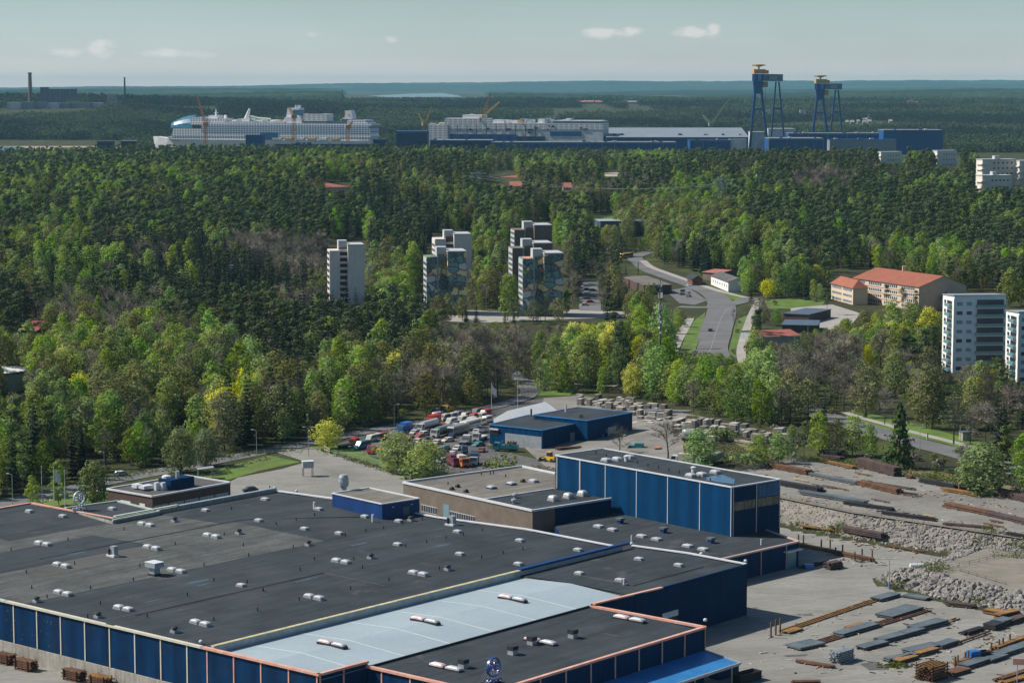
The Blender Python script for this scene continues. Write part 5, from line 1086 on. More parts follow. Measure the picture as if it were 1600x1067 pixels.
HAND = [  # base pixel, kind, height in metres, widening, label
    (512, 702, 'maple', 10.5, 1.55, 'lone bright yellow maple beside the access road gate'),
    (283, 738, 'sallow', 14.5, 1.0, 'tall silvery willow behind the low dark brick office'), (322, 728, 'sallow', 12.0, .9, 'shorter silvery willow right of the tall one, by the bus shelter'),
    (147, 790, 'sallow', 13.0, 1.0, 'round pale willow with dark forked trunk on the lawn'), (92, 790, 'birch', 13.0, 1.3, 'drooping fresh green birch behind the flagpoles'), (52, 792, 'birch', 9.0, 1.3, 'smaller drooping birch left of the flagpoles'),
    (622, 738, 'willow', 13.0, 1.35, 'large yellow green willow before the truck yard, left one of a pair'), (668, 745, 'willow', 11.5, 1.5, 'large yellow green willow before the truck yard, right one of a pair'), (645, 752, 'bush', 5, 1.8, 'dense bush at the foot of the paired willows'), (790, 742, 'bush', 6.5, 1.4, 'pale bush behind the tan roofed brick office'), (768, 735, 'bush', 4.5, 1.2, 'small pale bush left of another behind the tan roof'),
    (968, 716, 'bare', 11.5, 1.7, 'grey leafless tree just right of the blue workshop'), (1044, 722, 'bare', 14.5, 1.9, 'wide leafless tree behind the tall blue block beside the red tractor'),
    (1095, 735, 'birch', 12.5, 1.9, 'light green tree beside the pale mixer truck'), (1185, 728, 'birch', 9.5, 2.0, 'leafy shrub like birch by the upper yard, left one'), (1216, 724, 'birch', 9.8, 1.9, 'leafy shrub like birch by the upper yard, right one'), (1168, 732, 'bush', 5.5, 1.4, 'low bush before the shrub like birches'), (1236, 720, 'birch', 11, 1.2, 'slightly taller birch right of the shrub like pair'), (1306, 712, 'aspen', 11.5, 1.1, 'dull green tree squeezed left of the bright green birch'), (1360, 716, 'birch', 11, 1.0, 'young birch between the bright green one and the broad conifer'), (1130, 690, 'bush', 5, 1.4, 'bush behind the mixer truck in the dry patch'),
    (1405, 732, 'fir', 19.5, 1.25, 'broad dark conifer standing alone beside the main road'), (1288, 664, 'spruce', 12.5, 1.0, 'small dark spruce in the thicket left of the main road'), (1332, 712, 'birch', 12.5, 2.0, 'bright green birch at the back of the upper yard'), (1256, 722, 'pine', 12.5, 1.0, 'dark pine left of the bright birch by the upper yard'),
    (1280, 712, 'birch', 14.0, 1.1, 'birch between the dark pine and the bright green birch'), (1537, 772, 'sallow', 14.5, 1.45, 'broad grey green willow at the right over rusty steel'), (1600, 765, 'birch', 16, 1.2, 'green tree cut by the right edge behind the willow'),
    (1490, 694, 'budding', 16.5, 1.7, 'dark trunked brown tree standing on the roadside grass'), (1382, 664, 'bare', 14, 1.1, 'leafless tree beside the footpath left of the dark trunked one'),
    (836, 842, 'budding', 8.0, 2.2, 'straggly bare shrub at the corner of the brick office'), (852, 843, 'bush', 2.6, 1.0, 'low bush beside the straggly shrub at the brick office'),
    (728, 503, 'spruce', 8.5, 1.5, 'small street spruce, leftmost of four before the painted towers'), (744, 504, 'spruce', 9.0, 1.4, 'small street spruce, second of four before the painted towers'), (789, 505, 'spruce', 8.0, 1.3, 'small street spruce, third of four before the painted towers'), (803, 506, 'spruce', 8.5, 1.2, 'small street spruce, rightmost of four before the painted towers'),
    (934, 424, 'slim', 14, 1.0, 'slim dark conifer, leftmost of the row beside the bend'), (943, 422, 'slim', 17, 1.0, 'slim dark conifer, second of the row beside the bend'), (954, 418, 'slim', 13, 1.0, 'slim dark conifer, third of the row beside the bend'), (971, 412, 'slim', 18, 1.0, 'slim dark conifer just left of the yellow bus'), (993, 396, 'slim', 17, 1.0, 'slim dark conifer behind the yellow bus'), (1005, 390, 'slim', 17, .9, 'slim dark conifer, rearmost by the bend'), (997, 430, 'slim', 8, 1.0, 'short slim conifer beside the roadside hall'),
    (1200, 466, 'maple', 11, 1.35, 'round yellow maple beside the long white house'), (1276, 448, 'maple', 13, 1.0, 'yellow maple left of the school'), (1182, 448, 'birch', 24, 1.1, 'tall fresh birch behind the long white house'), (1163, 446, 'birch', 17, 1.0, 'fresh birch at the right end of the long white house'),
    (1187, 508, 'bare', 15, 1.6, 'dark purplish leafless tree right of the junction'), (1150, 520, 'bare', 9, .9, 'small leafless tree on the verge right of the main road'), (1146, 505, 'bare', 8, .9, 'small leafless tree on the verge nearer the junction'),
    (1292, 492, 'pine', 13.5, .9, 'dark pine standing on the school yard'), (1385, 484, 'pine', 13, 1.1, 'dark pine in front of the school facade, left one'), (1410, 486, 'pine', 12, 1.2, 'dark pine in front of the school facade, middle one'), (1430, 490, 'pine', 12, 1.0, 'dark pine in front of the school facade, right one'),
    (1395, 545, 'birch', 22, 1.3, 'large round fresh green tree before the school'), (1350, 545, 'aspen', 18, 1.2, 'dark olive tree left of the large round tree before the school'), (1452, 545, 'maple', 19, 1.1, 'tall yellow green maple left of the pale apartment block'), (1355, 588, 'maple', 13, .6, 'narrow yellow green tree amid leafless trunks'),
    (940, 620, 'birch', 11.5, 1.0, 'dense round green tree behind the concrete slabs'), (988, 622, 'maple', 14.5, .95, 'umbrella shaped yellow green tree behind the concrete slabs'), (843, 602, 'birch', 22, .95, 'weeping birch near the road fork, left one of two'), (868, 604, 'birch', 21, .95, 'weeping birch near the road fork, right one of two'), (890, 607, 'bush', 5, 1.0, 'pale bush at the fence corner'),
    (1036, 560, 'birch', 24, 1.2, 'large yellow green tree beside the phone mast'), (852, 507, 'budding', 15, 1.5, 'brown budding tree before the ochre mural tower'), (886, 492, 'birch', 13, 1.0, 'green birch at the right foot of the ochre mural tower'), (808, 500, 'birch', 13, .8, 'green birch at the left foot of the ochre mural tower'),
    (541, 512, 'spruce', 24, 1.2, 'tall dark spruce before the plain tower'), (556, 513, 'spruce', 20, 1.2, 'dark spruce right of the tall one before the plain tower'), (660, 512, 'spruce', 21, 1.2, 'dark spruce at the left foot of the green mural tower'), (684, 506, 'aspen', 14, 1.2, 'olive tree hiding the foot of the green mural tower'), (722, 501, 'aspen', 12, 1.3, 'low olive tree at the foot of the green mural tower'), (834, 506, 'aspen', 12, 1.3, 'low olive tree at the left foot of the ochre mural tower'), (872, 503, 'aspen', 12, 1.3, 'low olive tree at the right foot of the ochre mural tower'), (700, 506, 'aspen', 15, 1.2, 'olive brown tree before the green mural tower'), (738, 480, 'aspen', 15, 1.2, 'olive tree right of the green mural tower'),
]
for (px, py, kind, h, wdn, label) in HAND:
    p = G(px, py); k = F / p[1]; w_ = (.10 if kind in ('slim', 'spruce') else .17) * h * k * min(1.3, wdn); yt = py - h * k * .96; ym = py - h * k * (.58 if p[1] > 760 else .2); CLEAR.append([(px - w_, yt), (px + w_, yt), (px + w_, ym), (px - w_, ym)])
CLB = [(min(x for x, y in p), min(y for x, y in p), max(x for x, y in p), max(y for x, y in p)) for p in CLEAR]
def blocked(x, y):
    for (a, b, c, d), p in zip(CLB, CLEAR):
        if a <= x <= c and b <= y <= d and inpoly(x, y, p): return True
    return False
FOOT = [(G(516, 506), 26), (G(667, 492), 26), (G(817, 495), 26), (G(680, 446), 30), (G(801, 462), 30), (G(804, 432), 30), (G(1482, 583), 34), (G(1590, 600), 34), (G(1560, 300), 55), (G(1395, 268), 40), (G(1482, 268), 40), (G(1390, 480), 45), (G(1130, 440), 16), (G(0, 600), 16), (G(1000, 446), 20), (G(945, 346), 35)]
# patches of one kind of tree, after the photo: centre, radii, kinds
ZONES = [
    ((500, 262), (95, 13), {'birch': 5, 'aspen': 2, 'pine': 1}), ((830, 262), (75, 12), {'birch': 4, 'aspen': 2, 'pine': 1}), ((640, 296), (60, 12), {'aspen': 3, 'birch': 3, 'pine': 1}), ((890, 302), (70, 12), {'bare': 4, 'aspen': 2}), ((1110, 300), (80, 13), {'birch': 4, 'pine': 2}), ((70, 385), (70, 16), {'birch': 4, 'aspen': 2}), ((245, 398), (45, 12), {'bare': 5}), ((210, 318), (70, 9), {'aspen': 3, 'birch': 3, 'pine': 1}), ((1010, 252), (60, 10), {'birch': 4, 'aspen': 1}), ((1450, 400), (120, 22), {'birch': 4, 'bare': 2, 'pine': 1}), ((1330, 330), (30, 16), {'birch': 6}), ((1540, 330), (36, 14), {'birch': 5, 'aspen': 1}), ((1480, 300), (24, 10), {'birch': 5}), ((380, 330), (50, 8), {'birch': 5}),
    ((330, 425), (150, 55), {'spruce': 8, 'birch': 1, 'pine': 1}), ((110, 425), (110, 38), {'spruce': 6, 'birch': 3, 'bare': 1}), ((560, 520), (130, 45), {'spruce': 6, 'pine': 4, 'birch': .8}), ((620, 345), (90, 70), {'spruce': 8, 'pine': 2, 'birch': .6}), ((430, 405), (140, 36), {'bare': 8, 'budding': 1, 'spruce': .6}),
    ((170, 488), (120, 24), {'bare': 7, 'budding': 4, 'birch': .5}), ((470, 470), (60, 22), {'bare': 7, 'budding': 1}), ((800, 545), (150, 40), {'bare': 8, 'budding': 2}), ((690, 600), (160, 55), {'bare': 6, 'aspen': 3, 'budding': 2, 'maple': .4}), ((1290, 560), (110, 60), {'bare': 8, 'budding': 2, 'birch': .5}), ((1440, 620), (140, 60), {'bare': 7, 'aspen': 2, 'birch': 1}),
    ((180, 590), (230, 90), {'birch': 5, 'bare': 2.5, 'aspen': 3, 'maple': .25}), ((550, 580), (60, 45), {'birch': 6, 'aspen': 2}), ((420, 640), (80, 45), {'bare': 3, 'aspen': 3, 'spruce': 2, 'birch': 1.5}), ((1110, 600), (110, 60), {'birch': 6, 'aspen': 1, 'bare': 1, 'bush': 2.5}), ((870, 545), (70, 50), {'birch': 5, 'aspen': 2}), ((375, 618), (62, 28), {'maple': 9, 'birch': 2}),
    ((930, 515), (38, 24), {'maple': 6, 'birch': 1}), ((1180, 395), (50, 45), {'birch': 7, 'aspen': 1}), ((1420, 350), (260, 60), {'pine': 7, 'spruce': 2, 'birch': 1.6}), ((1040, 350), (110, 34), {'aspen': 5, 'birch': 3}), ((1040, 505), (60, 60), {'birch': 4, 'aspen': 3, 'maple': 1}), ((1380, 500), (90, 40), {'birch': 3, 'aspen': 2, 'maple': 1.5}), ((1240, 640), (80, 50), {'birch': 4, 'aspen': 2, 'bare': 1.5, 'bush': 2.5}),
    ((760, 440), (70, 55), {'bare': 2, 'aspen': 3, 'birch': 2, 'spruce': 2}), ((610, 440), (50, 60), {'birch': 4, 'aspen': 3, 'bare': 1}), ((940, 470), (50, 40), {'spruce': 2, 'aspen': 3, 'bare': 2}), ((1280, 285), (60, 14), {'bare': 6}), ((960, 290), (70, 12), {'bare': 4, 'pine': 2}), ((250, 280), (240, 16), {'birch': 4, 'pine': 3, 'bare': 2}), ((60, 300), (130, 26), {'birch': 4, 'aspen': 2, 'pine': 2}), ((100, 345), (150, 24), {'pine': 4, 'birch': 3, 'spruce': 2}), ((350, 345), (280, 34), {'pine': 8, 'birch': 1.2}), ((1330, 225), (180, 14), {'birch': 4, 'pine': 2}),
]
def kinds_at(px, py, x, y):
    best = None; bw = 1.0
    jx = px + R.uniform(-14, 14) + 22 * mn.noise((x / 70, y / 70, 2)); jy = py + R.uniform(-6, 6)
    for (c, rr, k) in ZONES:
        q = ((jx - c[0]) / rr[0]) ** 2 + ((jy - c[1]) / rr[1]) ** 2
        if q < bw: bw = q; best = k
    if best is None:
        a = mn.noise((x / 160, y / 220, 8)); b = mn.noise((x / 120, y / 210, 4.4))
        best = {'pine': 3.4 + 3 * a, 'spruce': max(.3, 2.0 - 3 * a), 'birch': max(.08, .7 + 8 * b), 'aspen': .8, 'bare': max(.05, .5 - 4 * b), 'maple': .04}
    ks = list(best); t = R.uniform(0, sum(max(0, best[k]) for k in ks))
    for k in ks:
        t -= max(0, best[k])
        if t <= 0: return k
    return ks[0]
UNDER = []; UB = []
SPOTS = []      # (x, y, z, kind, model, scale, turn)
HPOS = [G(q[0], q[1]) for q in HAND]
def try_spot(x, y, far=False):
    z = terrain(x, y); bx, by = Q(x, y, z)
    if not (-70 < bx < 1670) or by < 150: return
    for q in HPOS:
        if (x - q[0]) ** 2 + (y - q[1]) ** 2 < 16: return
    for (c, rr) in FOOT:
        if (x - c[0]) ** 2 + (y - c[1]) ** 2 < (rr * .5) ** 2 or (0 < y - c[1] < rr * .8 and abs(x - c[0] - rr * .25) < rr * .55): return
    tx, ty = Q(x, y, z + 17)
    kind = kinds_at(tx, ty * .6 + by * .4, x, y)
    tm, cm_, idx, hh = R.choice(PROTO[kind]); s0 = R.uniform(.64, 1.18)
    if blocked(bx, by): return
    wd = 2.4 * F / y
    for s in (s0, s0 * .8, s0 * .62, s0 * .48):
        top = Q(x, y, z + hh * s)[1]; ok = True
        for f in (.2, .4, .6, .8, 1.0):
            yy = by + (top - by) * f
            if blocked(tx, yy) or (f > .3 and (blocked(tx - wd * s, yy) or blocked(tx + wd * s, yy))): ok = False; break
        if ok: break
    if not ok: return
    if y > 3050: s *= 1 - .3 * (y - 3050) / 240
    SPOTS.append((x, y, z, kind, idx, s, R.uniform(0, 6.28), by))
for i, mt in enumerate(('twig', 'aspen', 'shrub')):     # undergrowth models
    r = random.Random(70 + i); j = MB()
    for k in range(7): a = k * 2.4; rr = r.uniform(.3, 1.7); clump(j, Vector((math.cos(a) * rr, math.sin(a) * rr, r.uniform(.6, 2.4))), r.uniform(.8, 1.2), r.uniform(.6, 1.1), 34, .5, r)
    fo = bpy.data.objects.new('tree_%03d' % len(flatlist), j.mesh('woodland_scrub', [M[mt]])); FCOL.objects.link(fo); UB.append(len(flatlist)); flatlist.append(fo)
y = 560.0
while y < 3290:
    st = 6.8 if y < 1100 else (7.2 if y < 1800 else 8.0)
    half = .2222 * y + 30; x = -half
    while x < half:
        if mn.noise((x / 26, y / 26, 6.2)) > -.42: try_spot(x + R.uniform(-.45, .45) * st, y + R.uniform(-.45, .45) * st)
        if y < 1250 and R.random() < .55:
            X, Y = x + R.uniform(-.5, .5) * st, y + R.uniform(-.5, .5) * st; z = terrain(X, Y); b_ = Q(X, Y, z)
            if not blocked(*b_) and not blocked(b_[0], b_[1] - 12) and all((X - c[0]) ** 2 + (Y - c[1]) ** 2 > (rr * .6) ** 2 for c, rr in FOOT): UNDER.append((X, Y, z, 'bush', R.choice(UB), R.uniform(.4, 1.05), R.uniform(0, 6.28), b_[1]))
        x += st
    y += st * .95
NEAR = len(SPOTS)
# ------------------------------------------------------------------ shipyard, seen some four kilometres off
def DP(px, dist, z=0.0):
    f = dist * math.cos(PT) + CAMH * math.sin(PT); return ((px - CX) * f / F, dist, z)
def zy(py, dist): return PD(800, py, dist)[2]
def mpp(dist): return (dist * math.cos(PT) + CAMH * math.sin(PT)) / F
M['yardblue'] = surf('shipyard_blue', (0.004, 0.062, 0.20), 0.6, 0.12, .02, .3)
M['yardnavy'] = surf('shipyard_navy', (0.004, 0.035, 0.11), 0.6, 0.12, .02, .3)
M['yardgrey'] = surf('shipyard_grey_roof', (0.19, 0.22, 0.25), 0.6, 0.08, .02, .3)
M['shipwhite'] = surf('ship_white', (0.70, 0.70, 0.70), 0.5, 0.10, .05, .5)
M['shipgrey'] = surf('ship_primer_grey', (0.5, 0.52, 0.54), 0.7, 0.2, .05, .4, dirt=(.25, .26, .3), dirt_amt=.6, dirt_scale=.06)
M['hullblue'] = surf('hull_blue', (0.015, 0.075, 0.19), 0.45, 0.15, .03, .4)
M['aqua'] = surf('aqua_glass_dome', (0.02, 0.13, 0.21), 0.25, 0.2, .08, .5, spec=.5)
M['craneorange'] = surf('crane_orange', (0.50, 0.24, 0.07), 0.6, 0.15, .1, .6)
M['craneyellow'] = surf('crane_ochre', (0.42, 0.29, 0.10), 0.6, 0.15, .1, .6)
M['craneblue'] = surf('gantry_blue', (0.006, 0.060, 0.20), 0.55, 0.12, .05, .4)
M['slide'] = flatmat('slide_paint', (0.45, 0.55, 0.45), 0.5)
def yhall(label, x0, x1, y0, y1, dist, depth, mat, roof, name='shipyard_hall', strips=0, pitch=0.0, cat='shipyard hall'):
    a = DP(x0, dist); b = DP(x1, dist); z1 = zy(y0, dist); o = thing(name, label, cat, (a[0], dist, 0))
    W = b[0] - a[0]; mb = MB(); local_box(mb, 0, W, 0, depth, -1, z1); part('wall', mb, mat, o, False)
    mb = MB()
    if pitch: mb.prism([(-1, -1), (W + 1, -1), (W + 1, depth), (-1, depth)], z1, [z1 + .3, z1 + .3, z1 + pitch, z1 + pitch], 0)
    else: local_box(mb, -.5, W + .5, -.5, depth, z1, z1 + .8)
    part('roof', mb, roof, o, False)
    if strips:
        mb = MB(); local_box(mb, 0, W, -.3, 0, z1 - 1.2, z1 - .2)
        for k in range(strips + 1): local_box(mb, W * k / strips - .3, W * k / strips + .3, -.35, 0, 0, z1 - .7)
        part('trim', mb, M['yardgrey'], o, False)
    if W > 60:
        mb = MB(); r = random.Random(int(x0)); n_ = 0
        for k in range(int(W / 26)): x = r.uniform(4, W - 8); part('roof_vent', local_box(MB(), x, x + r.uniform(3, 7), depth * .2, depth * .2 + 5, z1 + .8 + pitch * .2, z1 + 2.8 + pitch * .2), M['shipgrey'] if k % 2 else mat, o, False)
    return o
yhall('tall plain dark blue shipyard hall left of the grey unfinished ship', 619, 668, 206, 245, 3480, 60, M['yardnavy'], M['yardblue'], strips=1)
yhall('long low blue shipyard hall in front of the unfinished ship', 672, 770, 220, 250, 3470, 50, M['yardnavy'], M['yardgrey'])
yhall('very long blue shipyard hall with pale upright joints', 768, 1056, 223, 250, 3455, 46, M['yardblue'], M['yardgrey'], strips=15)
yhall('long shipyard hall with wide pale grey sloping roof', 948, 1169, 215, 240, 3620, 120, M['yardblue'], M['yardgrey'], pitch=13)
yhall('short blue shipyard hall before the grey roofed one', 1078, 1141, 220, 246, 3465, 50, M['yardblue'], M['yardnavy'], strips=3)
yhall('grey shipyard office block under the tall gantry crane', 1141, 1166, 219, 246, 3468, 30, M['shipgrey'], M['yardgrey'])
yhall('blue shipyard hall between the two gantry cranes', 1201, 1286, 217, 244, 3520, 60, M['yardblue'], M['yardgrey'], strips=6)
yhall('long low far blue hall behind the second gantry crane', 1232, 1384, 209, 235, 3900, 40, M['yardblue'], M['yardgrey'], strips=5)
yhall('long flat blue hall at the right end of the shipyard', 1380, 1473, 204, 236, 3850, 60, M['yardblue'], M['yardgrey'])
yhall('low pale building at the foot of the second gantry crane', 1296, 1400, 219, 240, 3640, 30, M['yardgrey'], M['yardblue'])
yhall('small blue shed at the stern of the white cruise ship', 583, 602, 219, 240, 3560, 24, M['yardnavy'], M['yardnavy'])
yhall('low blue quay building under the white cruise ship', 430, 585, 226, 246, 3420, 24, M['yardnavy'], M['yardblue'])
yhall('small blue quay shed left of the long one under the white ship', 384, 412, 212, 244, 3600, 24, M['yardblue'], M['yardnavy'])
yhall('white tank hall among the legs of the tall gantry crane', 1172, 1194, 207, 240, 3760, 30, M['shipgrey'], M['roof_white'])
yhall('pale warehouse behind the blue hall between the cranes', 1200, 1242, 202, 235, 4000, 40, M['shipgrey'], M['roof_white'])
yhall('low dark quay building before the sandy strip', 152, 176, 222, 240, 3650, 20, M['yardnavy'], M['dark'])
yhall('low dark building right of the one before the sandy strip', 190, 212, 221, 240, 3700, 20, M['dark'], M['yardgrey'])
# finished white cruise ship: bow at the left
SD = 3720.0; k = mpp(SD)
def sx_(px): return (px - 234) * k * 1.075
def sz_(py): return zy(py, SD)
def deckgrid(name, base, dark, sx=.35, sz=.33, amt=.75):
    m, nt, b = newmat(name); v = objc(nt); sp_ = nt.nodes.new('ShaderNodeSeparateXYZ'); nt.links.new(v, sp_.inputs[0])
    a = math_(nt, 'GREATER_THAN', math_(nt, 'FRACT', math_(nt, 'MULTIPLY', sp_.outputs[0], sx)), .3); c = math_(nt, 'GREATER_THAN', math_(nt, 'FRACT', math_(nt, 'MULTIPLY', sp_.outputs[2], sz)), .42)
    f = math_(nt, 'MULTIPLY', math_(nt, 'MULTIPLY', a, c), amt); nt.links.new(mixc(nt, f, base, dark), b.inputs['Base Color']); b.inputs['Roughness'].default_value = .5; return m
M['decks'] = deckgrid('balcony_decks', (.80, .80, .80), (.05, .09, .15), .21, .33, .8); M['decks_blue'] = deckgrid('blue_balcony_decks', (.42, .50, .58), (.012, .055, .13), .21, .33, .9); M['decks_raw'] = deckgrid('raw_decks', (.62, .62, .62), (.10, .12, .15), .12, .28, .55)
sh = thing('cruise_ship', 'finished white cruise ship with blue glass dome at its bow, moored in the shipyard', 'cruise ship', (DP(234, SD + 60)[0], SD + 60, 0), rad(-18))
def shipbox(name, x0, x1, y0, y1, mat, d0=0, d1=38, par=None, ret=False, cut0=0, cut1=0):
    """x in photo pixels, y rows of top and bottom; cut: slope of the ends in metres"""
    X0, X1, Z1, Z0 = sx_(x0), sx_(x1), sz_(y0), sz_(y1); mb = MB()
    a = [(X0, d0), (X1, d0), (X1, d1), (X0, d1)]; b = [(X0 + cut0, d0), (X1 - cut1, d0), (X1 - cut1, d1), (X0 + cut0, d1)]
    A = [(*p, Z0) for p in a]; B = [(*p, Z1) for p in b]
    for i in range(4): j = (i + 1) % 4; mb.face([A[i], A[j], B[j], B[i]])
    mb.face(B); mb.face(A[::-1]); return part(name, mb, mat, par or sh, False)
# hull with a raked bow
mb = MB(); secs = []
for px, half, zb in ((234, .6, 12), (244, 5, 2), (262, 11, 0), (290, 17, 0), (330, 20, 0), (560, 20, 0), (582, 18, 0), (586, 16, 6)):
    X = sx_(px); zt = sz_(218) if px < 280 else sz_(219); zt += 3 if px < 262 else 0
    secs.append([(X, 20 - half * .6, zb), (X - (3 if px < 250 else 0), 20 - half, zt), (X - (3 if px < 250 else 0), 20 + half, zt), (X, 20 + half * .6, zb)])
mb.sweep(secs, 0); part('hull', mb, [M['shipwhite']], sh, False)
shipbox('deck_block', 262, 582, 214, 219.5, M['decks'], 1, 39, cut0=4); shipbox('deck_block', 270, 412, 202, 214, M['decks'], .6, 39.4, cut0=3); shipbox('deck_block', 412, 584, 207, 214, M['decks'], .6, 39.4, cut1=2)
shipbox('deck_block', 318, 584, 196, 207, M['decks_blue'], .2, 39.8, cut1=3); shipbox('deck_block', 412, 440, 207.5, 219, M['hullblue'], .1, 39)
shipbox('deck_block', 300, 586, 192.5, 196, M['decks'], .5, 39, cut1=1); shipbox('superstructure', 322, 356, 186, 192.5, M['decks'], 4, 36); shipbox('superstructure', 300, 325, 184, 196, M['decks'], 3, 37)
mb = MB(); dm = []
for f in (0, .15, .35, .55, .75, .9, 1.0):
    X = sx_(264) + (sx_(303) - sx_(264)) * f; hh = (sz_(180.5) - sz_(201)) * math.sin(math.pi / 2 * (.30 + .70 * f)); 
    dm.append([(X, 20 + 18 * math.cos(t) * (.5 + .5 * f ** .6), sz_(201) + hh * max(0, math.sin(t))) for t in [math.pi * q / 8 for q in range(9)]])
mb.sweep(dm, 0); part('glass_dome', mb, M['aqua'], sh, False)
mb = MB(); mb.box((sx_(333), 20, sz_(186)), (16, 20, 5), 0).tube((sx_(334), 20, sz_(183)), (sx_(334), 20, sz_(171)), 2.2, .6, 8).tube((sx_(334), 12, sz_(177)), (sx_(334), 28, sz_(177)), .6, .6, 6).lathe((sx_(349), 20, sz_(186)), [(2, 0), (3, 2), (2.5, 5), (0, 6)], 10); part('radar_mast', mb, M['shipwhite'], sh, False)
mb = MB(); mb.prism([(sx_(364), 8), (sx_(392), 8), (sx_(392), 32), (sx_(364), 32)], sz_(193), [sz_(188), sz_(184), sz_(184), sz_(188)]); mb.tube((sx_(384), 14, sz_(186)), (sx_(390), 14, sz_(170)), 3.2, 1.2, 8).tube((sx_(381), 26, sz_(186)), (sx_(386), 26, sz_(171)), 3, 1, 8); part('forward_funnel', mb, M['shipwhite'], sh, False)
mb = MB()
for a, b in (((392, 182), (404, 185)), ((404, 185), (424, 186.5)), ((398, 188), (408, 190)), ((380, 189), (400, 187))): mb.tube((sx_(a[0]), 12, sz_(a[1])), (sx_(b[0]), 12, sz_(b[1])), 1.5, 1.5, 8)
part('water_slide', mb, M['slide'], sh, False)
shipbox('pool_deck', 355, 450, 190, 192.6, M['shipgrey'], 2, 38)
for px, c in ((372, 'slide'), (405, 'shipwhite'), (425, 'shipwhite'), (441, 'craneyellow'), (447, 'slide')): shipbox('deck_house', px, px + 8, 187.5, 190.2, M[c], 8, 30)
shipbox('funnel_base', 445, 476, 183, 192.5, M['shipwhite'], 5, 35, cut0=5, cut1=3); shipbox('funnel', 450, 471, 169, 183, M['shipwhite'], 9, 31, cut0=2, cut1=2); shipbox('funnel_band', 460, 472, 172, 180, M['aqua'], 8.4, 31, cut0=1, cut1=2)
for px in (461, 465, 468): part('exhaust', MB().tube((sx_(px), 20, sz_(170)), (sx_(px), 20, sz_(164.5)), 1.6, 1.4, 8), M['shipgrey'], sh, False)
shipbox('deck_house', 478, 514, 178, 189, M['decks_raw'], 6, 34); shipbox('deck_house', 484, 500, 174.5, 178, M['dark'], 10, 30); shipbox('deck_house', 514, 560, 190.5, 192.6, M['hullblue'], 3, 37)
mb = MB(); r = random.Random(3)
for q in range(12): a = r.uniform(532, 548); b = r.uniform(178, 190); mb.tube((sx_(a), r.uniform(10, 26), sz_(b)), (sx_(a + r.uniform(-6, 8)), r.uniform(10, 26), sz_(b - r.uniform(-4, 6))), 1.1, 1.1, 6)
part('slide_tower', mb, M['craneorange'], sh, False); shipbox('deck_house', 538, 552, 173, 186, M['shipwhite'], 14, 30, cut0=4, cut1=3); shipbox('stern_terrace', 548, 580, 187, 193, M['decks'], 2, 38, cut1=6)
for i in range(6): shipbox('lifeboat', 432 + i * 18, 445 + i * 18, 215.6, 218.4, M['craneyellow'] if i % 2 else M['shipgrey'], -1.6, 1)
# second ship, still being built
S2D = 3640.0; s2 = thing('unfinished_ship', 'half built grey and white cruise ship among cranes in the shipyard', 'cruise ship', (DP(668, S2D + 70)[0], S2D + 70, 0), rad(-16)); k2 = mpp(S2D)
def s2box(name, x0, x1, y0, y1, mat, d0=0, d1=36): part(name, local_box(MB(), (x0 - 668) * k2 * 1.065, (x1 - 668) * k2 * 1.065, d0, d1, zy(y1, S2D), zy(y0, S2D)), mat, s2, False)
s2box('hull', 676, 938, 203, 240, M['shipgrey']); s2box('hull_band', 703, 806, 211, 224, M['yardblue'], -.6, 1); s2box('hull_band', 806, 850, 214, 226, M['yardnavy'], -.6, 1); s2box('hull_band', 858, 905, 206, 213, M['yardblue'], -.6, 1)
s2box('deck_block', 670, 702, 196, 230, M['decks_raw'], -1, 37); s2box('deck_block', 695, 760, 186, 203, M['decks_raw'], -.5, 36.5); s2box('deck_block', 722, 752, 180.5, 186, M['shipwhite'], 3, 33); s2box('deck_block', 752, 938, 193, 203, M['decks_raw'], -.4, 36)
s2box('deck_block', 862, 938, 190, 193, M['aqua'], -.2, 36); s2box('deck_block', 864, 936, 188.6, 190, M['shipwhite'], -.4, 36)
r = random.Random(12)
for q in range(26):
    px = r.uniform(668, 880); w_ = r.uniform(3, 11); s2box('deck_house', px, px + w_, r.uniform(185.5, 190.5) if px > 700 else r.uniform(192, 195), 196, M[r.choice(('shipwhite', 'shipwhite', 'shipgrey', 'decks_raw', 'timber'))], r.uniform(-.3, 10), 24)
for q in range(16):
    px = r.uniform(690, 930); y0_ = r.uniform(194, 207); s2box('opening', px, px + r.uniform(2, 8), y0_, y0_ + r.uniform(1.2, 3), M[r.choice(('dark', 'yardnavy', 'dark'))], -.9, 2)
for q in range(10):
    px = 700 + q * 15; s2box('scaffold', px, px + .8, 196, 222, M['rust'] if q % 3 else M['dark'], -1.6, -1)
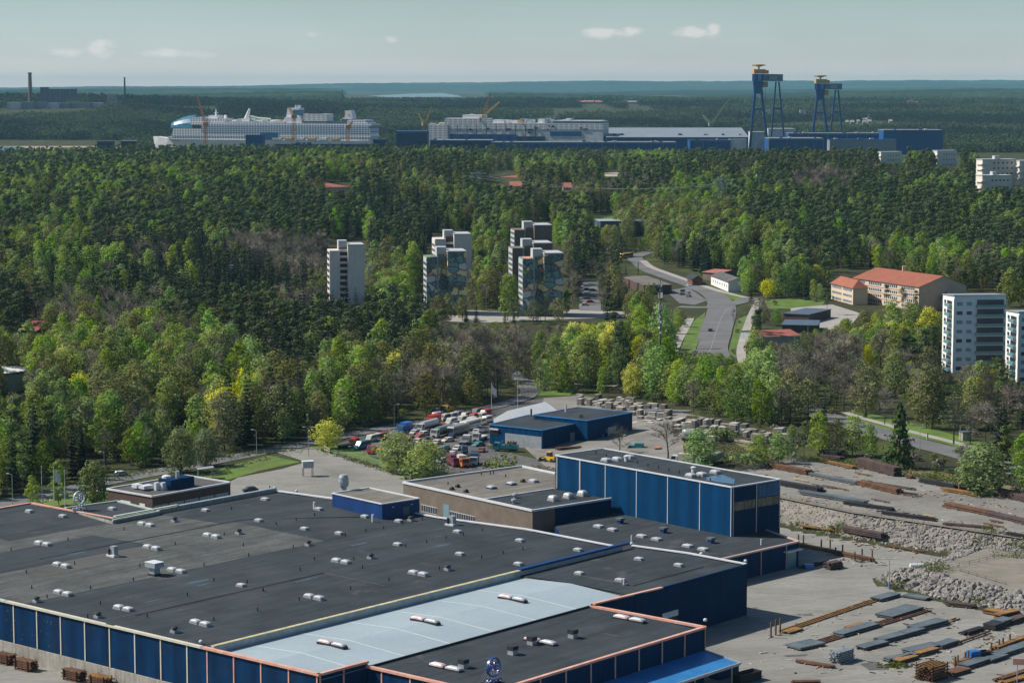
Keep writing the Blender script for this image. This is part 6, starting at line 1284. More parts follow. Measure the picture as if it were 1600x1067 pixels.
# dockside cranes
def lattice(mb, p, q, w0, w1, n, t=.35, m=0):
    p = Vector(p); q = Vector(q); d = (q - p).normalized(); a = d.orthogonal().normalized(); b = d.cross(a); prev = None
    for i in range(n + 1):
        c = p.lerp(q, i / n); w_ = w0 + (w1 - w0) * i / n; ring = [c + (a * u + b * v) * w_ * .5 for u, v in ((1, 1), (-1, 1), (-1, -1), (1, -1))]
        if prev:
            for k_ in range(4): mb.tube(prev[k_], ring[k_], t, t, 4, m, False); mb.tube(prev[k_], ring[(k_ + 1) % 4], t * .7, t * .7, 4, m, False)
        prev = ring
    return mb
def dockcrane(label, px, dist, ybase, ytop, jib, mat, wide=5.0):
    b = DP(px, dist); zt = zy(ytop, dist); o = thing('dock_crane', label, 'crane', (b[0], dist, 0)); mb = MB()
    for sx0 in (-1, 1):
        for sy0 in (-1, 1): mb.tube((sx0 * wide, sy0 * wide, 0), (sx0 * wide * .4, sy0 * wide * .4, 14), .8, .7, 6)
    lattice(mb, (0, 0, 13), (0, 0, zt), wide * .9, wide * .8, 7, .42); part('tower', mb, mat, o, False)
    part('cab', MB().box((0, 0, zt - 1), (wide * 1.7, wide * 1.3, 5), .2), mat, o, False)
    for jx, jy in jib:
        e = (DP(jx, dist)[0] - b[0], 6, zy(jy, dist)); part('jib', lattice(MB(), (0, 0, zt + 1), e, 3.4, 1.4, 9, .42), mat, o, False)
    return o
dockcrane('orange dock crane beside the glass dome of the white ship', 322, 3560, 226, 196, [(309, 150)], M['craneorange'])
dockcrane('orange dock crane amidships of the white ship', 460, 3560, 226, 184, [(452, 168)], M['craneorange'])
dockcrane('small orange dock crane near the stern of the white ship', 544, 3560, 226, 200, [(551, 190)], M['craneorange'])
dockcrane('ochre dock crane above the tall plain dark blue hall', 664, 3560, 215, 196, [(674, 168), (654, 178)], M['craneyellow'])
dockcrane('tall orange dock crane rising over the unfinished ship', 754, 3690, 215, 188, [(766, 146)], M['craneorange'], 7)
dockcrane('pale ochre luffing crane right of the tall orange one', 752, 3760, 215, 186, [(780, 160), (735, 178)], M['craneyellow'])
dockcrane('greenish crane with two spread jibs left of the tall gantry crane', 1110, 3820, 215, 196, [(1139, 156), (1098, 180)], surf('pale_green_crane', (.24, .30, .20), .6, .1, .1, 1.), 4)
# the two gantry cranes
def gantry(label, dist, nearx, farx, ytop, ygird, feet_n, feet_f, trolleyx, trolleyw, ymast, tmat, wide):
    o = thing('gantry_crane', label, 'gantry crane', (DP(nearx, dist)[0], dist, 0)); ox = DP(nearx, dist)[0]; span = 105.0
    zg1 = zy(ytop, dist); zg0 = zy(ygird, dist); fx = DP(farx, dist + span)[0] - ox; zf1 = zg1; zf0 = zg0
    for (apex_x, apex_y, feet, top, wd) in ((0, 0, feet_n, zg0, 4.6), (fx, span, feet_f, zf0, 3.2)):
        for f in feet:
            bx = DP(f, dist + apex_y)[0] - ox; part('leg', MB().bar((bx, apex_y, 0), (apex_x + (bx - apex_x) * .10, apex_y, top), wd, wd * .8), M['craneblue'], o, False)
        a, b = (DP(f, dist + apex_y)[0] - ox for f in feet)
        mb = MB(); zc = top * .62; mb.bar((apex_x + (a - apex_x) * .44, apex_y, zc), (apex_x + (b - apex_x) * .44, apex_y, zc), 2.5, 2.5); part('cross_beam', mb, M['craneblue'], o, False)
        mb = MB(); mb.bar((a - 6, apex_y, 0), (b + 6, apex_y, 0), 4, 4); part('sill_beam', mb, M['craneblue'], o, False)
    # wide head of the near leg
    mb = MB(); secs = []
    for zz, w_ in ((zg0 * .60, 9), (zg0 * .84, 13 * wide), (zg0, 16 * wide), (zg1, 18 * wide)): secs.append([(-w_ * .5, -4, zz), (w_ * .5, -4, zz), (w_ * .5, 4, zz), (-w_ * .5, 4, zz)])
    mb.sweep(secs[1:], 0); part('leg_head', mb, M['craneblue'], o, False)
    d = Vector((fx, span, 0)).normalized(); n_ = Vector((d.y, -d.x, 0)); mb = MB()
    for s in (-5, 5): c = n_ * s; mb.bar(tuple(Vector((0, 0, zg0 + 1)) - d * 8 + c), tuple(Vector((fx, span, zg0 + 1)) + d * 8 + c), 5, zg1 - zg0 - 1)
    mb.bar(tuple(Vector((0, 0, zg1 - 1)) - d * 8), tuple(Vector((fx, span, zg1 - 1)) + d * 8), 13, 1); part('girder', mb, M['craneblue'], o, False)
    tx = DP(trolleyx, dist)[0] - ox; mb = MB(); mb.box((tx, 2, zg1 + .5), (trolleyw, 14, 5.6), .1); mb.box((tx - trolleyw * .1, 2, zg1 + 6.1), (trolleyw * .8, 11, 1.5), .1); part('trolley', mb, tmat, o, False)
    mb = MB(); mt = zy(ymast, dist); mb.tube((tx - 3, 0, zg1 + 7), (tx - 3, 0, mt - 3), 1.5, 1.1, 8); part('mast', mb, tmat, o, False)
    mb = MB(); mb.lathe((tx - 3, 0, mt - 4), [(2, 0), (8, 2), (8.5, 3.6), (3, 4.6), (0, 4.8)], 12); mb.tube((tx - 14, 0, mt - 1.6), (tx + 8, 0, mt - 1.2), .9, .9, 6); part('mast_top', mb, M['craneyellow'], o, False)
    mb = MB(); mb.box((tx + trolleyw * .35, 18, zg0 - 9), (trolleyw * .42, 9, 9), 0); part('lower_trolley', mb, tmat, o, False)
    mb = MB()
    for q in (-2, 2): mb.tube((tx + trolleyw * .35 + q, 18, zg0 - 48), (tx + trolleyw * .35 + q, 18, zg0 - 9), .3, .3, 4)
    part('rope', mb, M['dark'], o, False)
    mb = MB(); c = Vector((0, 0, 0)).lerp(Vector((fx, span, 0)), .55) + n_ * 7.6; mb.bar((*(c - d * 22).xy, zg0 + 3), (*(c + d * 22).xy, zg0 + 3), .3, 6); part('sign_board', mb, M['yardgrey'], o, False)
gantry('taller blue gantry crane with an orange trolley, left of two', 3760, 1183, 1213, 116, 128, (1172, 1200), (1204, 1226), 1187, 24, 101, M['craneorange'], 1.0)
gantry('smaller blue gantry crane with a yellow trolley, right of two', 3980, 1280, 1306, 131, 141, (1268, 1294), (1296, 1317), 1283, 24, 118, M['craneyellow'], .95)
# power station, silos, far town
FARFOOT = []
def farbox(name, label, cat, px0, px1, y0, dist, depth, mat, roof=None, group=None, yb=None):
    if yb: dist = G((px0 + px1) / 2, yb)[1]
    a = DP(px0, dist); b = DP(px1, dist); g_ = terrain((a[0] + b[0]) / 2, dist); z1 = zy(y0, dist) - g_; o = thing(name, label, cat, (a[0], dist, g_), 0, group); part('wall', local_box(MB(), 0, b[0] - a[0], 0, depth, -4, z1), mat, o, False); FARFOOT.append(((a[0] + b[0]) / 2, dist, (b[0] - a[0]) / 2 + 10, 230 if dist < 5000 else 420))
    part('roof', local_box(MB(), -.6, b[0] - a[0] + .6, -.6, depth, z1, z1 + 1.2), roof or mat, o, False); return o
M['farbrown'] = surf('brown_chimney', (.15, .10, .09), .9, .1, .05, .5); M['farpanel'] = surf('far_grey_panel', (.115, .12, .14), .8, .1, .02, .4, stretch=(.15, .15, .01), streak=.3); M['farwhite'] = surf('far_white', (.24, .25, .25), .8, .1, .05, .5)
PSD = 6100.0
p = DP(48.5, PSD); p = (p[0], p[1], terrain(p[0], p[1])); o = thing('chimney', 'tall brown chimney of the power station at the far left', 'chimney', p); zt = zy(114, PSD) - p[2]; part('shaft', MB().lathe((0, 0, 0), [(6.0, 0), (4.6, zt - 3), (4.6, zt)], 14), M['farbrown'], o, False); part('rim', MB().lathe((0, 0, zt - 2), [(4.6, 0), (5.4, .5), (5.4, 2.4), (4, 2.6)], 14), M['dark'], o, False)
p = DP(196, PSD); p = (p[0], p[1], terrain(p[0], p[1])); o = thing('chimney', 'thin dark chimney standing alone right of the power station', 'chimney', p); zt = zy(121.5, PSD) - p[2]; part('shaft', MB().lathe((0, 0, 0), [(3.0, 0), (2.0, zt - 2), (2.0, zt)], 10), M['dark'], o, False); part('rim', MB().lathe((0, 0, zt - 1.5), [(2, 0), (2.6, .4), (2.6, 1.8), (1.6, 2)], 10), M['farbrown'], o, False)
ps = farbox('power_station', 'grey ribbed power station block beside the brown chimney', 'power station', 72, 116, 140, PSD, 50, M['farpanel']); a0 = ORG[ps.name]
part('stair_tower', local_box(MB(), DP(64, PSD)[0] - a0.x, DP(73, PSD)[0] - a0.x, 0, 40, -1, zy(136.5, PSD) - a0.z), M['farpanel'], ps, False)
farbox('silo', 'white square silo right of the power station', 'silo', 168, 182, 149, PSD, 20, M['farwhite'])
for q, (a, b, y_) in enumerate(((12, 33, 161), (36, 52, 160), (53, 70, 160.5), (75, 92, 162), (94, 108, 161.5), (110, 142, 161), (143, 160, 161.5))):
    farbox('storage_hall', 'low pale storage hall at the foot of the far power station', 'storage hall', a, b, y_, 5900 + 20 * q, 30, M['farwhite'] if q % 3 else M['shipgrey'], None, 'low halls at the power station')
farbox('storage_hall', 'long grey barn with pale roof alone in the far left woods', 'storage hall', 45, 87, 184, 4450, 24, M['shipgrey'], M['farwhite'], None, 192)
farbox('storage_hall', 'pale low roof just above the dome of the white ship, left of two', 'storage hall', 295, 322, 160.5, 5700, 30, M['farwhite'], None, None, 163.5); farbox('storage_hall', 'pale low roof just above the dome of the white ship, right of two', 'storage hall', 328, 350, 159.5, 5750, 30, M['farwhite'], None, None, 162.5)
r = random.Random(77); M['farpink'] = surf('far_red_roof', (.40, .17, .13), .8, .15, .05, .5)
def fhouse(px, py, w_, red, label, grp):
    p_ = G(px, py + 2.2); dist = min(p_[1], 8400); a = DP(px, dist); g_ = terrain(a[0], dist); W = w_ * mpp(dist); h = 6 + r.uniform(0, 3); o = thing('far_house', label, 'house', (a[0], dist, g_), 0, grp); FARFOOT.append((a[0] + W / 2, dist, W / 2 + 5, 1300 if dist > 7000 else 600))
    part('wall', local_box(MB(), 0, W, 0, 12, -2, h), M['farwhite'], o, False)
    part('roof', MB().sweep([[(-.8, -1, h), (-.8, 13, h), (-.8, 6, h + 5)], [(W + .8, -1, h), (W + .8, 13, h), (W + .8, 6, h + 5)]], 0), M['farpink'] if red else M['farwhite'], o, False)
for q in range(15): fhouse(r.uniform(1345, 1440), r.uniform(155, 163), r.uniform(5, 10), True, 'tiny red roofed house of the far hillside village', 'houses of the far red roofed village')
for q in range(12): fhouse(r.uniform(1320, 1395), r.uniform(184, 194), r.uniform(3, 6), False, 'tiny pale house on the wooded slope behind the second gantry crane', 'pale houses behind the second gantry crane')
for q in range(7): fhouse(r.uniform(880, 1010), r.uniform(155, 159), r.uniform(8, 16), q % 2 == 0, 'tiny house far off above the grey roofed shipyard hall', 'far houses above the grey hall')
for q in range(6): fhouse(r.uniform(1120, 1165), r.uniform(149, 153), r.uniform(5, 9), False, 'tiny pale house far off left of the tall gantry crane', 'far houses left of the gantry crane')
for q in range(5): fhouse(r.uniform(1490, 1590), r.uniform(156, 162), r.uniform(4, 7), False, 'tiny pale house far off at the right edge of the woods', 'far houses at the right edge')
for q, (a, y_) in enumerate(((1160, 174), (1176, 172), (1192, 172), (1222, 171), (1250, 173), (1258, 175))): farbox('far_apartment_block', 'pale far apartment block seen among the gantry crane legs', 'apartment block', a, a + r.uniform(6, 12), y_, 5000 + 60 * q, 14, M['farwhite'] if q % 2 else M['shipgrey'], None, 'far apartment blocks among the crane legs', y_ + 11)
# ---- woods beyond the shipyard, as clumps
y = 3960.0
FARB = [(1195, 200, 1480, 240), (600, 205, 1180, 240), (225, 215, 600, 235)]
while y < 8600:
    st = 16 if y < 5200 else 20 + (y - 5200) / 170; half = .2222 * y + 60; x = -half
    while x < half:
        X = x + R.uniform(-.5, .5) * st; Y = y + R.uniform(-.5, .5) * st
        bx, by = Q(X, Y, terrain(X, Y))
        dens = mn.noise((X / 420, Y / 700, 5.5))
        if dens > (-.28 if Y > 4600 else -.6) and not (-200 < bx < 205 and 219 < by < 245) and not (Y < 4330 and any(a < bx < c and b < by < d for a, b, c, d in FARB)) and not any(abs(X - a) < w_ and -d_ < Y - b < 40 for a, b, w_, d_ in FARFOOT):
            SPOTS.append((X, Y, terrain(X, Y) - .5, 'clump', PROTO['clump'][max(0, min(4, int(2.2 + 5.5 * mn.noise((X / 380, Y / 620, 3.3)) + R.uniform(-1, 1))))][2], R.uniform(.7, 1.1) * (1 if Y < 6000 else 1.25), R.uniform(0, 6.28), by))
        x += st
    y += st * 1.1
# a last row of big trees right before the shipyard hides the water's edge
TREEN = {'spruce': ('spruce_tree', 'spruce'), 'pine': ('pine_tree', 'pine'), 'birch': ('birch_tree', 'birch'), 'aspen': ('broadleaf_tree', 'broadleaf tree'), 'maple': ('maple_tree', 'maple'), 'willow': ('willow_tree', 'willow'), 'bare': ('bare_tree', 'leafless tree'), 'budding': ('budding_tree', 'half leafless tree'), 'bush': ('bush', 'bush'), 'sallow': ('willow_tree', 'willow'), 'fir': ('fir_tree', 'conifer'), 'slim': ('columnar_conifer', 'conifer')}
LOOK = {'spruce': 'dark pointed spruce', 'pine': 'dark round headed pine', 'birch': 'fresh green birch', 'aspen': 'dull olive broadleaf tree', 'maple': 'bright yellow flowering maple', 'willow': 'pale grey green willow', 'bare': 'grey brown leafless tree', 'budding': 'brown tree with a few first leaves', 'bush': 'green bush', 'sallow': 'grey willow', 'fir': 'broad fir', 'slim': 'slim dark conifer'}
def zone_of(px, py):
    if px < 150: return 'in the wood behind the flagpoles'
    if px < 290: return 'in the wood behind the parked white car'
    if px < 400: return 'in the wood behind the bus shelter'
    if px < 520: return 'in the wood behind the lone yellow maple'
    if px < 640: return 'in the brown wood across the access road from the green van'
    if px < 760: return 'in the brown wood behind the rows of parked trucks'
    if px < 850: return 'in the bare wood where the access road turns away'
    if px < 1000: return 'in the grove behind the rear stacks of concrete slabs'
    if px < 1140: return 'in the birch thicket between the main road and concrete yard'
    if px < 1250: return 'in the thicket right of the concrete yard'
    if px < 1370: return 'in the wood left of the big dark roadside conifer'
    if px < 1480: return 'in the leafless wood beyond the footpath of the main road'
    return 'in the wood below the pale apartment blocks at the right'
GIRTH = {'spruce': .98, 'pine': 1.1, 'slim': 1.0, 'clump': 1.15, 'fir': 1.0}
def place_tree(kind, x, y, z, model, s, turn, label, group=None, sxy=1.0):
    tm, cm_, idx, hh = model; nm, cat = TREEN[kind]
    o = thing(nm, label, cat, (x, y, z), turn, group); o.scale = (s * sxy, s * sxy, s)
    for n_, me in (('trunk', tm), ('crown', cm_)):
        c = bpy.data.objects.new(n_, me); COL.objects.link(c); c.parent = o
    return o
for (px, py, kind, h, wdn, label) in HAND:
    p = G(px, py); mdl = R.choice(PROTO[kind]); place_tree(kind, *p, mdl, h / mdl[3], R.uniform(0, 6.28), label, None, wdn)
# the trees that show largest stand as things of their own
order = sorted(range(len(SPOTS)), key=lambda i: SPOTS[i][1]); LIMIT = 300 - len(HAND); solo_ids = set(order[:LIMIT])
for i in order[:LIMIT]:
    x, y, z, kind, idx, s, turn, by = SPOTS[i]; px = Q(x, y, z)[0]; mdl = next(m_ for m_ in PROTO[kind] if m_[2] == idx)
    size = 'tall' if s > .98 else ('low' if s < .84 else ''); tx = (size + ' ' + LOOK[kind] + ' ' + zone_of(px, by)).strip()
    place_tree(kind, x, y, z, mdl, s, turn, tx, tx, GIRTH.get(kind, 1.22))
rest = [SPOTS[i] for i in range(len(SPOTS)) if i not in solo_ids]
print('trees', len(SPOTS), 'own', LIMIT + len(HAND), 'farthest own', SPOTS[order[LIMIT - 1]][1])
def forest(name, pts, label):
    me = bpy.data.meshes.new(name); me.from_pydata([(a[0], a[1], a[2]) for a in pts], [], [])
    for an, ty, vals in (('model', 'INT', [a[4] for a in pts]), ('size', 'FLOAT', [a[5] for a in pts]), ('turn', 'FLOAT', [a[6] for a in pts]), ('girth', 'FLOAT', [a[5] * GIRTH.get(a[3], 1.22) for a in pts])):
        at = me.attributes.new(an, ty, 'POINT'); at.data.foreach_set('value', vals)
    o = bpy.data.objects.new(name, me); COL.objects.link(o); o['kind'] = 'stuff'; o['label'] = label
    g = bpy.data.node_groups.new(name, 'GeometryNodeTree'); g.interface.new_socket('Geometry', in_out='INPUT', socket_type='NodeSocketGeometry'); g.interface.new_socket('Geometry', in_out='OUTPUT', socket_type='NodeSocketGeometry')
    N = g.nodes.new; L = g.links.new; gi = N('NodeGroupInput'); go = N('NodeGroupOutput'); ip = N('GeometryNodeInstanceOnPoints'); ci = N('GeometryNodeCollectionInfo')
    ci.inputs['Collection'].default_value = FCOL; ci.inputs['Separate Children'].default_value = True; ci.inputs['Reset Children'].default_value = True
    def attr(n_, t):
        a = N('GeometryNodeInputNamedAttribute'); a.data_type = t; a.inputs['Name'].default_value = n_; return a.outputs['Attribute']
    L(gi.outputs[0], ip.inputs['Points']); L(ci.outputs[0], ip.inputs['Instance']); ip.inputs['Pick Instance'].default_value = True; L(attr('model', 'INT'), ip.inputs['Instance Index'])
    cb = N('ShaderNodeCombineXYZ'); L(attr('turn', 'FLOAT'), cb.inputs[2]); er = N('FunctionNodeEulerToRotation'); L(cb.outputs[0], er.inputs[0]); L(er.outputs[0], ip.inputs['Rotation'])
    cs = N('ShaderNodeCombineXYZ'); sa = attr('size', 'FLOAT')
    ga = attr('girth', 'FLOAT')
    for k in range(3): L(sa if k == 2 else ga, cs.inputs[k])
    L(cs.outputs[0], ip.inputs['Scale']); L(ip.outputs[0], go.inputs[0])
    md = o.modifiers.new('woodland', 'NODES'); md.node_group = g; return o
forest('forest', UNDER + [a for a in rest if a[1] < 3900], 'mixed dark conifer and spring green wood stretching to the shipyard')
forest('far_forest', [a for a in rest if a[1] >= 3900], 'hazy dark woods beyond the shipyard')
# weeds, tufts and small scrub: nobody could count them
wb = MB(); r = random.Random(44)
def weeds(pts, n, sz, spread, m, z=None):
    for _ in range(n):
        a, b_ = r.choice(list(zip(pts, pts[1:]))) if len(pts) > 1 else (pts[0], pts[0]); t = r.random(); q = (a[0] + (b_[0] - a[0]) * t, a[1] + (b_[1] - a[1]) * t); p = G(*q) if z is None else P(*q, z)
        c = Vector(p) + Vector((r.gauss(0, spread), r.gauss(0, spread), 0)); c.z = terrain(c.x, c.y)
        hh = sz * r.uniform(.4, 1.3)
        for _ in range(9): leaf(wb, c + Vector((r.gauss(0, hh * .5), r.gauss(0, hh * .5), r.uniform(0, hh))), .45, r, 0, m)
weeds([(1240, 820), (1290, 832), (1310, 836)], 60, .9, .8, 0); weeds([(1310, 830), (1320, 838)], 24, 1.6, .6, 0); weeds([(1450, 893), (1475, 890)], 55, 2.4, 1.2, 0); weeds([(1398, 918), (1410, 916)], 26, 1.6, .8, 0); weeds([(1520, 840), (1560, 830)], 40, 1.8, 1.2, 0); weeds([(1585, 850), (1600, 845)], 24, 2.0, 1.2, 0); weeds([(1525, 945), (1530, 940)], 18, 1.6, .5, 0); weeds([(1385, 1042), (1410, 1040)], 60, .5, .9, 0)
weeds([(1320, 728), (1400, 738), (1480, 752), (1560, 765)], 240, 1.0, 2.5, 1); weeds([(1440, 745), (1500, 756)], 130, 1.6, 2.2, 0); weeds([(1250, 718), (1330, 726)], 90, 1.2, 1.5, 0)
weeds([(1080, 700), (1150, 705), (1210, 716), (1150, 728)], 260, 1.0, 3.0, 1); weeds([(1100, 715), (1210, 725)], 100, 1.4, 2.0, 0); weeds([(500, 704), (560, 722), (640, 746)], 160, .7, 1.0, 0); weeds([(540, 718), (620, 742)], 60, .8, .8, 1)
weeds([(830, 738), (862, 735)], 70, 1.3, 1.6, 1); weeds([(820, 742), (860, 740)], 50, 1.3, 1.4, 0); weeds([(760, 744), (790, 742)], 40, 1.4, 1.0, 0); weeds([(310, 744), (345, 736), (420, 716)], 90, .6, 1.2, 0); weeds([(0, 800), (70, 784), (140, 768)], 60, .5, 1.0, 0); weeds([(1050, 580), (1070, 540)], 60, 1.0, 1.4, 0); weeds([(1560, 868), (1600, 872)], 20, 1.2, 1.0, 0); weeds([(800, 600), (840, 604), (900, 612)], 110, .8, 2.0, 0); weeds([(470, 704), (380, 712), (250, 736), (130, 758)], 200, 1.0, 2.0, 0)
M['weed'] = leafmat('weed_leaves', (0.10, 0.14, 0.024), .02, .3, .25); M['dry'] = leafmat('dry_stalks', (0.17, 0.14, 0.055), .02, .3, .1)
struct('weeds', wb, [M['weed'], M['dry']], 'green weeds and dry stalks along banks and yard edges', 'stuff')
# blasted rock on the two banks
rb = MB(); r = random.Random(5)
def rock(c, s):
    k = len(rb.v); bm = []; ic = [(0, 0, 1), (.9, 0, .45), (.28, .85, .45), (-.72, .53, .45), (-.72, -.53, .45), (.28, -.85, .45), (.72, .53, -.45), (-.28, .85, -.45), (-.9, 0, -.45), (-.28, -.85, -.45), (.72, -.53, -.45), (0, 0, -1)]
    rot = Matrix.Rotation(r.uniform(0, 6.28), 3, rvec(r)); sc = Vector((r.uniform(.7, 1.4), r.uniform(.7, 1.3), r.uniform(.55, 1.0)))
    for v in ic:
        q = rot @ Vector((v[0] * sc.x * r.uniform(.75, 1.2), v[1] * sc.y * r.uniform(.75, 1.2), v[2] * sc.z * r.uniform(.75, 1.2))); rb.v.append(tuple(c + q * s))
    for f in ((0, 1, 2), (0, 2, 3), (0, 3, 4), (0, 4, 5), (0, 5, 1), (1, 6, 2), (2, 7, 3), (3, 8, 4), (4, 9, 5), (5, 10, 1), (6, 7, 2), (7, 8, 3), (8, 9, 4), (9, 10, 5), (10, 6, 1), (11, 7, 6), (11, 8, 7), (11, 9, 8), (11, 10, 9), (11, 6, 10)): rb.f.append(tuple(k + i for i in f)); rb.m.append(r.random() < .3)
n = 0
while n < 5200:
    x = r.uniform(40, 190); y = r.uniform(470, 640); h = terrain(x, y); px, py = Q(x, y, h)
    if not (1190 < px < 1640): continue
    h1 = 5 * max(0, min(1, 1 + sdist(CREST1, x, y) / 10.5)) * sm(40, 64, x); up = .04 < h1 / 5 < .93 and y > 535
    h2 = 3.2 * max(0, min(1, 1 + min(sdist(CREST2, x, y), sdist(LEFT2, x, y)) / 9.0)) if x > 75 else 0; lo = .05 < h2 / 3.2 < .95 and y < 560
    if not (up or lo) : continue
    if lo and not up and px < 1450 and r.random() < .5: continue
    big = .20 + .45 * r.random() ** 2.4 if up else .24 + .85 * r.random() ** 3.2
    if up and px < 1330: big *= .62
    rock(Vector((x, y, h + big * .15)), big); n += 1
M['rock2'] = surf('brown_rock', (0.17, 0.16, 0.15), 0.9, 0.4, 0.5, 2.0, dirt=(0.12, 0.10, 0.09), dirt_amt=0.7, dirt_scale=0.35)
struct('rubble', rb, [M['rock'], M['rock2']], 'heaps of pale blasted rock on the yard banks', 'stuff')
bk = MB()
M['scree'] = surf('dusty_scree', (0.20, 0.18, 0.155), 0.95, 0.3, 0.3, 2.5, dirt=(0.10, 0.11, 0.04), dirt_amt=.5, dirt_scale=.15)
g_ = 1.5; 
for i in range(110):
    for j in range(112):
        x0 = 42 + i * g_; y0 = 470 + j * g_; c = terrain(x0 + .75, y0 + .75)
        h1 = max(0, min(1, 1 + sdist(CREST1, x0, y0) / 10.5)) * sm(40, 64, x0); h2 = max(0, min(1, 1 + min(sdist(CREST2, x0, y0), sdist(LEFT2, x0, y0)) / 9.0)) if x0 > 75 else 0
        if (.0 < h1 < .999 and y0 > 530) or (.0 < h2 and y0 < 600 and h1 < .999): bk.face([(x0, y0, terrain(x0, y0) + .1), (x0 + g_, y0, terrain(x0 + g_, y0) + .1), (x0 + g_, y0 + g_, terrain(x0 + g_, y0 + g_) + .1), (x0, y0 + g_, terrain(x0, y0 + g_) + .1)])
struct('bank', bk, M['scree'], 'dusty grey scree slope below the upper yard')
# ------------------------------------------------------------------ vehicles
PAINT = {}
def paint(name, col, rough=.35):
    if name not in PAINT: PAINT[name] = surf(name + '_paint', col, rough, .08, .8, 4., spec=.5, local=True, dirt=tuple(c * .5 + .05 for c in col), dirt_amt=.35, dirt_scale=.8)
    return PAINT[name]
WHITE = ('white', (.52, .52, .50)); SILVER = ('silver', (.42, .44, .46)); BLACKC = ('black', (.02, .022, .026)); DBLUE = ('dark_blue', (.015, .03, .08)); RED = ('red', (.42, .035, .025)); TEAL = ('teal', (.02, .20, .22)); YEL = ('yellow', (.62, .40, .02)); ORG_ = ('orange', (.60, .16, .03)); GRN = ('grey_green', (.22, .28, .23)); BLU = ('bright_blue', (.02, .12, .36)); PURP = ('maroon', (.16, .03, .06)); GREY = ('mid_grey', (.20, .21, .22)); RUSTY = ('rust_brown', (.20, .08, .04)); CREAMC = ('cream', (.55, .50, .40))
def wheels(o, xs_, y, r=.33, w_=.24):
    for x in xs_:
        for s in (-1, 1): part('wheel', MB().tube((x, s * y - w_ / 2, r), (x, s * y + w_ / 2, r), r, r, 9), M['black'], o, False)
def car(p, head, col, label, kind='car', L=4.4, group=None):
    o = thing('parked_car' if kind == 'car' else kind, label, 'car' if kind == 'car' else 'van', p, head, group); W = 1.8; m = paint(*col)
    van = kind != 'car'; Hb = .85 if not van else 1.0; Ht = 1.45 if not van else (2.3 if L < 6 else 2.6); mb = MB()
    prof = [(-L / 2, .3), (-L / 2, Hb), (-L * .40, Hb + .05), (-L * .30, Ht), (L * .16, Ht), (L * .30, Hb + .08), (L * .48, Hb - .12), (L / 2, .55), (L / 2, .3)] if not van else [(-L / 2, .35), (-L / 2, Ht - .1), (-L * .47, Ht), (L * .22, Ht), (L * .36, 1.25), (L * .48, 1.05), (L / 2, .6), (L / 2, .35)]
    mb.sweep([[(x, -W / 2, z) for x, z in prof], [(x, W / 2, z) for x, z in prof]], 0); part('body', mb, m, o, False)
    mb = MB(); t = .03
    if not van:
        for s in (-1, 1): mb.face([(-L * .36, s * (W / 2 + .01), Hb + .08), (L * .24, s * (W / 2 + .01), Hb + .08), (L * .13, s * (W / 2 + .01), Ht - .1), (-L * .28, s * (W / 2 + .01), Ht - .1)][::s])
        mb.face([(L * .18, -W / 2 + .1, Ht - .06), (L * .295, -W / 2 + .1, Hb + .12), (L * .295, W / 2 - .1, Hb + .12), (L * .18, W / 2 - .1, Ht - .06)]); mb.face([(-L * .315, -W / 2 + .1, Ht - .06), (-L * .315, W / 2 - .1, Ht - .06), (-L * .405, W / 2 - .1, Hb + .12), (-L * .405, -W / 2 + .1, Hb + .12)])
    else:
        for s in (-1, 1): mb.face([(-L * .42, s * (W / 2 + .01), Ht * .58), (L * .31, s * (W / 2 + .01), Ht * .58), (L * .24, s * (W / 2 + .01), Ht * .86), (-L * .42, s * (W / 2 + .01), Ht * .86)][::s])
        mb.face([(L * .235, -W / 2 + .1, Ht - .1), (L * .37, -W / 2 + .1, 1.3), (L * .37, W / 2 - .1, 1.3), (L * .235, W / 2 - .1, Ht - .1)])
    part('window', mb, M['glass'], o, False); wheels(o, (-L * .31, L * .31), W / 2 - .1); return o
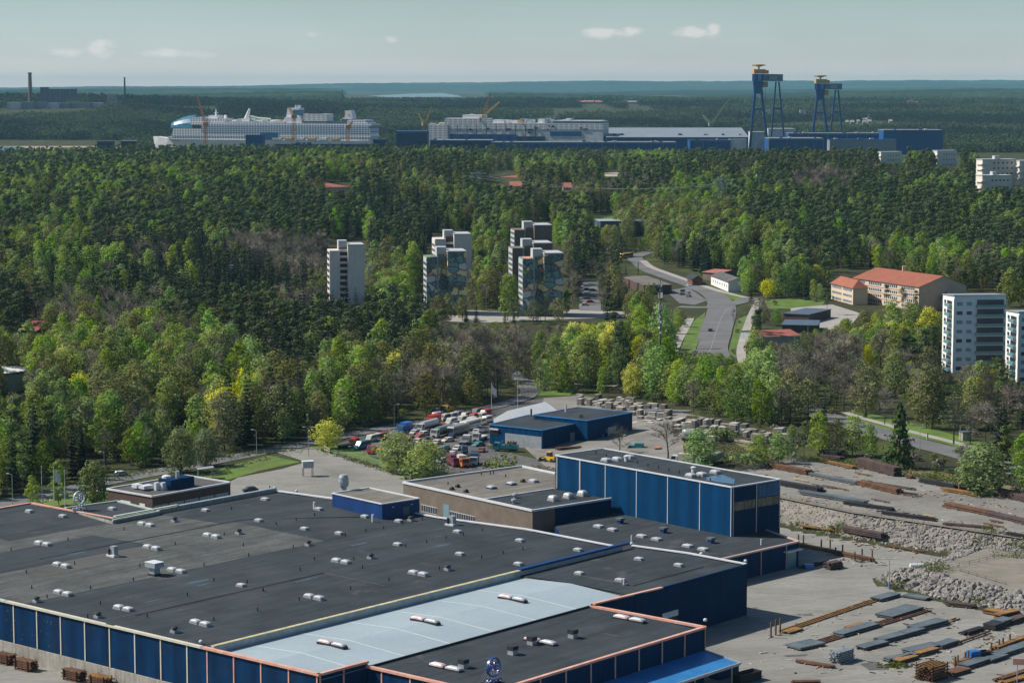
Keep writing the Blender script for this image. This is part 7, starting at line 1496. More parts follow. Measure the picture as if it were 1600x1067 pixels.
def truck(p, head, cabc, bodyc, label, kind='box', L=8.5, group=None):
    o = thing({'box': 'box_truck', 'flat': 'flatbed_truck', 'tank': 'tanker_truck', 'mixer': 'mixer_truck', 'dump': 'dump_truck', 'crane': 'crane_truck'}[kind], label, 'truck', p, head, group); W = 2.45
    part('chassis', local_box(MB(), -L / 2, L / 2, -.5, .5, .55, .95), M['dark'], o, False)
    x0 = L / 2 - 2.2; mb = MB(); prof = [(x0, .6), (x0, 2.75), (L / 2 - .5, 2.85), (L / 2 - .05, 1.7), (L / 2, .6)]; mb.sweep([[(x, -W / 2, z) for x, z in prof], [(x, W / 2, z) for x, z in prof]], 0); cab = part('cab', mb, paint(*cabc), o, False)
    mb = MB(); mb.face([(L / 2 - .46, -W / 2 + .15, 2.72), (L / 2 - .05, -W / 2 + .15, 1.75), (L / 2 - .05, W / 2 - .15, 1.75), (L / 2 - .46, W / 2 - .15, 2.72)])
    for s in (-1, 1): mb.face([(x0 + .5, s * (W / 2 + .01), 1.75), (L / 2 - .25, s * (W / 2 + .01), 1.75), (L / 2 - .55, s * (W / 2 + .01), 2.6), (x0 + .5, s * (W / 2 + .01), 2.6)][::s])
    mb.v = [(a + (.03 if i < 4 else 0), b, c) for i, (a, b, c) in enumerate(mb.v)]; part('window', mb, M['glass'], cab, False)
    xb = x0 - .2; m = paint(*bodyc)
    if kind == 'box': part('box', local_box(MB(), -L / 2, xb, -W / 2, W / 2, .95, 3.5), m, o, False)
    elif kind == 'flat': part('bed', local_box(MB(), -L / 2, xb, -W / 2, W / 2, .95, 1.2), m, o, False); part('headboard', local_box(MB(), xb - .1, xb, -W / 2, W / 2, 1.2, 2.2), m, o, False)
    elif kind == 'tank': part('tank', MB().tube((-L / 2, 0, 2.2), (xb, 0, 2.2), 1.2, 1.2, 14), m, o, False); part('ladder', local_box(MB(), -L / 2 - .12, -L / 2, -.4, .4, 1.0, 3.3), M['galv'], o, False)
    elif kind == 'mixer':
        mb = MB(); pts = [(-L / 2 + .1, .75, 3.1), (-L / 2 + 1.6, 1.25, 2.75), (-L / 2 + 3.4, 1.3, 2.35), (xb, .7, 2.0)]; secs = [[(x, r_ * math.cos(a), z + r_ * math.sin(a)) for a in [6.283 * k_ / 14 for k_ in range(14)]] for x, r_, z in pts]; mb.sweep(secs, 0); part('drum', mb, m, o, False, True)
        part('chute', MB().tube((-L / 2, 0, 2.6), (-L / 2 - 1.1, 0, 1.4), .3, .25, 6), M['galv'], o, False)
    elif kind == 'dump':
        mb = MB(); secs = [[(-L / 2, -W / 2, z), (xb, -W / 2, z), (xb, W / 2, z), (-L / 2, W / 2, z)] for z in (1.0, 2.2)]; mb.sweep(secs, 0); part('bed', mb, m, o, False)
        mb = MB(); r_ = random.Random(3)
        for q in range(26): c = Vector((r_.uniform(-L / 2 + .6, xb - .5), r_.uniform(-.9, .9), 2.2 + r_.uniform(-.1, .7))); mb.tube(c, c + rvec(r_) * .9, .22, .15, 5)
        part('load', mb, M['rust'], o, False)
    elif kind == 'crane':
        part('bed', local_box(MB(), -L / 2, xb, -W / 2, W / 2, .95, 1.35), m, o, False); part('boom', MB().tube((xb - .6, 0, 1.3), (xb - .6, 0, 3.4), .3, .25, 6).tube((xb - .6, 0, 3.4), (-L / 2 + 1, .3, 3.0), .22, .16, 6), m, o, False)
    wheels(o, (-L * .36, -L * .22, L * .33), W / 2 - .18, .5, .32); return o
def bus(p, head, col, label, L=11.5, stripe=None, group=None):
    o = thing('bus', label, 'bus', p, head, group); W = 2.5; m = paint(*col); prof = [(-L / 2, .4), (-L / 2, 2.95), (-L / 2 + .25, 3.15), (L / 2 - .4, 3.15), (L / 2, 2.7), (L / 2, .4)]
    part('body', MB().sweep([[(x, -W / 2, z) for x, z in prof], [(x, W / 2, z) for x, z in prof]], 0), m, o, False); mb = MB()
    for s in (-1, 1): mb.face([(-L / 2 + .4, s * (W / 2 + .012), 1.6), (L / 2 - .5, s * (W / 2 + .012), 1.6), (L / 2 - .5, s * (W / 2 + .012), 2.65), (-L / 2 + .4, s * (W / 2 + .012), 2.65)][::s])
    mb.face([(L / 2 + .012, -W / 2 + .15, 1.3), (L / 2 + .012, W / 2 - .15, 1.3), (L / 2 + .012, W / 2 - .15, 2.6), (L / 2 + .012, -W / 2 + .15, 2.6)]); part('window', mb, M['glass'], o, False)
    if stripe: part('stripe', local_box(MB(), -L / 2 + .3, L / 2 - .3, -W / 2 - .02, W / 2 + .02, .9, 1.3), paint(*stripe), o, False)
    wheels(o, (-L * .28, L * .3), W / 2 - .15, .48, .3); return o
def hd(px, py, qx, qy):
    a = G(px, py); b = G(qx, qy); return math.atan2(b[1] - a[1], b[0] - a[0])
LF = hd(700, 660, 640, 676)       # most of the parked trucks face the lower left
RD = hd(480, 693, 600, 670)
car(G(189, 743), hd(130, 760, 250, 737), WHITE, 'white car on the access road beside the bright lawn', 'parked_car'.replace('parked_', ''))
car(G(391, 768), hd(420, 762, 370, 766), BLACKC, 'black car alone on the sandy lot behind the big roof')
car(G(1110, 518), hd(1110, 528, 1122, 500), BLACKC, 'dark car driving on the straight of the main road')
car(G(1076, 447), hd(1045, 436, 1090, 452), SILVER, 'silver car driving down the bend of the main road')
bus(G(979, 403), hd(1000, 399, 960, 404), YEL, 'yellow bus at the far bend of the main road')
for q, (x, y, c, l) in enumerate(((1067, 456, BLACKC, 'black car in the small roadside car park'), (1074, 459, SILVER, 'silver car in the small roadside car park'), (1066, 461, DBLUE, 'dark blue car in the small roadside car park'), (1076, 464, GREY, 'grey car in the small roadside car park'))): car(G(x, y), 1.2, c, l)
for q, (x, y, c, l) in enumerate(((916, 448, SILVER, 'silver'), (925, 447, WHITE, 'white'), (917, 454, DBLUE, 'dark blue'), (926, 455, BLACKC, 'black'), (918, 461, WHITE, 'snow white'), (917, 468, GREY, 'grey'), (922, 473, RED, 'red'), (914, 478, SILVER, 'pale silver'))): car(G(x, y), .2, c, l + ' car in the car park right of the painted towers')
# truck yard
car(G(566, 701), math.pi + RD, TEAL, 'teal van nearest the yard gate with dark windows', 'van', 6.8)
truck(G(544, 699), RD, RED, BLACKC, 'flatbed with low black bed and red cab behind the teal van', 'flat', 9)
truck(G(587, 708), LF, RED, ORG_, 'red cabbed truck with rusty orange bed right of the teal van', 'flat', 7)
car(G(613, 710), LF, GRN, 'pale grey green van left of the big yellow green willows', 'van', 5.2)
for q, (x, y) in enumerate(((580, 690), (588, 688), (597, 686))): car(G(x, y), LF, (CREAMC, WHITE, RED)[q], ('cream', 'white', 'red')[q] + ' old van behind the teal van', 'van', 5.0)
truck(G(632, 676), LF, BLU, BLU, 'blue box truck at the back of the truck yard', 'box', 7)
truck(G(668, 672), LF, WHITE, WHITE, 'long white tanker truck, rear one of two', 'tank', 12)
truck(G(690, 681), LF, WHITE, GRN, 'pale green tanker truck, front one of two', 'tank', 11)
truck(G(676, 664), LF, RED, RED, 'red box truck behind the long white tanker', 'box', 8)
truck(G(704, 674), LF, RED, GREY, 'red cabbed grey flatbed between tanker and bus', 'flat', 8)
bus(G(716, 678), LF, GREY, 'grey bus with pale roof in the middle of the truck yard', 11)
bus(G(735, 670), LF, WHITE, 'white bus with blue stripe near the white tent', 11, BLU)
truck(G(727, 694), math.pi + LF + .2, WHITE, GREY, 'white cabbed pickup truck in front of the buses', 'flat', 6.5)
truck(G(750, 688), LF + .1, WHITE, WHITE, 'white crane truck at the corner of the blue workshop', 'crane', 8)
car(G(726, 708), LF + .6, DBLUE, 'dark blue van on the open part of the truck yard', 'van', 5.2)
car(G(714, 703), LF + .2, WHITE, 'white car beside the dark blue van')
truck(G(709, 728), LF + .9, PURP, PURP, 'maroon box truck at the front fence of the truck yard', 'box', 6)
truck(G(722, 729), LF + .9, ORG_, CREAMC, 'cream box truck with orange cab beside the maroon one', 'box', 6)
truck(G(741, 726), LF + .4, WHITE, DBLUE, 'white cabbed truck with dark blue box behind the tan roof', 'box', 7)
truck(G(700, 715), LF + .1, BLACKC, GREY, 'dark flatbed truck with grey bed by the front fence', 'flat', 8); car(G(690, 722), LF, SILVER, 'silver car at the front fence of the truck yard'); car(G(706, 712), LF, WHITE, 'white car among the dark flatbeds')
r = random.Random(21)
for q, (x, y) in enumerate(((682, 654), (694, 657), (706, 655), (716, 652), (728, 654), (740, 656), (752, 655), (722, 660), (736, 662), (750, 664), (760, 660), (705, 663), (745, 648), (758, 650))):
    c = (WHITE, CREAMC, SILVER, WHITE, GREY, RED, WHITE, CREAMC)[q % 8]; car(G(x, y), LF + r.uniform(-.1, .1), c, 'old %s van in the tight rows beside the white tent' % c[0], 'van', 5.6, 'old vans in the rows beside the white tent')
r = random.Random(9)
for q, (x, y) in enumerate(((648, 678), (656, 684), (662, 680), (706, 684), (700, 690), (738, 682), (744, 677), (748, 697), (756, 676), (690, 668), (712, 668), (640, 688), (652, 692), (664, 690), (682, 694), (672, 700), (684, 706), (694, 703), (738, 712), (752, 706))):
    c = (SILVER, RED, WHITE, DBLUE, CREAMC, GREY, WHITE, TEAL, BLACKC, RUSTY)[q % 10]; car(G(x, y), LF + r.uniform(-.35, .35), c, 'old %s car squeezed between the trucks of the yard' % c[0], group='old cars between the trucks')
truck(G(686, 650), LF, DBLUE, DBLUE, 'dark blue dump truck at the rear edge of the truck yard', 'dump', 7); truck(G(699, 645), LF, YEL, YEL, 'small yellow truck at the rear edge of the truck yard', 'dump', 5)
truck(G(790, 705), 2.9, TEAL, TEAL, 'teal dump truck loaded with rusty scrap before the sliding doors', 'dump', 8)
truck(G(1012, 712), -.2, ORG_, RED, 'red truck with orange cab behind the tall blue block', 'flat', 9); truck(G(993, 709), 2.9, TEAL, TEAL, 'small teal truck left of the red one', 'box', 5)
truck(G(1066, 726), 2.8, WHITE, CREAMC, 'cream box truck behind the tall blue block', 'box', 7); truck(G(1110, 727), -2.6, GRN, GRN, 'grey green concrete mixer truck by the dry weeds', 'mixer', 9)
truck(G(1085, 690), -.3, WHITE, GRN, 'second mixer truck, pale, behind the light green tree', 'mixer', 8)
# yellow loader
p = G(859, 722); o = thing('wheel_loader', 'yellow wheel loader between the blue workshop and the tall block', 'loader', p, 2.4); part('body', local_box(MB(), -2.4, .8, -.9, .9, .7, 1.9), paint(*YEL), o, False); part('cab', local_box(MB(), -.6, .7, -.7, .7, 1.9, 3.1), M['glass'], o, False); part('roof', local_box(MB(), -.75, .85, -.8, .8, 3.1, 3.3), paint(*YEL), o, False)
part('arm', MB().tube((.6, -.5, 1.6), (3, -.5, .9), .16, .14, 6).tube((.6, .5, 1.6), (3, .5, .9), .16, .14, 6).tube((2.2, -.5, 1.12), (2.2, .5, 1.12), .12, .12, 6), paint(*YEL), o, False); part('bucket', MB().sweep([[(3, -1.3, .2), (3.9, -1.3, .1), (3.2, -1.3, 1.3)], [(3, 1.3, .2), (3.9, 1.3, .1), (3.2, 1.3, 1.3)]], 0), M['dark'], o, False); wheels(o, (-1.6, 1.2), .85, .7, .5)
# ------------------------------------------------------------------ steel on the yards
def along(p, q): a = Vector(G(*p)); b = Vector(G(*q)); return a, b
def bundle(p, q, w_, h, mat, label, n=5, grp=None, name='beam_bundle', sec='i'):
    """long steel sections lying side by side and in layers on sleepers"""
    a, b = along(p, q); c = (a + b) / 2; d = (b - a); L = d.length; rz = math.atan2(d.y, d.x); o = thing(name, label, 'steel stack', (c.x, c.y, terrain(c.x, c.y)), rz, grp)
    mb = MB(); r = random.Random(int(p[0] * 7 + p[1])); lay = max(1, round(h / .42)); sw = w_ / n
    for l in range(lay):
        for k in range(n if l < lay - 1 else max(1, n - r.randint(0, 2))):
            e0 = r.uniform(-.5, .5); e1 = r.uniform(-.5, .5); local_box(mb, -L / 2 + e0, L / 2 + e1, -w_ / 2 + k * sw + .03, -w_ / 2 + (k + .86) * sw, .28 + l * h / lay, .28 + (l + .66) * h / lay)
    part('steel', mb, mat, o, False); mb = MB(); ns = max(2, int(L / 4))
    for k in range(ns): x = -L / 2 + L * (k + .5) / ns; local_box(mb, x - .12, x + .12, -w_ / 2 - .35, w_ / 2 + .35, 0, .27)
    part('sleeper', mb, M['timber'] if len(label) % 2 else M['dark'], o, False); return o
def plates(p, q, w_, h, mat, label, n=3):
    a, b = along(p, q); c = (a + b) / 2; d = (b - a); L = d.length; rz = math.atan2(d.y, d.x); o = thing('plate_stack', label, 'steel plates', (c.x, c.y, terrain(c.x, c.y)), rz); r = random.Random(int(p[0] * 5 + p[1])); z = .34
    for k in range(n):
        t = h / n; dx = r.uniform(-.25, .25); dy = r.uniform(-.12, .12); part('plate', local_box(MB(), -L / 2 + dx, L / 2 + dx, -w_ / 2 + dy, w_ / 2 + dy, z, z + t * .84), mat if k == n - 1 else M['dark'] if k % 2 else mat, o, False); z += t
    mb = MB()
    for s in (-.32, .32): local_box(mb, -L / 2 - .2, L / 2 + .2, w_ * s - .11, w_ * s + .11, 0, .33)
    part('bearer', mb, M['rust'], o, False); return o
def rails(p, q, n, gap, mat, label):
    a, b = along(p, q); c = (a + b) / 2; d = (b - a); L = d.length; rz = math.atan2(d.y, d.x); o = thing('bearer_rails', label, 'steel rails', (c.x, c.y, terrain(c.x, c.y)), rz)
    for k in range(n): y = (k - (n - 1) / 2) * gap; part('rail', local_box(MB(), -L / 2, L / 2, y - .13, y + .13, .02, .34), mat, o, False)
    mb = MB()
    for k in range(int(L / 2.6)): x = -L / 2 + .8 + k * 2.6; local_box(mb, x - .1, x + .1, -(n - 1) / 2 * gap - .5, (n - 1) / 2 * gap + .5, 0, .12)
    part('sleeper', mb, M['dark'], o, False); return o
def y5(x, y): return (1180 + x / 3.81, 840 + y / 3.81)
def y4(x, y): return (1180 + x / 3.81, 660 + y / 3.81)
# lower yard, row by row
rails(y5(160, 562), y5(700, 378), 3, .8, M['ochre'], 'long ochre rails nearest the tall rusty posts in the lower yard'); plates(y5(180, 570), y5(262, 545), 2.2, .2, M['ochre'], 'ochre plate at the left end of the long ochre rails', 1)
plates(y5(720, 378), y5(835, 346), 3.0, .5, M['plate'], 'grey plate stack at the far end of the long ochre rails'); plates(y5(890, 350), y5(1030, 372), 2.6, .4, M['plate'], 'grey plate lying crosswise at the foot of the rock bank', 2)
plates(y5(225, 664), y5(375, 632), 4.4, .45, M['plate'], 'wide grey plate stack left of the pale steel rack', 2); rails(y5(330, 640), y5(1020, 432), 4, .75, M['rust'], 'four rusty rails running between wide grey plates'); plates(y5(490, 590), y5(705, 527), 2.8, .55, M['plate'], 'long grey plate stack in the middle of the four rusty rails'); plates(y5(545, 546), y5(640, 520), 1.8, .3, M['ochre'], 'small ochre plate beside the long grey stack', 1); plates(y5(765, 480), y5(950, 422), 4.6, .5, M['plate'], 'widest grey plate stack at the far end of the four rails')
for k, (a, b, l) in enumerate(((y5(628, 668), y5(770, 630), 'first'), (y5(735, 624), y5(870, 588), 'second'), (y5(875, 588), y5(980, 558), 'third'), (y5(935, 556), y5(1115, 508), 'fourth and largest'))): plates(a, b, 2.6 + (k == 3) * .5, .5 + .1 * k, M['plate'], l + ' grey plate stack of the row behind the pale steel rack')
rails(y5(1110, 520), y5(1205, 484), 2, .9, M['rust'], 'two rusty rails ending the row behind the pale rack')
plates(y5(780, 738), y5(950, 706), 2.0, .5, M['plate'], 'grey plate stack at the weedy row end'); plates(y5(845, 748), y5(955, 716), 2.0, .5, M['ochre'], 'ochre plate stack at the weedy row end'); plates(y5(905, 690), y5(1090, 648), 3.0, .6, M['plate'], 'bluish plate stack behind the weedy row end'); plates(y5(960, 706), y5(1075, 676), 1.8, .6, M['ochre'], 'light ochre plates lying on the bluish row'); plates(y5(1080, 660), y5(1180, 628), 2.6, .7, M['plate'], 'dark grey plates ahead of the long rusty beam')
bundle(y5(1180, 640), y5(1395, 562), 1.0, .5, M['rust'], 'long single rusty beam in front of the scrap pile', 2); bundle(y5(1240, 580), y5(1340, 550), 2.4, .8, M['dark'], 'jumbled dark steel under a white sack', 6, None, 'scrap_pile')
plates(y5(1390, 550), y5(1450, 530), 3.0, 1.0, M['dark'], 'dark plates right of the scrap pile'); plates(y5(1430, 530), y5(1505, 506), 2.8, 1.0, M['plate'], 'bluish plate stack right of the scrap pile'); plates(y5(1505, 514), y5(1600, 484), 2.2, .8, M['purple_steel'], 'purple brown steel stack beside ochre plates at the right edge')
plates(y5(1370, 448), y5(1500, 470), 2.2, .9, M['ochre'], 'ochre steel stack before the second rock bank'); plates(y5(1445, 490), y5(1555, 456), 2.0, 1.2, M['ochre'], 'taller ochre steel stack crosswise to its neighbour'); bundle(y5(1140, 404), y5(1305, 420), 2.0, .9, M['purple_steel'], 'dark steel bundle at the foot of the second rock bank', 5)
for k, (a, b, m_, l) in enumerate(((y5(1150, 822), y5(1255, 792), 'rust', 'rusty plate stack right of the big rusty rack'), (y5(1238, 778), y5(1370, 735), 'plate', 'grey plate stack in front of the blue bin'), (y5(1370, 742), y5(1470, 708), 'plate', 'grey plate stack right of the black bin'), (y5(1445, 706), y5(1570, 665), 'plate', 'long grey plate stack towards the right edge'), (y5(1560, 664), y5(1640, 636), 'plate', 'grey plate stack cut by the right edge'))): plates(a, b, 2.8, .5 + .1 * (k % 2), M[m_], l)
bundle(y5(1190, 760), y5(1270, 740), 1.6, .9, M['ochre'], 'ochre bundle held between posts left of the blue bin', 4); bundle(y5(1420, 680), y5(1640, 598), 2.2, 1.1, M['ochre'], 'ochre bundle between posts at the right edge', 6); bundle(y5(1440, 860), y5(1620, 800), 2.2, .8, M['rust'], 'rusty bundle at the lower right corner', 5); bundle(y5(1470, 872), y5(1640, 826), 2.0, .5, M['ochre'], 'pale ochre bundle at the lower right corner', 4); bundle(y5(225, 872), y5(385, 868), 2.5, .7, M['rust'], 'rusty sections cut by the bottom edge', 5)
def posts(pts, h, mat, label, name='rack_post'):
    for q in pts: p = G(*q); solo(name, MB().box(p, (.28, .28, h), .5), mat, label, 'post', (p[0], p[1], p[2]), label)
posts([y5(93, 595), y5(122, 580), y5(148, 570)], 3.4, M['rust'], 'tall rusty post in the group by the ochre rails'); posts([y5(1190, 770), y5(1205, 762), y5(1250, 742), y5(1268, 734)], 2.2, M['rust'], 'dark upright post beside the blue bin'); posts([y5(1405, 690), y5(1452, 672), y5(1474, 662), y5(1515, 640)], 2.4, M['rust'], 'rusty upright post of the ochre bundle at the right edge')
def rack(q, l, w_, h, n, mat, label, top=None, head=.5):
    p = G(*q); o = thing('steel_rack', label, 'rack', p, head); mb = MB()
    for k in range(n):
        for x in (-l / 2, l / 2): mb.tube((x * (k / (n - 1) * 2 - 1), -w_ * .5, .2), (x * (k / (n - 1) * 2 - 1), -w_ * .5, h), .12, .12, 4); mb.tube((x * (k / (n - 1) * 2 - 1), w_ * .5, .2), (x * (k / (n - 1) * 2 - 1), w_ * .5, h), .12, .12, 4)
    local_box(mb, -l / 2 - .2, l / 2 + .2, -w_ / 2 - .15, w_ / 2 + .15, 0, .2); part('frame', mb, mat, o, False)
    for j in range(5):
        z = .4 + (h - .5) * j / 5; mb = MB(); r = random.Random(j + int(q[0])); m_ = r.randint(5, 7)
        for k in range(m_): y = -w_ / 2 + .2 + (w_ - .4) * k / (m_ - 1); local_box(mb, -l / 2 - r.uniform(.2, 1.2), l / 2 + r.uniform(.2, 1.0), y - .12, y + .12, z + .1, z + .32)
        for x in (-l / 2, 0, l / 2): local_box(mb, x - .1, x + .1, -w_ / 2, w_ / 2, z, z + .1)
        part('bars', mb, top if (top and j == 4) else mat, o, False)
    return o
rack(y5(515, 735), 4.2, 2.4, 2.6, 2, M['galv'], 'pale galvanised rack of short bars on the lower yard', None, hd(1280, 1040, 1340, 1022)); rack(y5(1050, 838), 4.6, 4.0, 3.4, 2, M['rust'], 'big rusty rack of bars near the bottom right', M['ochre'], hd(1440, 1062, 1480, 1050))
for k, (x, y, l) in enumerate(((8, 1036, 'rusty rack of bars at the left edge below the hall'), (40, 1046, 'brown heap of bars beside the rack at the left edge'), (116, 1062, 'rusty rack of bars under the hall wall near the left edge'), (158, 1071, 'rack of bars with ochre top under the hall wall'))): rack((x, y), 3.6, 2.2, 2.2, 2, M['rust'], l, M['ochre'] if k == 3 else None, hd(0, 1040, 150, 1074))
solo('storage_bin', MB().box(G(*y5(1300, 725)), (2.3, 1.8, 1.9), .45), paint(*BLU), 'bright blue steel bin on the grey plates', 'bin', G(*y5(1300, 725))); 
def bin_(q, l, w_, h, mat, label, head, name='skip_bin', cat='skip'):
    p = G(*q); o = thing(name, label, cat, p, head); mb = MB(); t = .12; local_box(mb, -l / 2, l / 2, -w_ / 2, w_ / 2, .15, .3)
    for x0, x1, y0, y1 in ((-l / 2, l / 2, -w_ / 2, -w_ / 2 + t), (-l / 2, l / 2, w_ / 2 - t, w_ / 2), (-l / 2, -l / 2 + t, -w_ / 2 + t, w_ / 2 - t), (l / 2 - t, l / 2, -w_ / 2 + t, w_ / 2 - t)): local_box(mb, x0, x1, y0, y1, .3, h)
    part('body', mb, mat, o, False); mb = MB()
    for k in range(8): x = -l / 2 + l * (k + .5) / 8; local_box(mb, x - .08, x + .08, -w_ / 2 - .1, -w_ / 2, .3, h)
    local_box(mb, -l / 2 - .05, l / 2 + .05, -w_ / 2 - .12, -w_ / 2, h - .15, h); part('rib', mb, mat, o, False); return o
bin_(y5(1355, 715), 2.6, 1.8, 1.5, M['dark'], 'black open bin right of the blue one', .45, 'open_bin', 'bin')
CH = hd(1112, 1058, 1152, 1048)
bin_((1166, 1064), 6.2, 2.4, 1.9, M['dark'], 'black open skip under the end of the blue canopy', CH)
p = G(1131, 1057); o = thing('shipping_container', 'blue shipping container beside the black skip', 'container', p, CH); part('body', local_box(MB(), -3, 3, -1.2, 1.2, .15, 2.5), M['blue_mid'], o, False); part('roof', local_box(MB(), -3.02, 3.02, -1.22, 1.22, 2.5, 2.58), M['blue_roof'], o, False)
mb = MB()
for k in range(16): local_box(mb, -2.9 + k * .38, -2.75 + k * .38, -1.26, -1.2, .2, 2.45)
part('corrugation', mb, M['blue_mid'], o, False)
bundle(y5(255, 742), y5(470, 778), 1.5, .5, M['rust'], 'rusty rails between short posts beside the low wing', 4)
def y4b(x, y): return y4(x, y)
bundle(y4(262, 735), y4(470, 775), 1.8, .6, M['ochre'], 'ochre rails among short posts right of the low wing', 4); bundle(y4(470, 782), y4(705, 830), 1.8, .9, M['rust'], 'rusty bundle between posts right of the low wing', 5)
posts([y5(257, 30), y5(287, 34), y5(393, 60), y5(446, 62), y5(478, 108), y5(520, 92), y5(592, 135), y5(636, 118), y5(696, 126)], 2.2, M['rust'], 'short rusty post of the racks right of the low wing')
bundle(y5(432, 190), y5(500, 176), 2.2, 1.6, M['purple_steel'], 'small square stack of pale and brown packs beside the low wing', 4); bundle(y5(270, 185), y5(420, 150), 1.6, .8, M['dark'], 'dark steel in the shade right of the low wing', 4); solo('storage_bin', MB().box(G(*y5(318, 185)), (2.2, 1.6, 1.2), .2), paint(*BLU), 'small blue bin in the shade right of the low wing', 'bin', G(*y5(318, 185)))
# foot of the bank
bundle(y4(272, 632), y4(500, 668), 1.8, .45, M['ochre'], 'ochre beams at the foot of the rock bank', 4); bundle(y4(540, 668), y4(770, 716), 3.0, 1.4, M['purple_steel'], 'thick dark bundle at the foot of the rock bank', 6); bundle(y4(780, 738), y4(1010, 774), 1.3, .45, M['rust'], 'thin rusty rails at the foot of the rock bank', 3)
# upper yard
UP = [((70, 262), (328, 312), 3.2, 1.4, 'rust', 'bright rust coloured beam stack behind the tall blue block'), ((335, 318), (620, 372), 2.6, .9, 'plate', 'grey blue beams in the middle of the upper yard'), ((630, 372), (862, 426), 3.0, 1.3, 'rust', 'orange brown beam stack in the middle of the upper yard'), ((700, 366), (940, 404), 1.0, .6, 'purple_steel', 'thin dark beams behind the orange brown stack'), ((860, 418), (968, 434), 1.4, .4, 'dark', 'short dark bars right of the orange brown stack'), ((100, 362), (395, 414), 3.0, 1.2, 'dark', 'black tube bundle beside the tall blue block'), ((270, 425), (660, 488), 2.4, 1.0, 'plate', 'long dark grey tubes along the crest of the bank'), ((540, 486), (825, 526), 2.4, .9, 'dark', 'black bars along the crest of the bank'), ((760, 545), (1075, 588), 2.2, .9, 'dark', 'dark bars with pale ends along the crest'), ((1120, 608), (1420, 634), 2.0, .6, 'purple_steel', 'thin dark sections at the right of the crest'),
      ((405, 236), (600, 278), 2.2, .9, 'ochre', 'ochre boards at the back of the upper yard'), ((400, 206), (520, 222), 2.2, .8, 'purple_steel', 'dark timber like stack at the back of the upper yard'), ((628, 262), (850, 322), 3.0, 2.6, 'purple_steel', 'tall dark purple section stack with pale spacers'), ((905, 330), (945, 336), 1.6, .9, 'rust', 'little rusty heap right of the tall purple stack'), ((985, 356), (1200, 396), 2.2, 1.2, 'dark', 'dark grey beams left of the rusty sheet piles'), ((1120, 408), (1340, 442), 1.8, .9, 'ochre', 'ochre tubes in front of the rusty sheet piles'), ((1140, 500), (1395, 552), 2.8, 1.0, 'rust', 'brown beam stack on the open part of the upper yard'), ((1385, 546), (1640, 604), 4.0, .9, 'purple_steel', 'wide purple brown stack at the right of the upper yard'), ((1440, 428), (1640, 478), 3.4, 1.6, 'purple_steel', 'tall purple brown stack at the right edge of the upper yard'), ((1500, 668), (1640, 700), 2.2, .8, 'dark', 'dark bars at the right end of the crest')]
for a, b, w_, h, m_, l in UP: bundle(y4(*a), y4(*b), w_, h, M[m_], l, 6 if w_ > 2.5 else 4)
r = random.Random(14)
for q in range(22):
    x = r.uniform(1230, 1590); yc = 690 + (x - 1230) * .30 + r.uniform(14, 74); L_ = r.uniform(14, 44)
    if not (770 + (x - 1215) * .175 > yc > 705 + (x - 1230) * .16): continue
    bundle((x, yc), (x + L_, yc + L_ * .19), r.uniform(.3, .8), r.uniform(.25, .45), M[r.choice(('rust', 'dark', 'purple_steel', 'rust', 'timber'))], 'loose thin beam lying on the gravel of the upper yard', 2, 'loose beams of the upper yard', 'loose_beam')
db = MB()
def litter(q0, q1, n_, sp):
    for _ in range(n_):
        t = r.random(); p = G(q0[0] + (q1[0] - q0[0]) * t, q0[1] + (q1[1] - q0[1]) * t); c = (p[0] + r.gauss(0, sp), p[1] + r.gauss(0, sp)); db.box((c[0], c[1], terrain(*c) + .03), (r.uniform(.2, 1.8), r.uniform(.08, .35), r.uniform(.05, .25)), r.uniform(0, 3.1), r.randint(0, 3))
litter((1220, 990), (1380, 935), 60, 1.6); litter((1240, 1015), (1450, 955), 60, 1.8); litter((1340, 1020), (1500, 970), 50, 1.6); litter((1380, 1045), (1600, 985), 90, 2.0); litter((1430, 1060), (1600, 1010), 60, 1.6); litter((1250, 850), (1370, 885), 60, 1.8); litter((1250, 830), (1440, 870), 70, 1.6); litter((1225, 730), (1600, 800), 170, 5); litter((1210, 772), (1600, 832), 110, 1.6); litter((650, 690), (800, 690), 120, 9); litter((900, 650), (1230, 690), 220, 7); litter((560, 705), (740, 740), 70, 3); litter((850, 710), (1000, 705), 90, 4); litter((1180, 1030), (1560, 1050), 40, 6)
struct('debris', db, [M['rust'], M['timber'], M['dark'], M['precast']], 'scraps of timber, steel and concrete strewn about the yards', 'stuff')
# sheet piles standing upright under the willow
p0, p1 = along(y4(1215, 418), y4(1350, 420)); mb = MB(); r = random.Random(8)
for k in range(18): c = p0.lerp(p1, k / 17); mb.box((c.x, c.y, c.z), (.42, .5, r.uniform(2.6, 3.6)), .3)
solo('sheet_piles', mb, M['rust'], 'upright rusty sheet piles under the broad willow', 'sheet piles', tuple(p0))
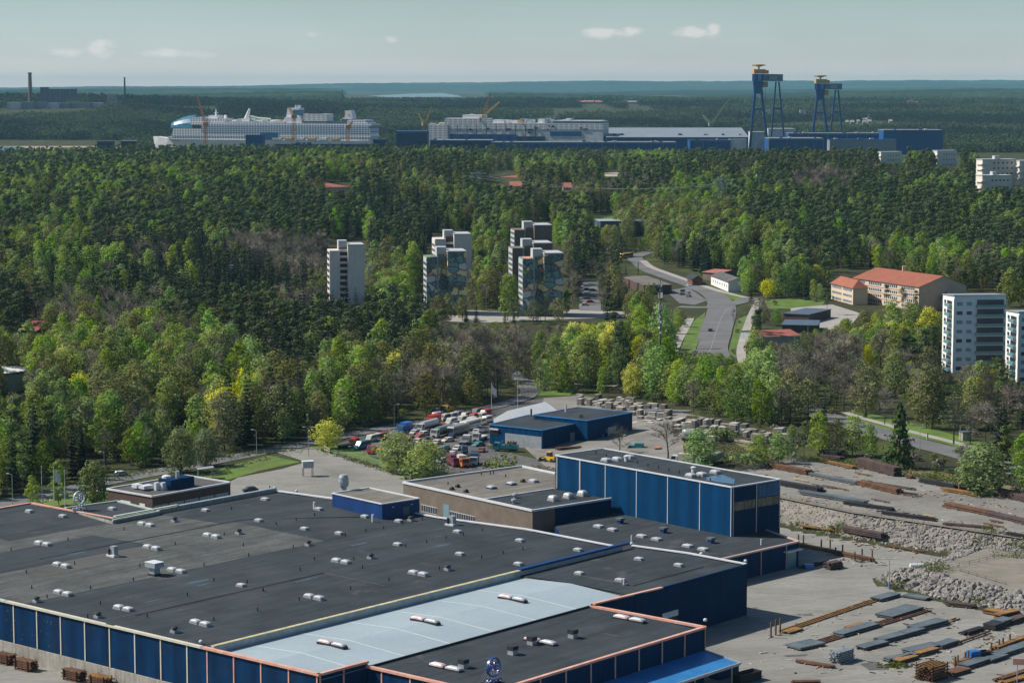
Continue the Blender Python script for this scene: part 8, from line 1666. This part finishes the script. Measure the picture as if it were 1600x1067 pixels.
# ------------------------------------------------------------------ concrete slabs of the precast yard
def slabs(): 
    o = thing('slab_stack', 'x', 'slab stack', (0, 0, 0)); mb = MB(); z = .2
    for k in range(5): mb.prism([(-1.6 + .05 * k, -1.1), (1.6, -1.1), (1.6, 1.1), (-1.6, 1.1)], z, z + .27, 0, None, True); z += .47
    part('slab', mb, M['precast'], o, False); mb = MB(); z = 0
    for k in range(5):
        for x in (-1.1, 1.1): local_box(mb, x - .12, x + .12, -1.1, 1.1, z, z + .2)
        z += .47
    local_box(mb, -1.0, 1.0, -.1, .1, .02, .12); local_box(mb, -1.2, -1.0, -.05, .05, 0, 2.1); local_box(mb, 1.0, 1.2, -.05, .05, 0, 2.1); part('batten', mb, M['timber'], o, False); return o
r = random.Random(31); S0 = slabs(); used = False; placed = []; n = 0
ZS = [((905, 628), (1000, 640), 46, 'pale concrete slab stack in the rear row behind the blue workshop'), ((1000, 636), (1045, 668), 24, 'pale concrete slab stack beside the wide leafless tree'), ((925, 650), (1000, 690), 18, 'pale concrete slab stack right of the blue workshop'), ((1055, 660), (1140, 690), 40, 'pale concrete slab stack behind the light green tree'), ((1140, 672), (1200, 688), 14, 'pale concrete slab stack left of the shrub like birches'), ((1212, 676), (1240, 696), 10, 'white concrete slab stack right of the shrub like birches')]
for (a, b), (c, d), n_, lab in ZS:
    k = 0
    while k < n_:
        px = r.uniform(a, c); py = r.uniform(b, d) if d > b + 20 else b + (d - b) * (px - a) / (c - a) + r.uniform(-6, 6); p = G(px, py)
        if any((p[0] - q[0]) ** 2 + (p[1] - q[1]) ** 2 < 7 for q in placed):
            k += .25; continue
        placed.append(p); rz = LF + r.choice((0, 0, math.pi / 2)) + r.uniform(-.08, .08); s = (r.uniform(.5, 1.3), r.uniform(.5, 1.2), r.uniform(.35, 1.2))
        if not used: S0.location = p; S0.rotation_euler.z = rz; S0['label'] = lab; S0['group'] = lab; S0.scale = s; used = True
        else: dup(S0, p, rz, s, lab, lab)
        k += 1
p0, p1 = along((1005, 652), (1100, 650)); bundle((1010, 650), (1078, 644), 2.4, 1.2, M['galv'], 'long pale concrete beams with two uprights behind the leafless tree', 4, None, 'beam_stack')
bundle((1150, 690), (1180, 696), 2, .8, M['precast'], 'low pale slabs near the dry weeds', 4, None, 'slab_row'); bundle((1282, 712), (1312, 716), 3, 2.0, M['dark'], 'dark timber frames under the birches at the back of the upper yard', 5, None, 'timber_stack'); bundle((870, 706), (905, 704), 3.0, 1.4, M['rust'], 'rusty scrap beams beside the blue workshop', 6, None, 'scrap_pile'); bundle((905, 700), (930, 700), 2.4, .8, M['dark'], 'dark scrap right of the rusty beams', 5, None, 'scrap_pile')
# ------------------------------------------------------------------ poles, masts, signs, fences
def lamp(q, h, label, two=False, head=0.0, mat='galv'):
    p = G(*q); o = thing('street_lamp', label, 'street lamp', p, head); part('pole', MB().tube((0, 0, 0), (0, 0, h), .12, .07, 7), M[mat], o, False)
    for s in ((-1, 1) if two else (1,)): part('arm', MB().tube((0, 0, h), (s * 1.1, 0, h + .25), .05, .05, 5), M[mat], o, False); part('lamp_head', MB().box((s * 1.35, 0, h + .18), (.8, .32, .16)), M['white'], o, False)
    return o
lamp((482, 713), 9.0, 'double headed lamp post beside the yellow maple', True); lamp((616, 667), 7.5, 'lamp post on the access road before the brown wood'); lamp((401, 715), 8.5, 'lamp post on the green verge left of the yellow maple', head=2.8); lamp((163, 738), 6, 'lamp post behind the round lawn tree', head=2.8); lamp((20, 792), 9, 'lamp post at the left edge by the flagpoles', head=2.8); lamp((1389, 921), 7.0, 'double headed lamp post alone on the lower yard', True)
lamp((797, 506), 12, 'tall lamp post in the street between the painted towers', True); lamp((760, 486), 12, 'lamp post left of the tall street one', False); lamp((1241, 560), 10, 'lamp post by the faded red roof'); lamp((1262, 540), 10, 'lamp post among yellow trees right of the faded red roof'); lamp((1149, 556), 9, 'lamp post on the verge at the end of the straight road'); lamp((1437, 704), 7, 'short lamp post on the roadside grass'); lamp((1500, 690), 8, 'roadside lamp post right of the dark trunked tree'); lamp((1352, 712), 9, 'lamp post left of the broad conifer')
def mast(q, h, w_, label, name='floodlight_mast', cat='mast', head=True):
    p = G(*q); o = thing(name, label, cat, p); part('pole', lattice(MB(), (0, 0, 0), (0, 0, h), w_, w_ * .5, max(5, int(h / 3)), .09), M['galv'], o, False)
    if head: part('lamp_bar', MB().box((0, 0, h), (3.2, .5, .6)).box((0, 0, h - 1.2), (2.6, .4, .5)), M['white'], o, False)
    return o
mast((361, 470), 18, .9, 'floodlight mast standing in the dark spruces at the left'); mast((577, 470), 18, .9, 'floodlight mast right of the plain tower')
M['galv_dark'] = surf('weathered_mast_steel', (.09, .095, .10), .6, .2, .6, 4.)
p = G(1031, 612); hm_ = PD(1031, 437, p[1])[2] - p[2]; o = thing('phone_mast', 'tall slender phone mast carrying white antennas before the main road', 'phone mast', p); part('pole', MB().tube((0, 0, 0), (0, 0, hm_), .52, .28, 10), M['galv_dark'], o, False)
for z, n_ in ((hm_ - 1.6, 3), (hm_ - 6, 3), (hm_ - 10.5, 3)):
    part('ring', MB().lathe((0, 0, z - 1.2), [(.6, 0), (.8, .15), (.6, .3)], 12), M['dark'], o, False)
    for k in range(n_): a = k * 2.094 + z; part('antenna', MB().box((.8 * math.cos(a), .8 * math.sin(a), z - 1.0), (.2, .34, 2.1), a), M['white'], o, False)
for z, a in ((hm_ - 14, 4.4), (hm_ - 16, 5.2), (hm_ - 18, 4.0), (hm_ - 20, 5.0)): part('dish', MB().tube((.5 * math.cos(a), .5 * math.sin(a), z), (.85 * math.cos(a), .85 * math.sin(a), z), .42, .42, 10), M['white'], o, False)
mb = MB()
for z in range(2, int(hm_) - 2, 2): mb.tube((.7, 0, z), (.7, 0, z + 2), .05, .05, 4, 0, False); mb.tube((.5, .3, z), (.9, -.3, z), .04, .04, 4, 0, False)
part('ladder', mb, M['galv'], o, False)
p = G(1182, 320); hm2 = PD(1182, 236, p[1])[2] - p[2]; o = thing('radio_mast', 'thin pale radio mast over the right hand forest', 'mast', p); part('pole', MB().tube((0, 0, 0), (0, 0, hm2), .55, .25, 6), M['galv_dark'], o, False); part('antenna', MB().lathe((0, 0, hm2 * .5), [(.5, 0), (.9, .6), (.9, 2), (.5, 2.6)], 8), M['galv'], o, False)
def pylon(px, yb, yt, label):
    p = G(px, yb); h = PD(px, yt, p[1])[2] - p[2]; o = thing('power_pylon', label, 'power pylon', p); part('tower', lattice(MB(), (0, 0, 0), (0, 0, h), 6.5, 1.6, 9, .22), M['galv'], o, False)
    for f, w_ in ((.82, 9), (.93, 7)): part('cross_arm', lattice(MB(), (-w_, 0, h * f), (w_, 0, h * f), 1.0, .8, 8, .16), M['galv'], o, False)
    return o, p, h
o1, q1, h1 = pylon(1127, 340, 277, 'lattice power pylon standing out of the forest left of the radio mast'); o2, q2, h2 = pylon(748, 312, 268, 'faint lattice power pylon above the middle forest')
mb = MB()
for s in (-8, 8):
    a = Vector((q1[0] + s, q1[1], q1[2] + h1 * .82)); b = Vector((q2[0] + s, q2[1], q2[2] + h2 * .82)); prev = a
    for k in range(1, 25): t = k / 24; c = a.lerp(b, t); c.z -= 26 * t * (1 - t); mb.tube(prev, c, .07, .07, 4, 0, False); prev = c
    prev = b; e = Vector((-620, q2[1] + 60, q2[2] + h2 * .8))
    for k in range(1, 25): t = k / 24; c = b.lerp(e, t); c.z -= 26 * t * (1 - t); mb.tube(prev, c, .07, .07, 4, 0, False); prev = c
solo('power_line', mb, M['galv'], 'thin power lines strung over the left hand forest between pylons', 'power line', tuple(q2))
for q, top, flag, l in (((66, 793), 729, False, 'bare white flagpole, leftmost of three by the lawn'), ((85, 795), 731, True, 'white flagpole flying a limp white flag by the lawn'), ((102, 797), 735, False, 'bare white flagpole, rightmost of three by the lawn'), ((768, 648), 600, True, 'pole with a hanging pale flag left of the white tent'), ((809, 640), 596, False, 'bare pole behind the white tent')):
    p = G(*q); h = PD(q[0], top, p[1])[2] - p[2]; o = thing('flagpole', l, 'flagpole', p); part('pole', MB().tube((0, 0, 0), (0, 0, h), .11, .05, 7), M['white'], o, False); part('finial', MB().lathe((0, 0, h), [(.05, 0), (.14, .08), (.1, .2), (0, .25)], 8), M['cream'], o, False)
    if flag:
        secs = []; big = q[0] < 200
        for k in range(7):
            f = k / 6; x = .1 + f * 1.7; zt = h - .3 - f * 1.9; zb = h - 3.2 - f * 1.1 - (.3 if k % 2 else 0); y = .18 * math.sin(k * 2.1); secs.append([(x, y, zb), (x, y + .04, zb), (x, y + .04, zt), (x, y, zt)])
        part('flag', MB().sweep(secs, 0), M['white'], o, False)
# the two ring signs on the roofs
def ringsign(c, rz, R_, label, mats, word, mirrored=False):
    o = thing('roof_sign', label, 'sign', c, rz); mb = MB(); n_ = 32; secs = []
    for k in range(n_ + 1):
        a = 2 * math.pi * k / n_; secs.append([(math.cos(a) * rr, y, math.sin(a) * rr + R_ + 1.3) for rr, y in ((R_, -.22), (R_ * .87, -.22), (R_ * .87, .22), (R_, .22))])
    mb.sweep(secs, 0, False); part('ring', mb, mats[0], o, False)
    def txt(s, size, x, z, name, ext=.12, shear=0.0):
        cu = bpy.data.curves.new('lettering', 'FONT'); cu.body = s; cu.size = size; cu.extrude = ext; cu.align_x = 'CENTER'; cu.align_y = 'CENTER'; cu.shear = shear; cu.offset = .035 * size
        t = bpy.data.objects.new('tmp', cu); COL.objects.link(t); bpy.context.view_layer.update(); me = bpy.data.meshes.new_from_object(t.evaluated_get(bpy.context.evaluated_depsgraph_get())); COL.objects.unlink(t); bpy.data.objects.remove(t)
        me.materials.clear(); me.materials.append(mats[1]); me.name = name
        me.transform(Matrix.Translation((x, 0, z)) @ Matrix.Rotation(math.pi / 2, 4, 'X')); t = bpy.data.objects.new(name, me); COL.objects.link(t); t.parent = o; return t
    txt('BE', R_ * 1.18, 0, R_ + 1.3, 'lettering'); txt(word, R_ * .84, 0, .55, 'lettering', .12, .25)
    mb = MB()
    for x in (-R_ * .45, 0, R_ * .45): mb.tube((x, .45, -.1), (x, .45, 2 * R_ + .9), .07, .07, 5); mb.tube((x, .45, R_ + 1.3), (x, 2.6, 0), .06, .06, 5)
    for z in (.5, R_ + 1.3): mb.tube((-R_, .4, z), (R_, .4, z), .06, .06, 5)
    part('frame', mb, M['galv'], o, False); return o
sb = paint('sign_blue', (.008, .045, .22)); sg = paint('sign_pale', (.30, .40, .46))
p = RP(771, 1068); e = Vector(HV); ringsign((p[0], p[1], roofz(*HI(p[0], p[1]))), math.atan2(e.y, e.x), 1.75, 'blue ring sign with the letters BE on the dark annex roof', (sb, sb), 'Group')
p = P(124, 797, 11.95); ringsign((p[0], p[1], 11.95), math.atan2(-e.y, -e.x) , 1.75, 'pale grey ring sign seen from behind on the roof by the flagpoles', (sg, sg), 'Group')
# shelter, transformer box on legs, barrier, huts, fences
p = G(321, 748); o = thing('bus_shelter', 'small open shelter with slanting grey roof behind the low brick office', 'shelter', p, .25); part('roof', MB().prism([(-2.4, -1.6), (2.4, -1.6), (2.4, 1.6), (-2.4, 1.6)], [3.0, 3.4, 3.4, 3.0], [3.15, 3.55, 3.55, 3.15], 0, None, True), M['galv'], o, False)
for x in (-2.1, 2.1):
    for y in (-1.3, 1.3): part('post', MB().tube((x, y, 0), (x, y, 3.05 + (x > 0) * .3), .09, .09, 6), M['galv'], o, False)
p = G(481, 744); o = thing('switch_cabinet', 'grey metal box raised on thin legs at the sandy lot', 'cabinet', p, .3); part('box', MB().box((0, 0, 2.6), (3.2, 2.0, 1.9)), M['galv'], o, False); part('lid', MB().box((0, 0, 4.5), (3.5, 2.3, .15)), M['white'], o, False)
for x in (-1.4, 1.4):
    for y in (-.8, .8): part('leg', MB().tube((x, y, 0), (x, y, 2.6), .08, .08, 6), M['dark'], o, False)
p = G(511, 708); o = thing('yard_gate', 'pale steel gate at the corner of the truck yard', 'gate', p, hd(500, 702, 521, 714)); mb = MB()
for z in (.3, 1.0, 1.8): mb.tube((-3, 0, z), (3, 0, z), .07, .07, 5)
mb.tube((-3, 0, .3), (3, 0, 1.8), .06, .06, 5)
for x in (-3, 0, 3): mb.tube((x, 0, 0), (x, 0, 2.0), .08, .08, 5)
part('frame', mb, M['cream'], o, False)
p = G(1508, 688); o = thing('hut', 'pale small hut on the roadside grass at the right', 'hut', p, .3); part('wall', MB().box((0, 0, 0), (3.0, 2.6, 2.7)), M['concrete'], o, False); part('roof', MB().box((0, 0, 2.7), (3.4, 3.0, .2)), M['slate'], o, False); part('door', MB().box((-.5, -1.31, 0), (.9, .06, 2.0)), M['galv'], o, False)
p = G(1449, 687); o = thing('marker_post', 'short yellowish post on the grass between path and road', 'post', p); part('post', MB().box((0, 0, 0), (.45, .45, 2.0)), M['cream'], o, False); part('cap', MB().box((0, 0, 2.0), (.6, .6, .15)), M['ochre'], o, False)
def fence(pts, h, gap, label, mat, rails_=2, net=None, name='fence'):
    w_ = []
    for a, b in zip(pts, pts[1:]):
        A, B = along(a, b); n_ = max(1, int((B - A).length / gap)); w_ += [A.lerp(B, k / n_) for k in range(n_)]
    w_.append(Vector(G(*pts[-1])));
    for q in w_: q.z = terrain(q.x, q.y)
    o = thing(name, label, 'fence', tuple(w_[0])); mb = MB()
    for q in w_: mb.tube(q, q + Vector((0, 0, h)), .05, .05, 5)
    for a, b in zip(w_, w_[1:]):
        for k in range(rails_): z = Vector((0, 0, h * (1 - k / max(1, rails_)) - .05)); mb.tube(a + z, b + z, .035, .035, 4, 0, False)
    part('rail', mb, mat, o)
    if net:
        mb = MB()
        for a, b in zip(w_, w_[1:]):
            n_ = max(2, int((b - a).length / .32))
            for k in range(n_): c = a.lerp(b, k / n_); mb.bar(c + Vector((0, 0, .1)), c + Vector((0, 0, h - .1)), .03, .03)
        part('netting', mb, net, o)
    return o
fence([(1216, 776), (1330, 800), (1450, 818), (1600, 841), (1640, 848)], 1.0, 4, 'low rusty rail along the crest of the rock bank', M['rust'], 2); fence([(1483, 889), (1530, 879), (1600, 862), (1640, 852)], 1.0, 3, 'dark pipe rail beside the terrace at the right', M['dark'], 2); fence([(1500, 893), (1540, 905), (1572, 914)], .8, 3, 'short dark pipe rail on top of the second rock bank', M['dark'], 2)
fence([(520, 712), (580, 726), (640, 744), (690, 748)], 2.0, 3, 'grey mesh fence along the front of the truck yard', M['galv'], 3, M['galv']); fence([(1340, 708), (1400, 722), (1460, 736), (1510, 744), (1600, 764)], 2.0, 3, 'dark green mesh fence between upper yard and main road', paint('fence_green', (.03, .08, .06)), 3, paint('fence_green', (.03, .08, .06))); fence([(815, 622), (845, 612), (880, 606), (905, 607)], 2.2, 3, 'dark board fence behind the precast yard', M['dark'], 3, M['dark']); fence([(1150, 738), (1200, 730), (1240, 720), (1262, 722)], 1.8, 3, 'grey mesh fence between dry weeds and the upper yard', M['galv'], 3, M['galv'])
fence([(310, 752), (360, 738), (420, 722), (470, 712)], 1.4, 4, 'thin wire fence on the green verge', M['galv'], 2)
p = G(1467, 728); solo('notice_board', MB().box((p[0], p[1], p[2] + 1.2), (1.8, .1, .8), -.3), M['white'], 'small white notice board on the green mesh fence', 'sign', tuple(p))
p = G(1589, 1067); o = thing('sign_board', 'pinkish blank sign board on a post at the lower right', 'sign', p, -.1); part('post', MB().tube((0, 0, 0), (0, 0, 4.0), .1, .1, 6), M['galv'], o, False); part('board', MB().box((.9, -.12, 3.7), (3.6, .12, 1.2)), M['salmon'], o, False)
p = G(*y5(960, 190)); o = thing('fuel_tank', 'small white tank lying at the foot of the bank', 'tank', p, .15); part('tank', MB().tube((-1.6, 0, .9), (1.6, 0, .9), .65, .65, 12), M['white'], o, False)
for x in (-1, 1): part('saddle', MB().box((x, 0, 0), (.25, 1.0, .5)), M['dark'], o, False)
p = G(*y5(798, 305)); o = thing('hydrant_post', 'blue post with valves below the lone yard lamp', 'post', p); part('post', MB().tube((0, 0, 0), (0, 0, 1.6), .3, .22, 8), paint(*BLU), o, False); part('valve', MB().tube((-.6, 0, 1.0), (.6, 0, 1.0), .16, .16, 6), paint(*BLU), o, False)
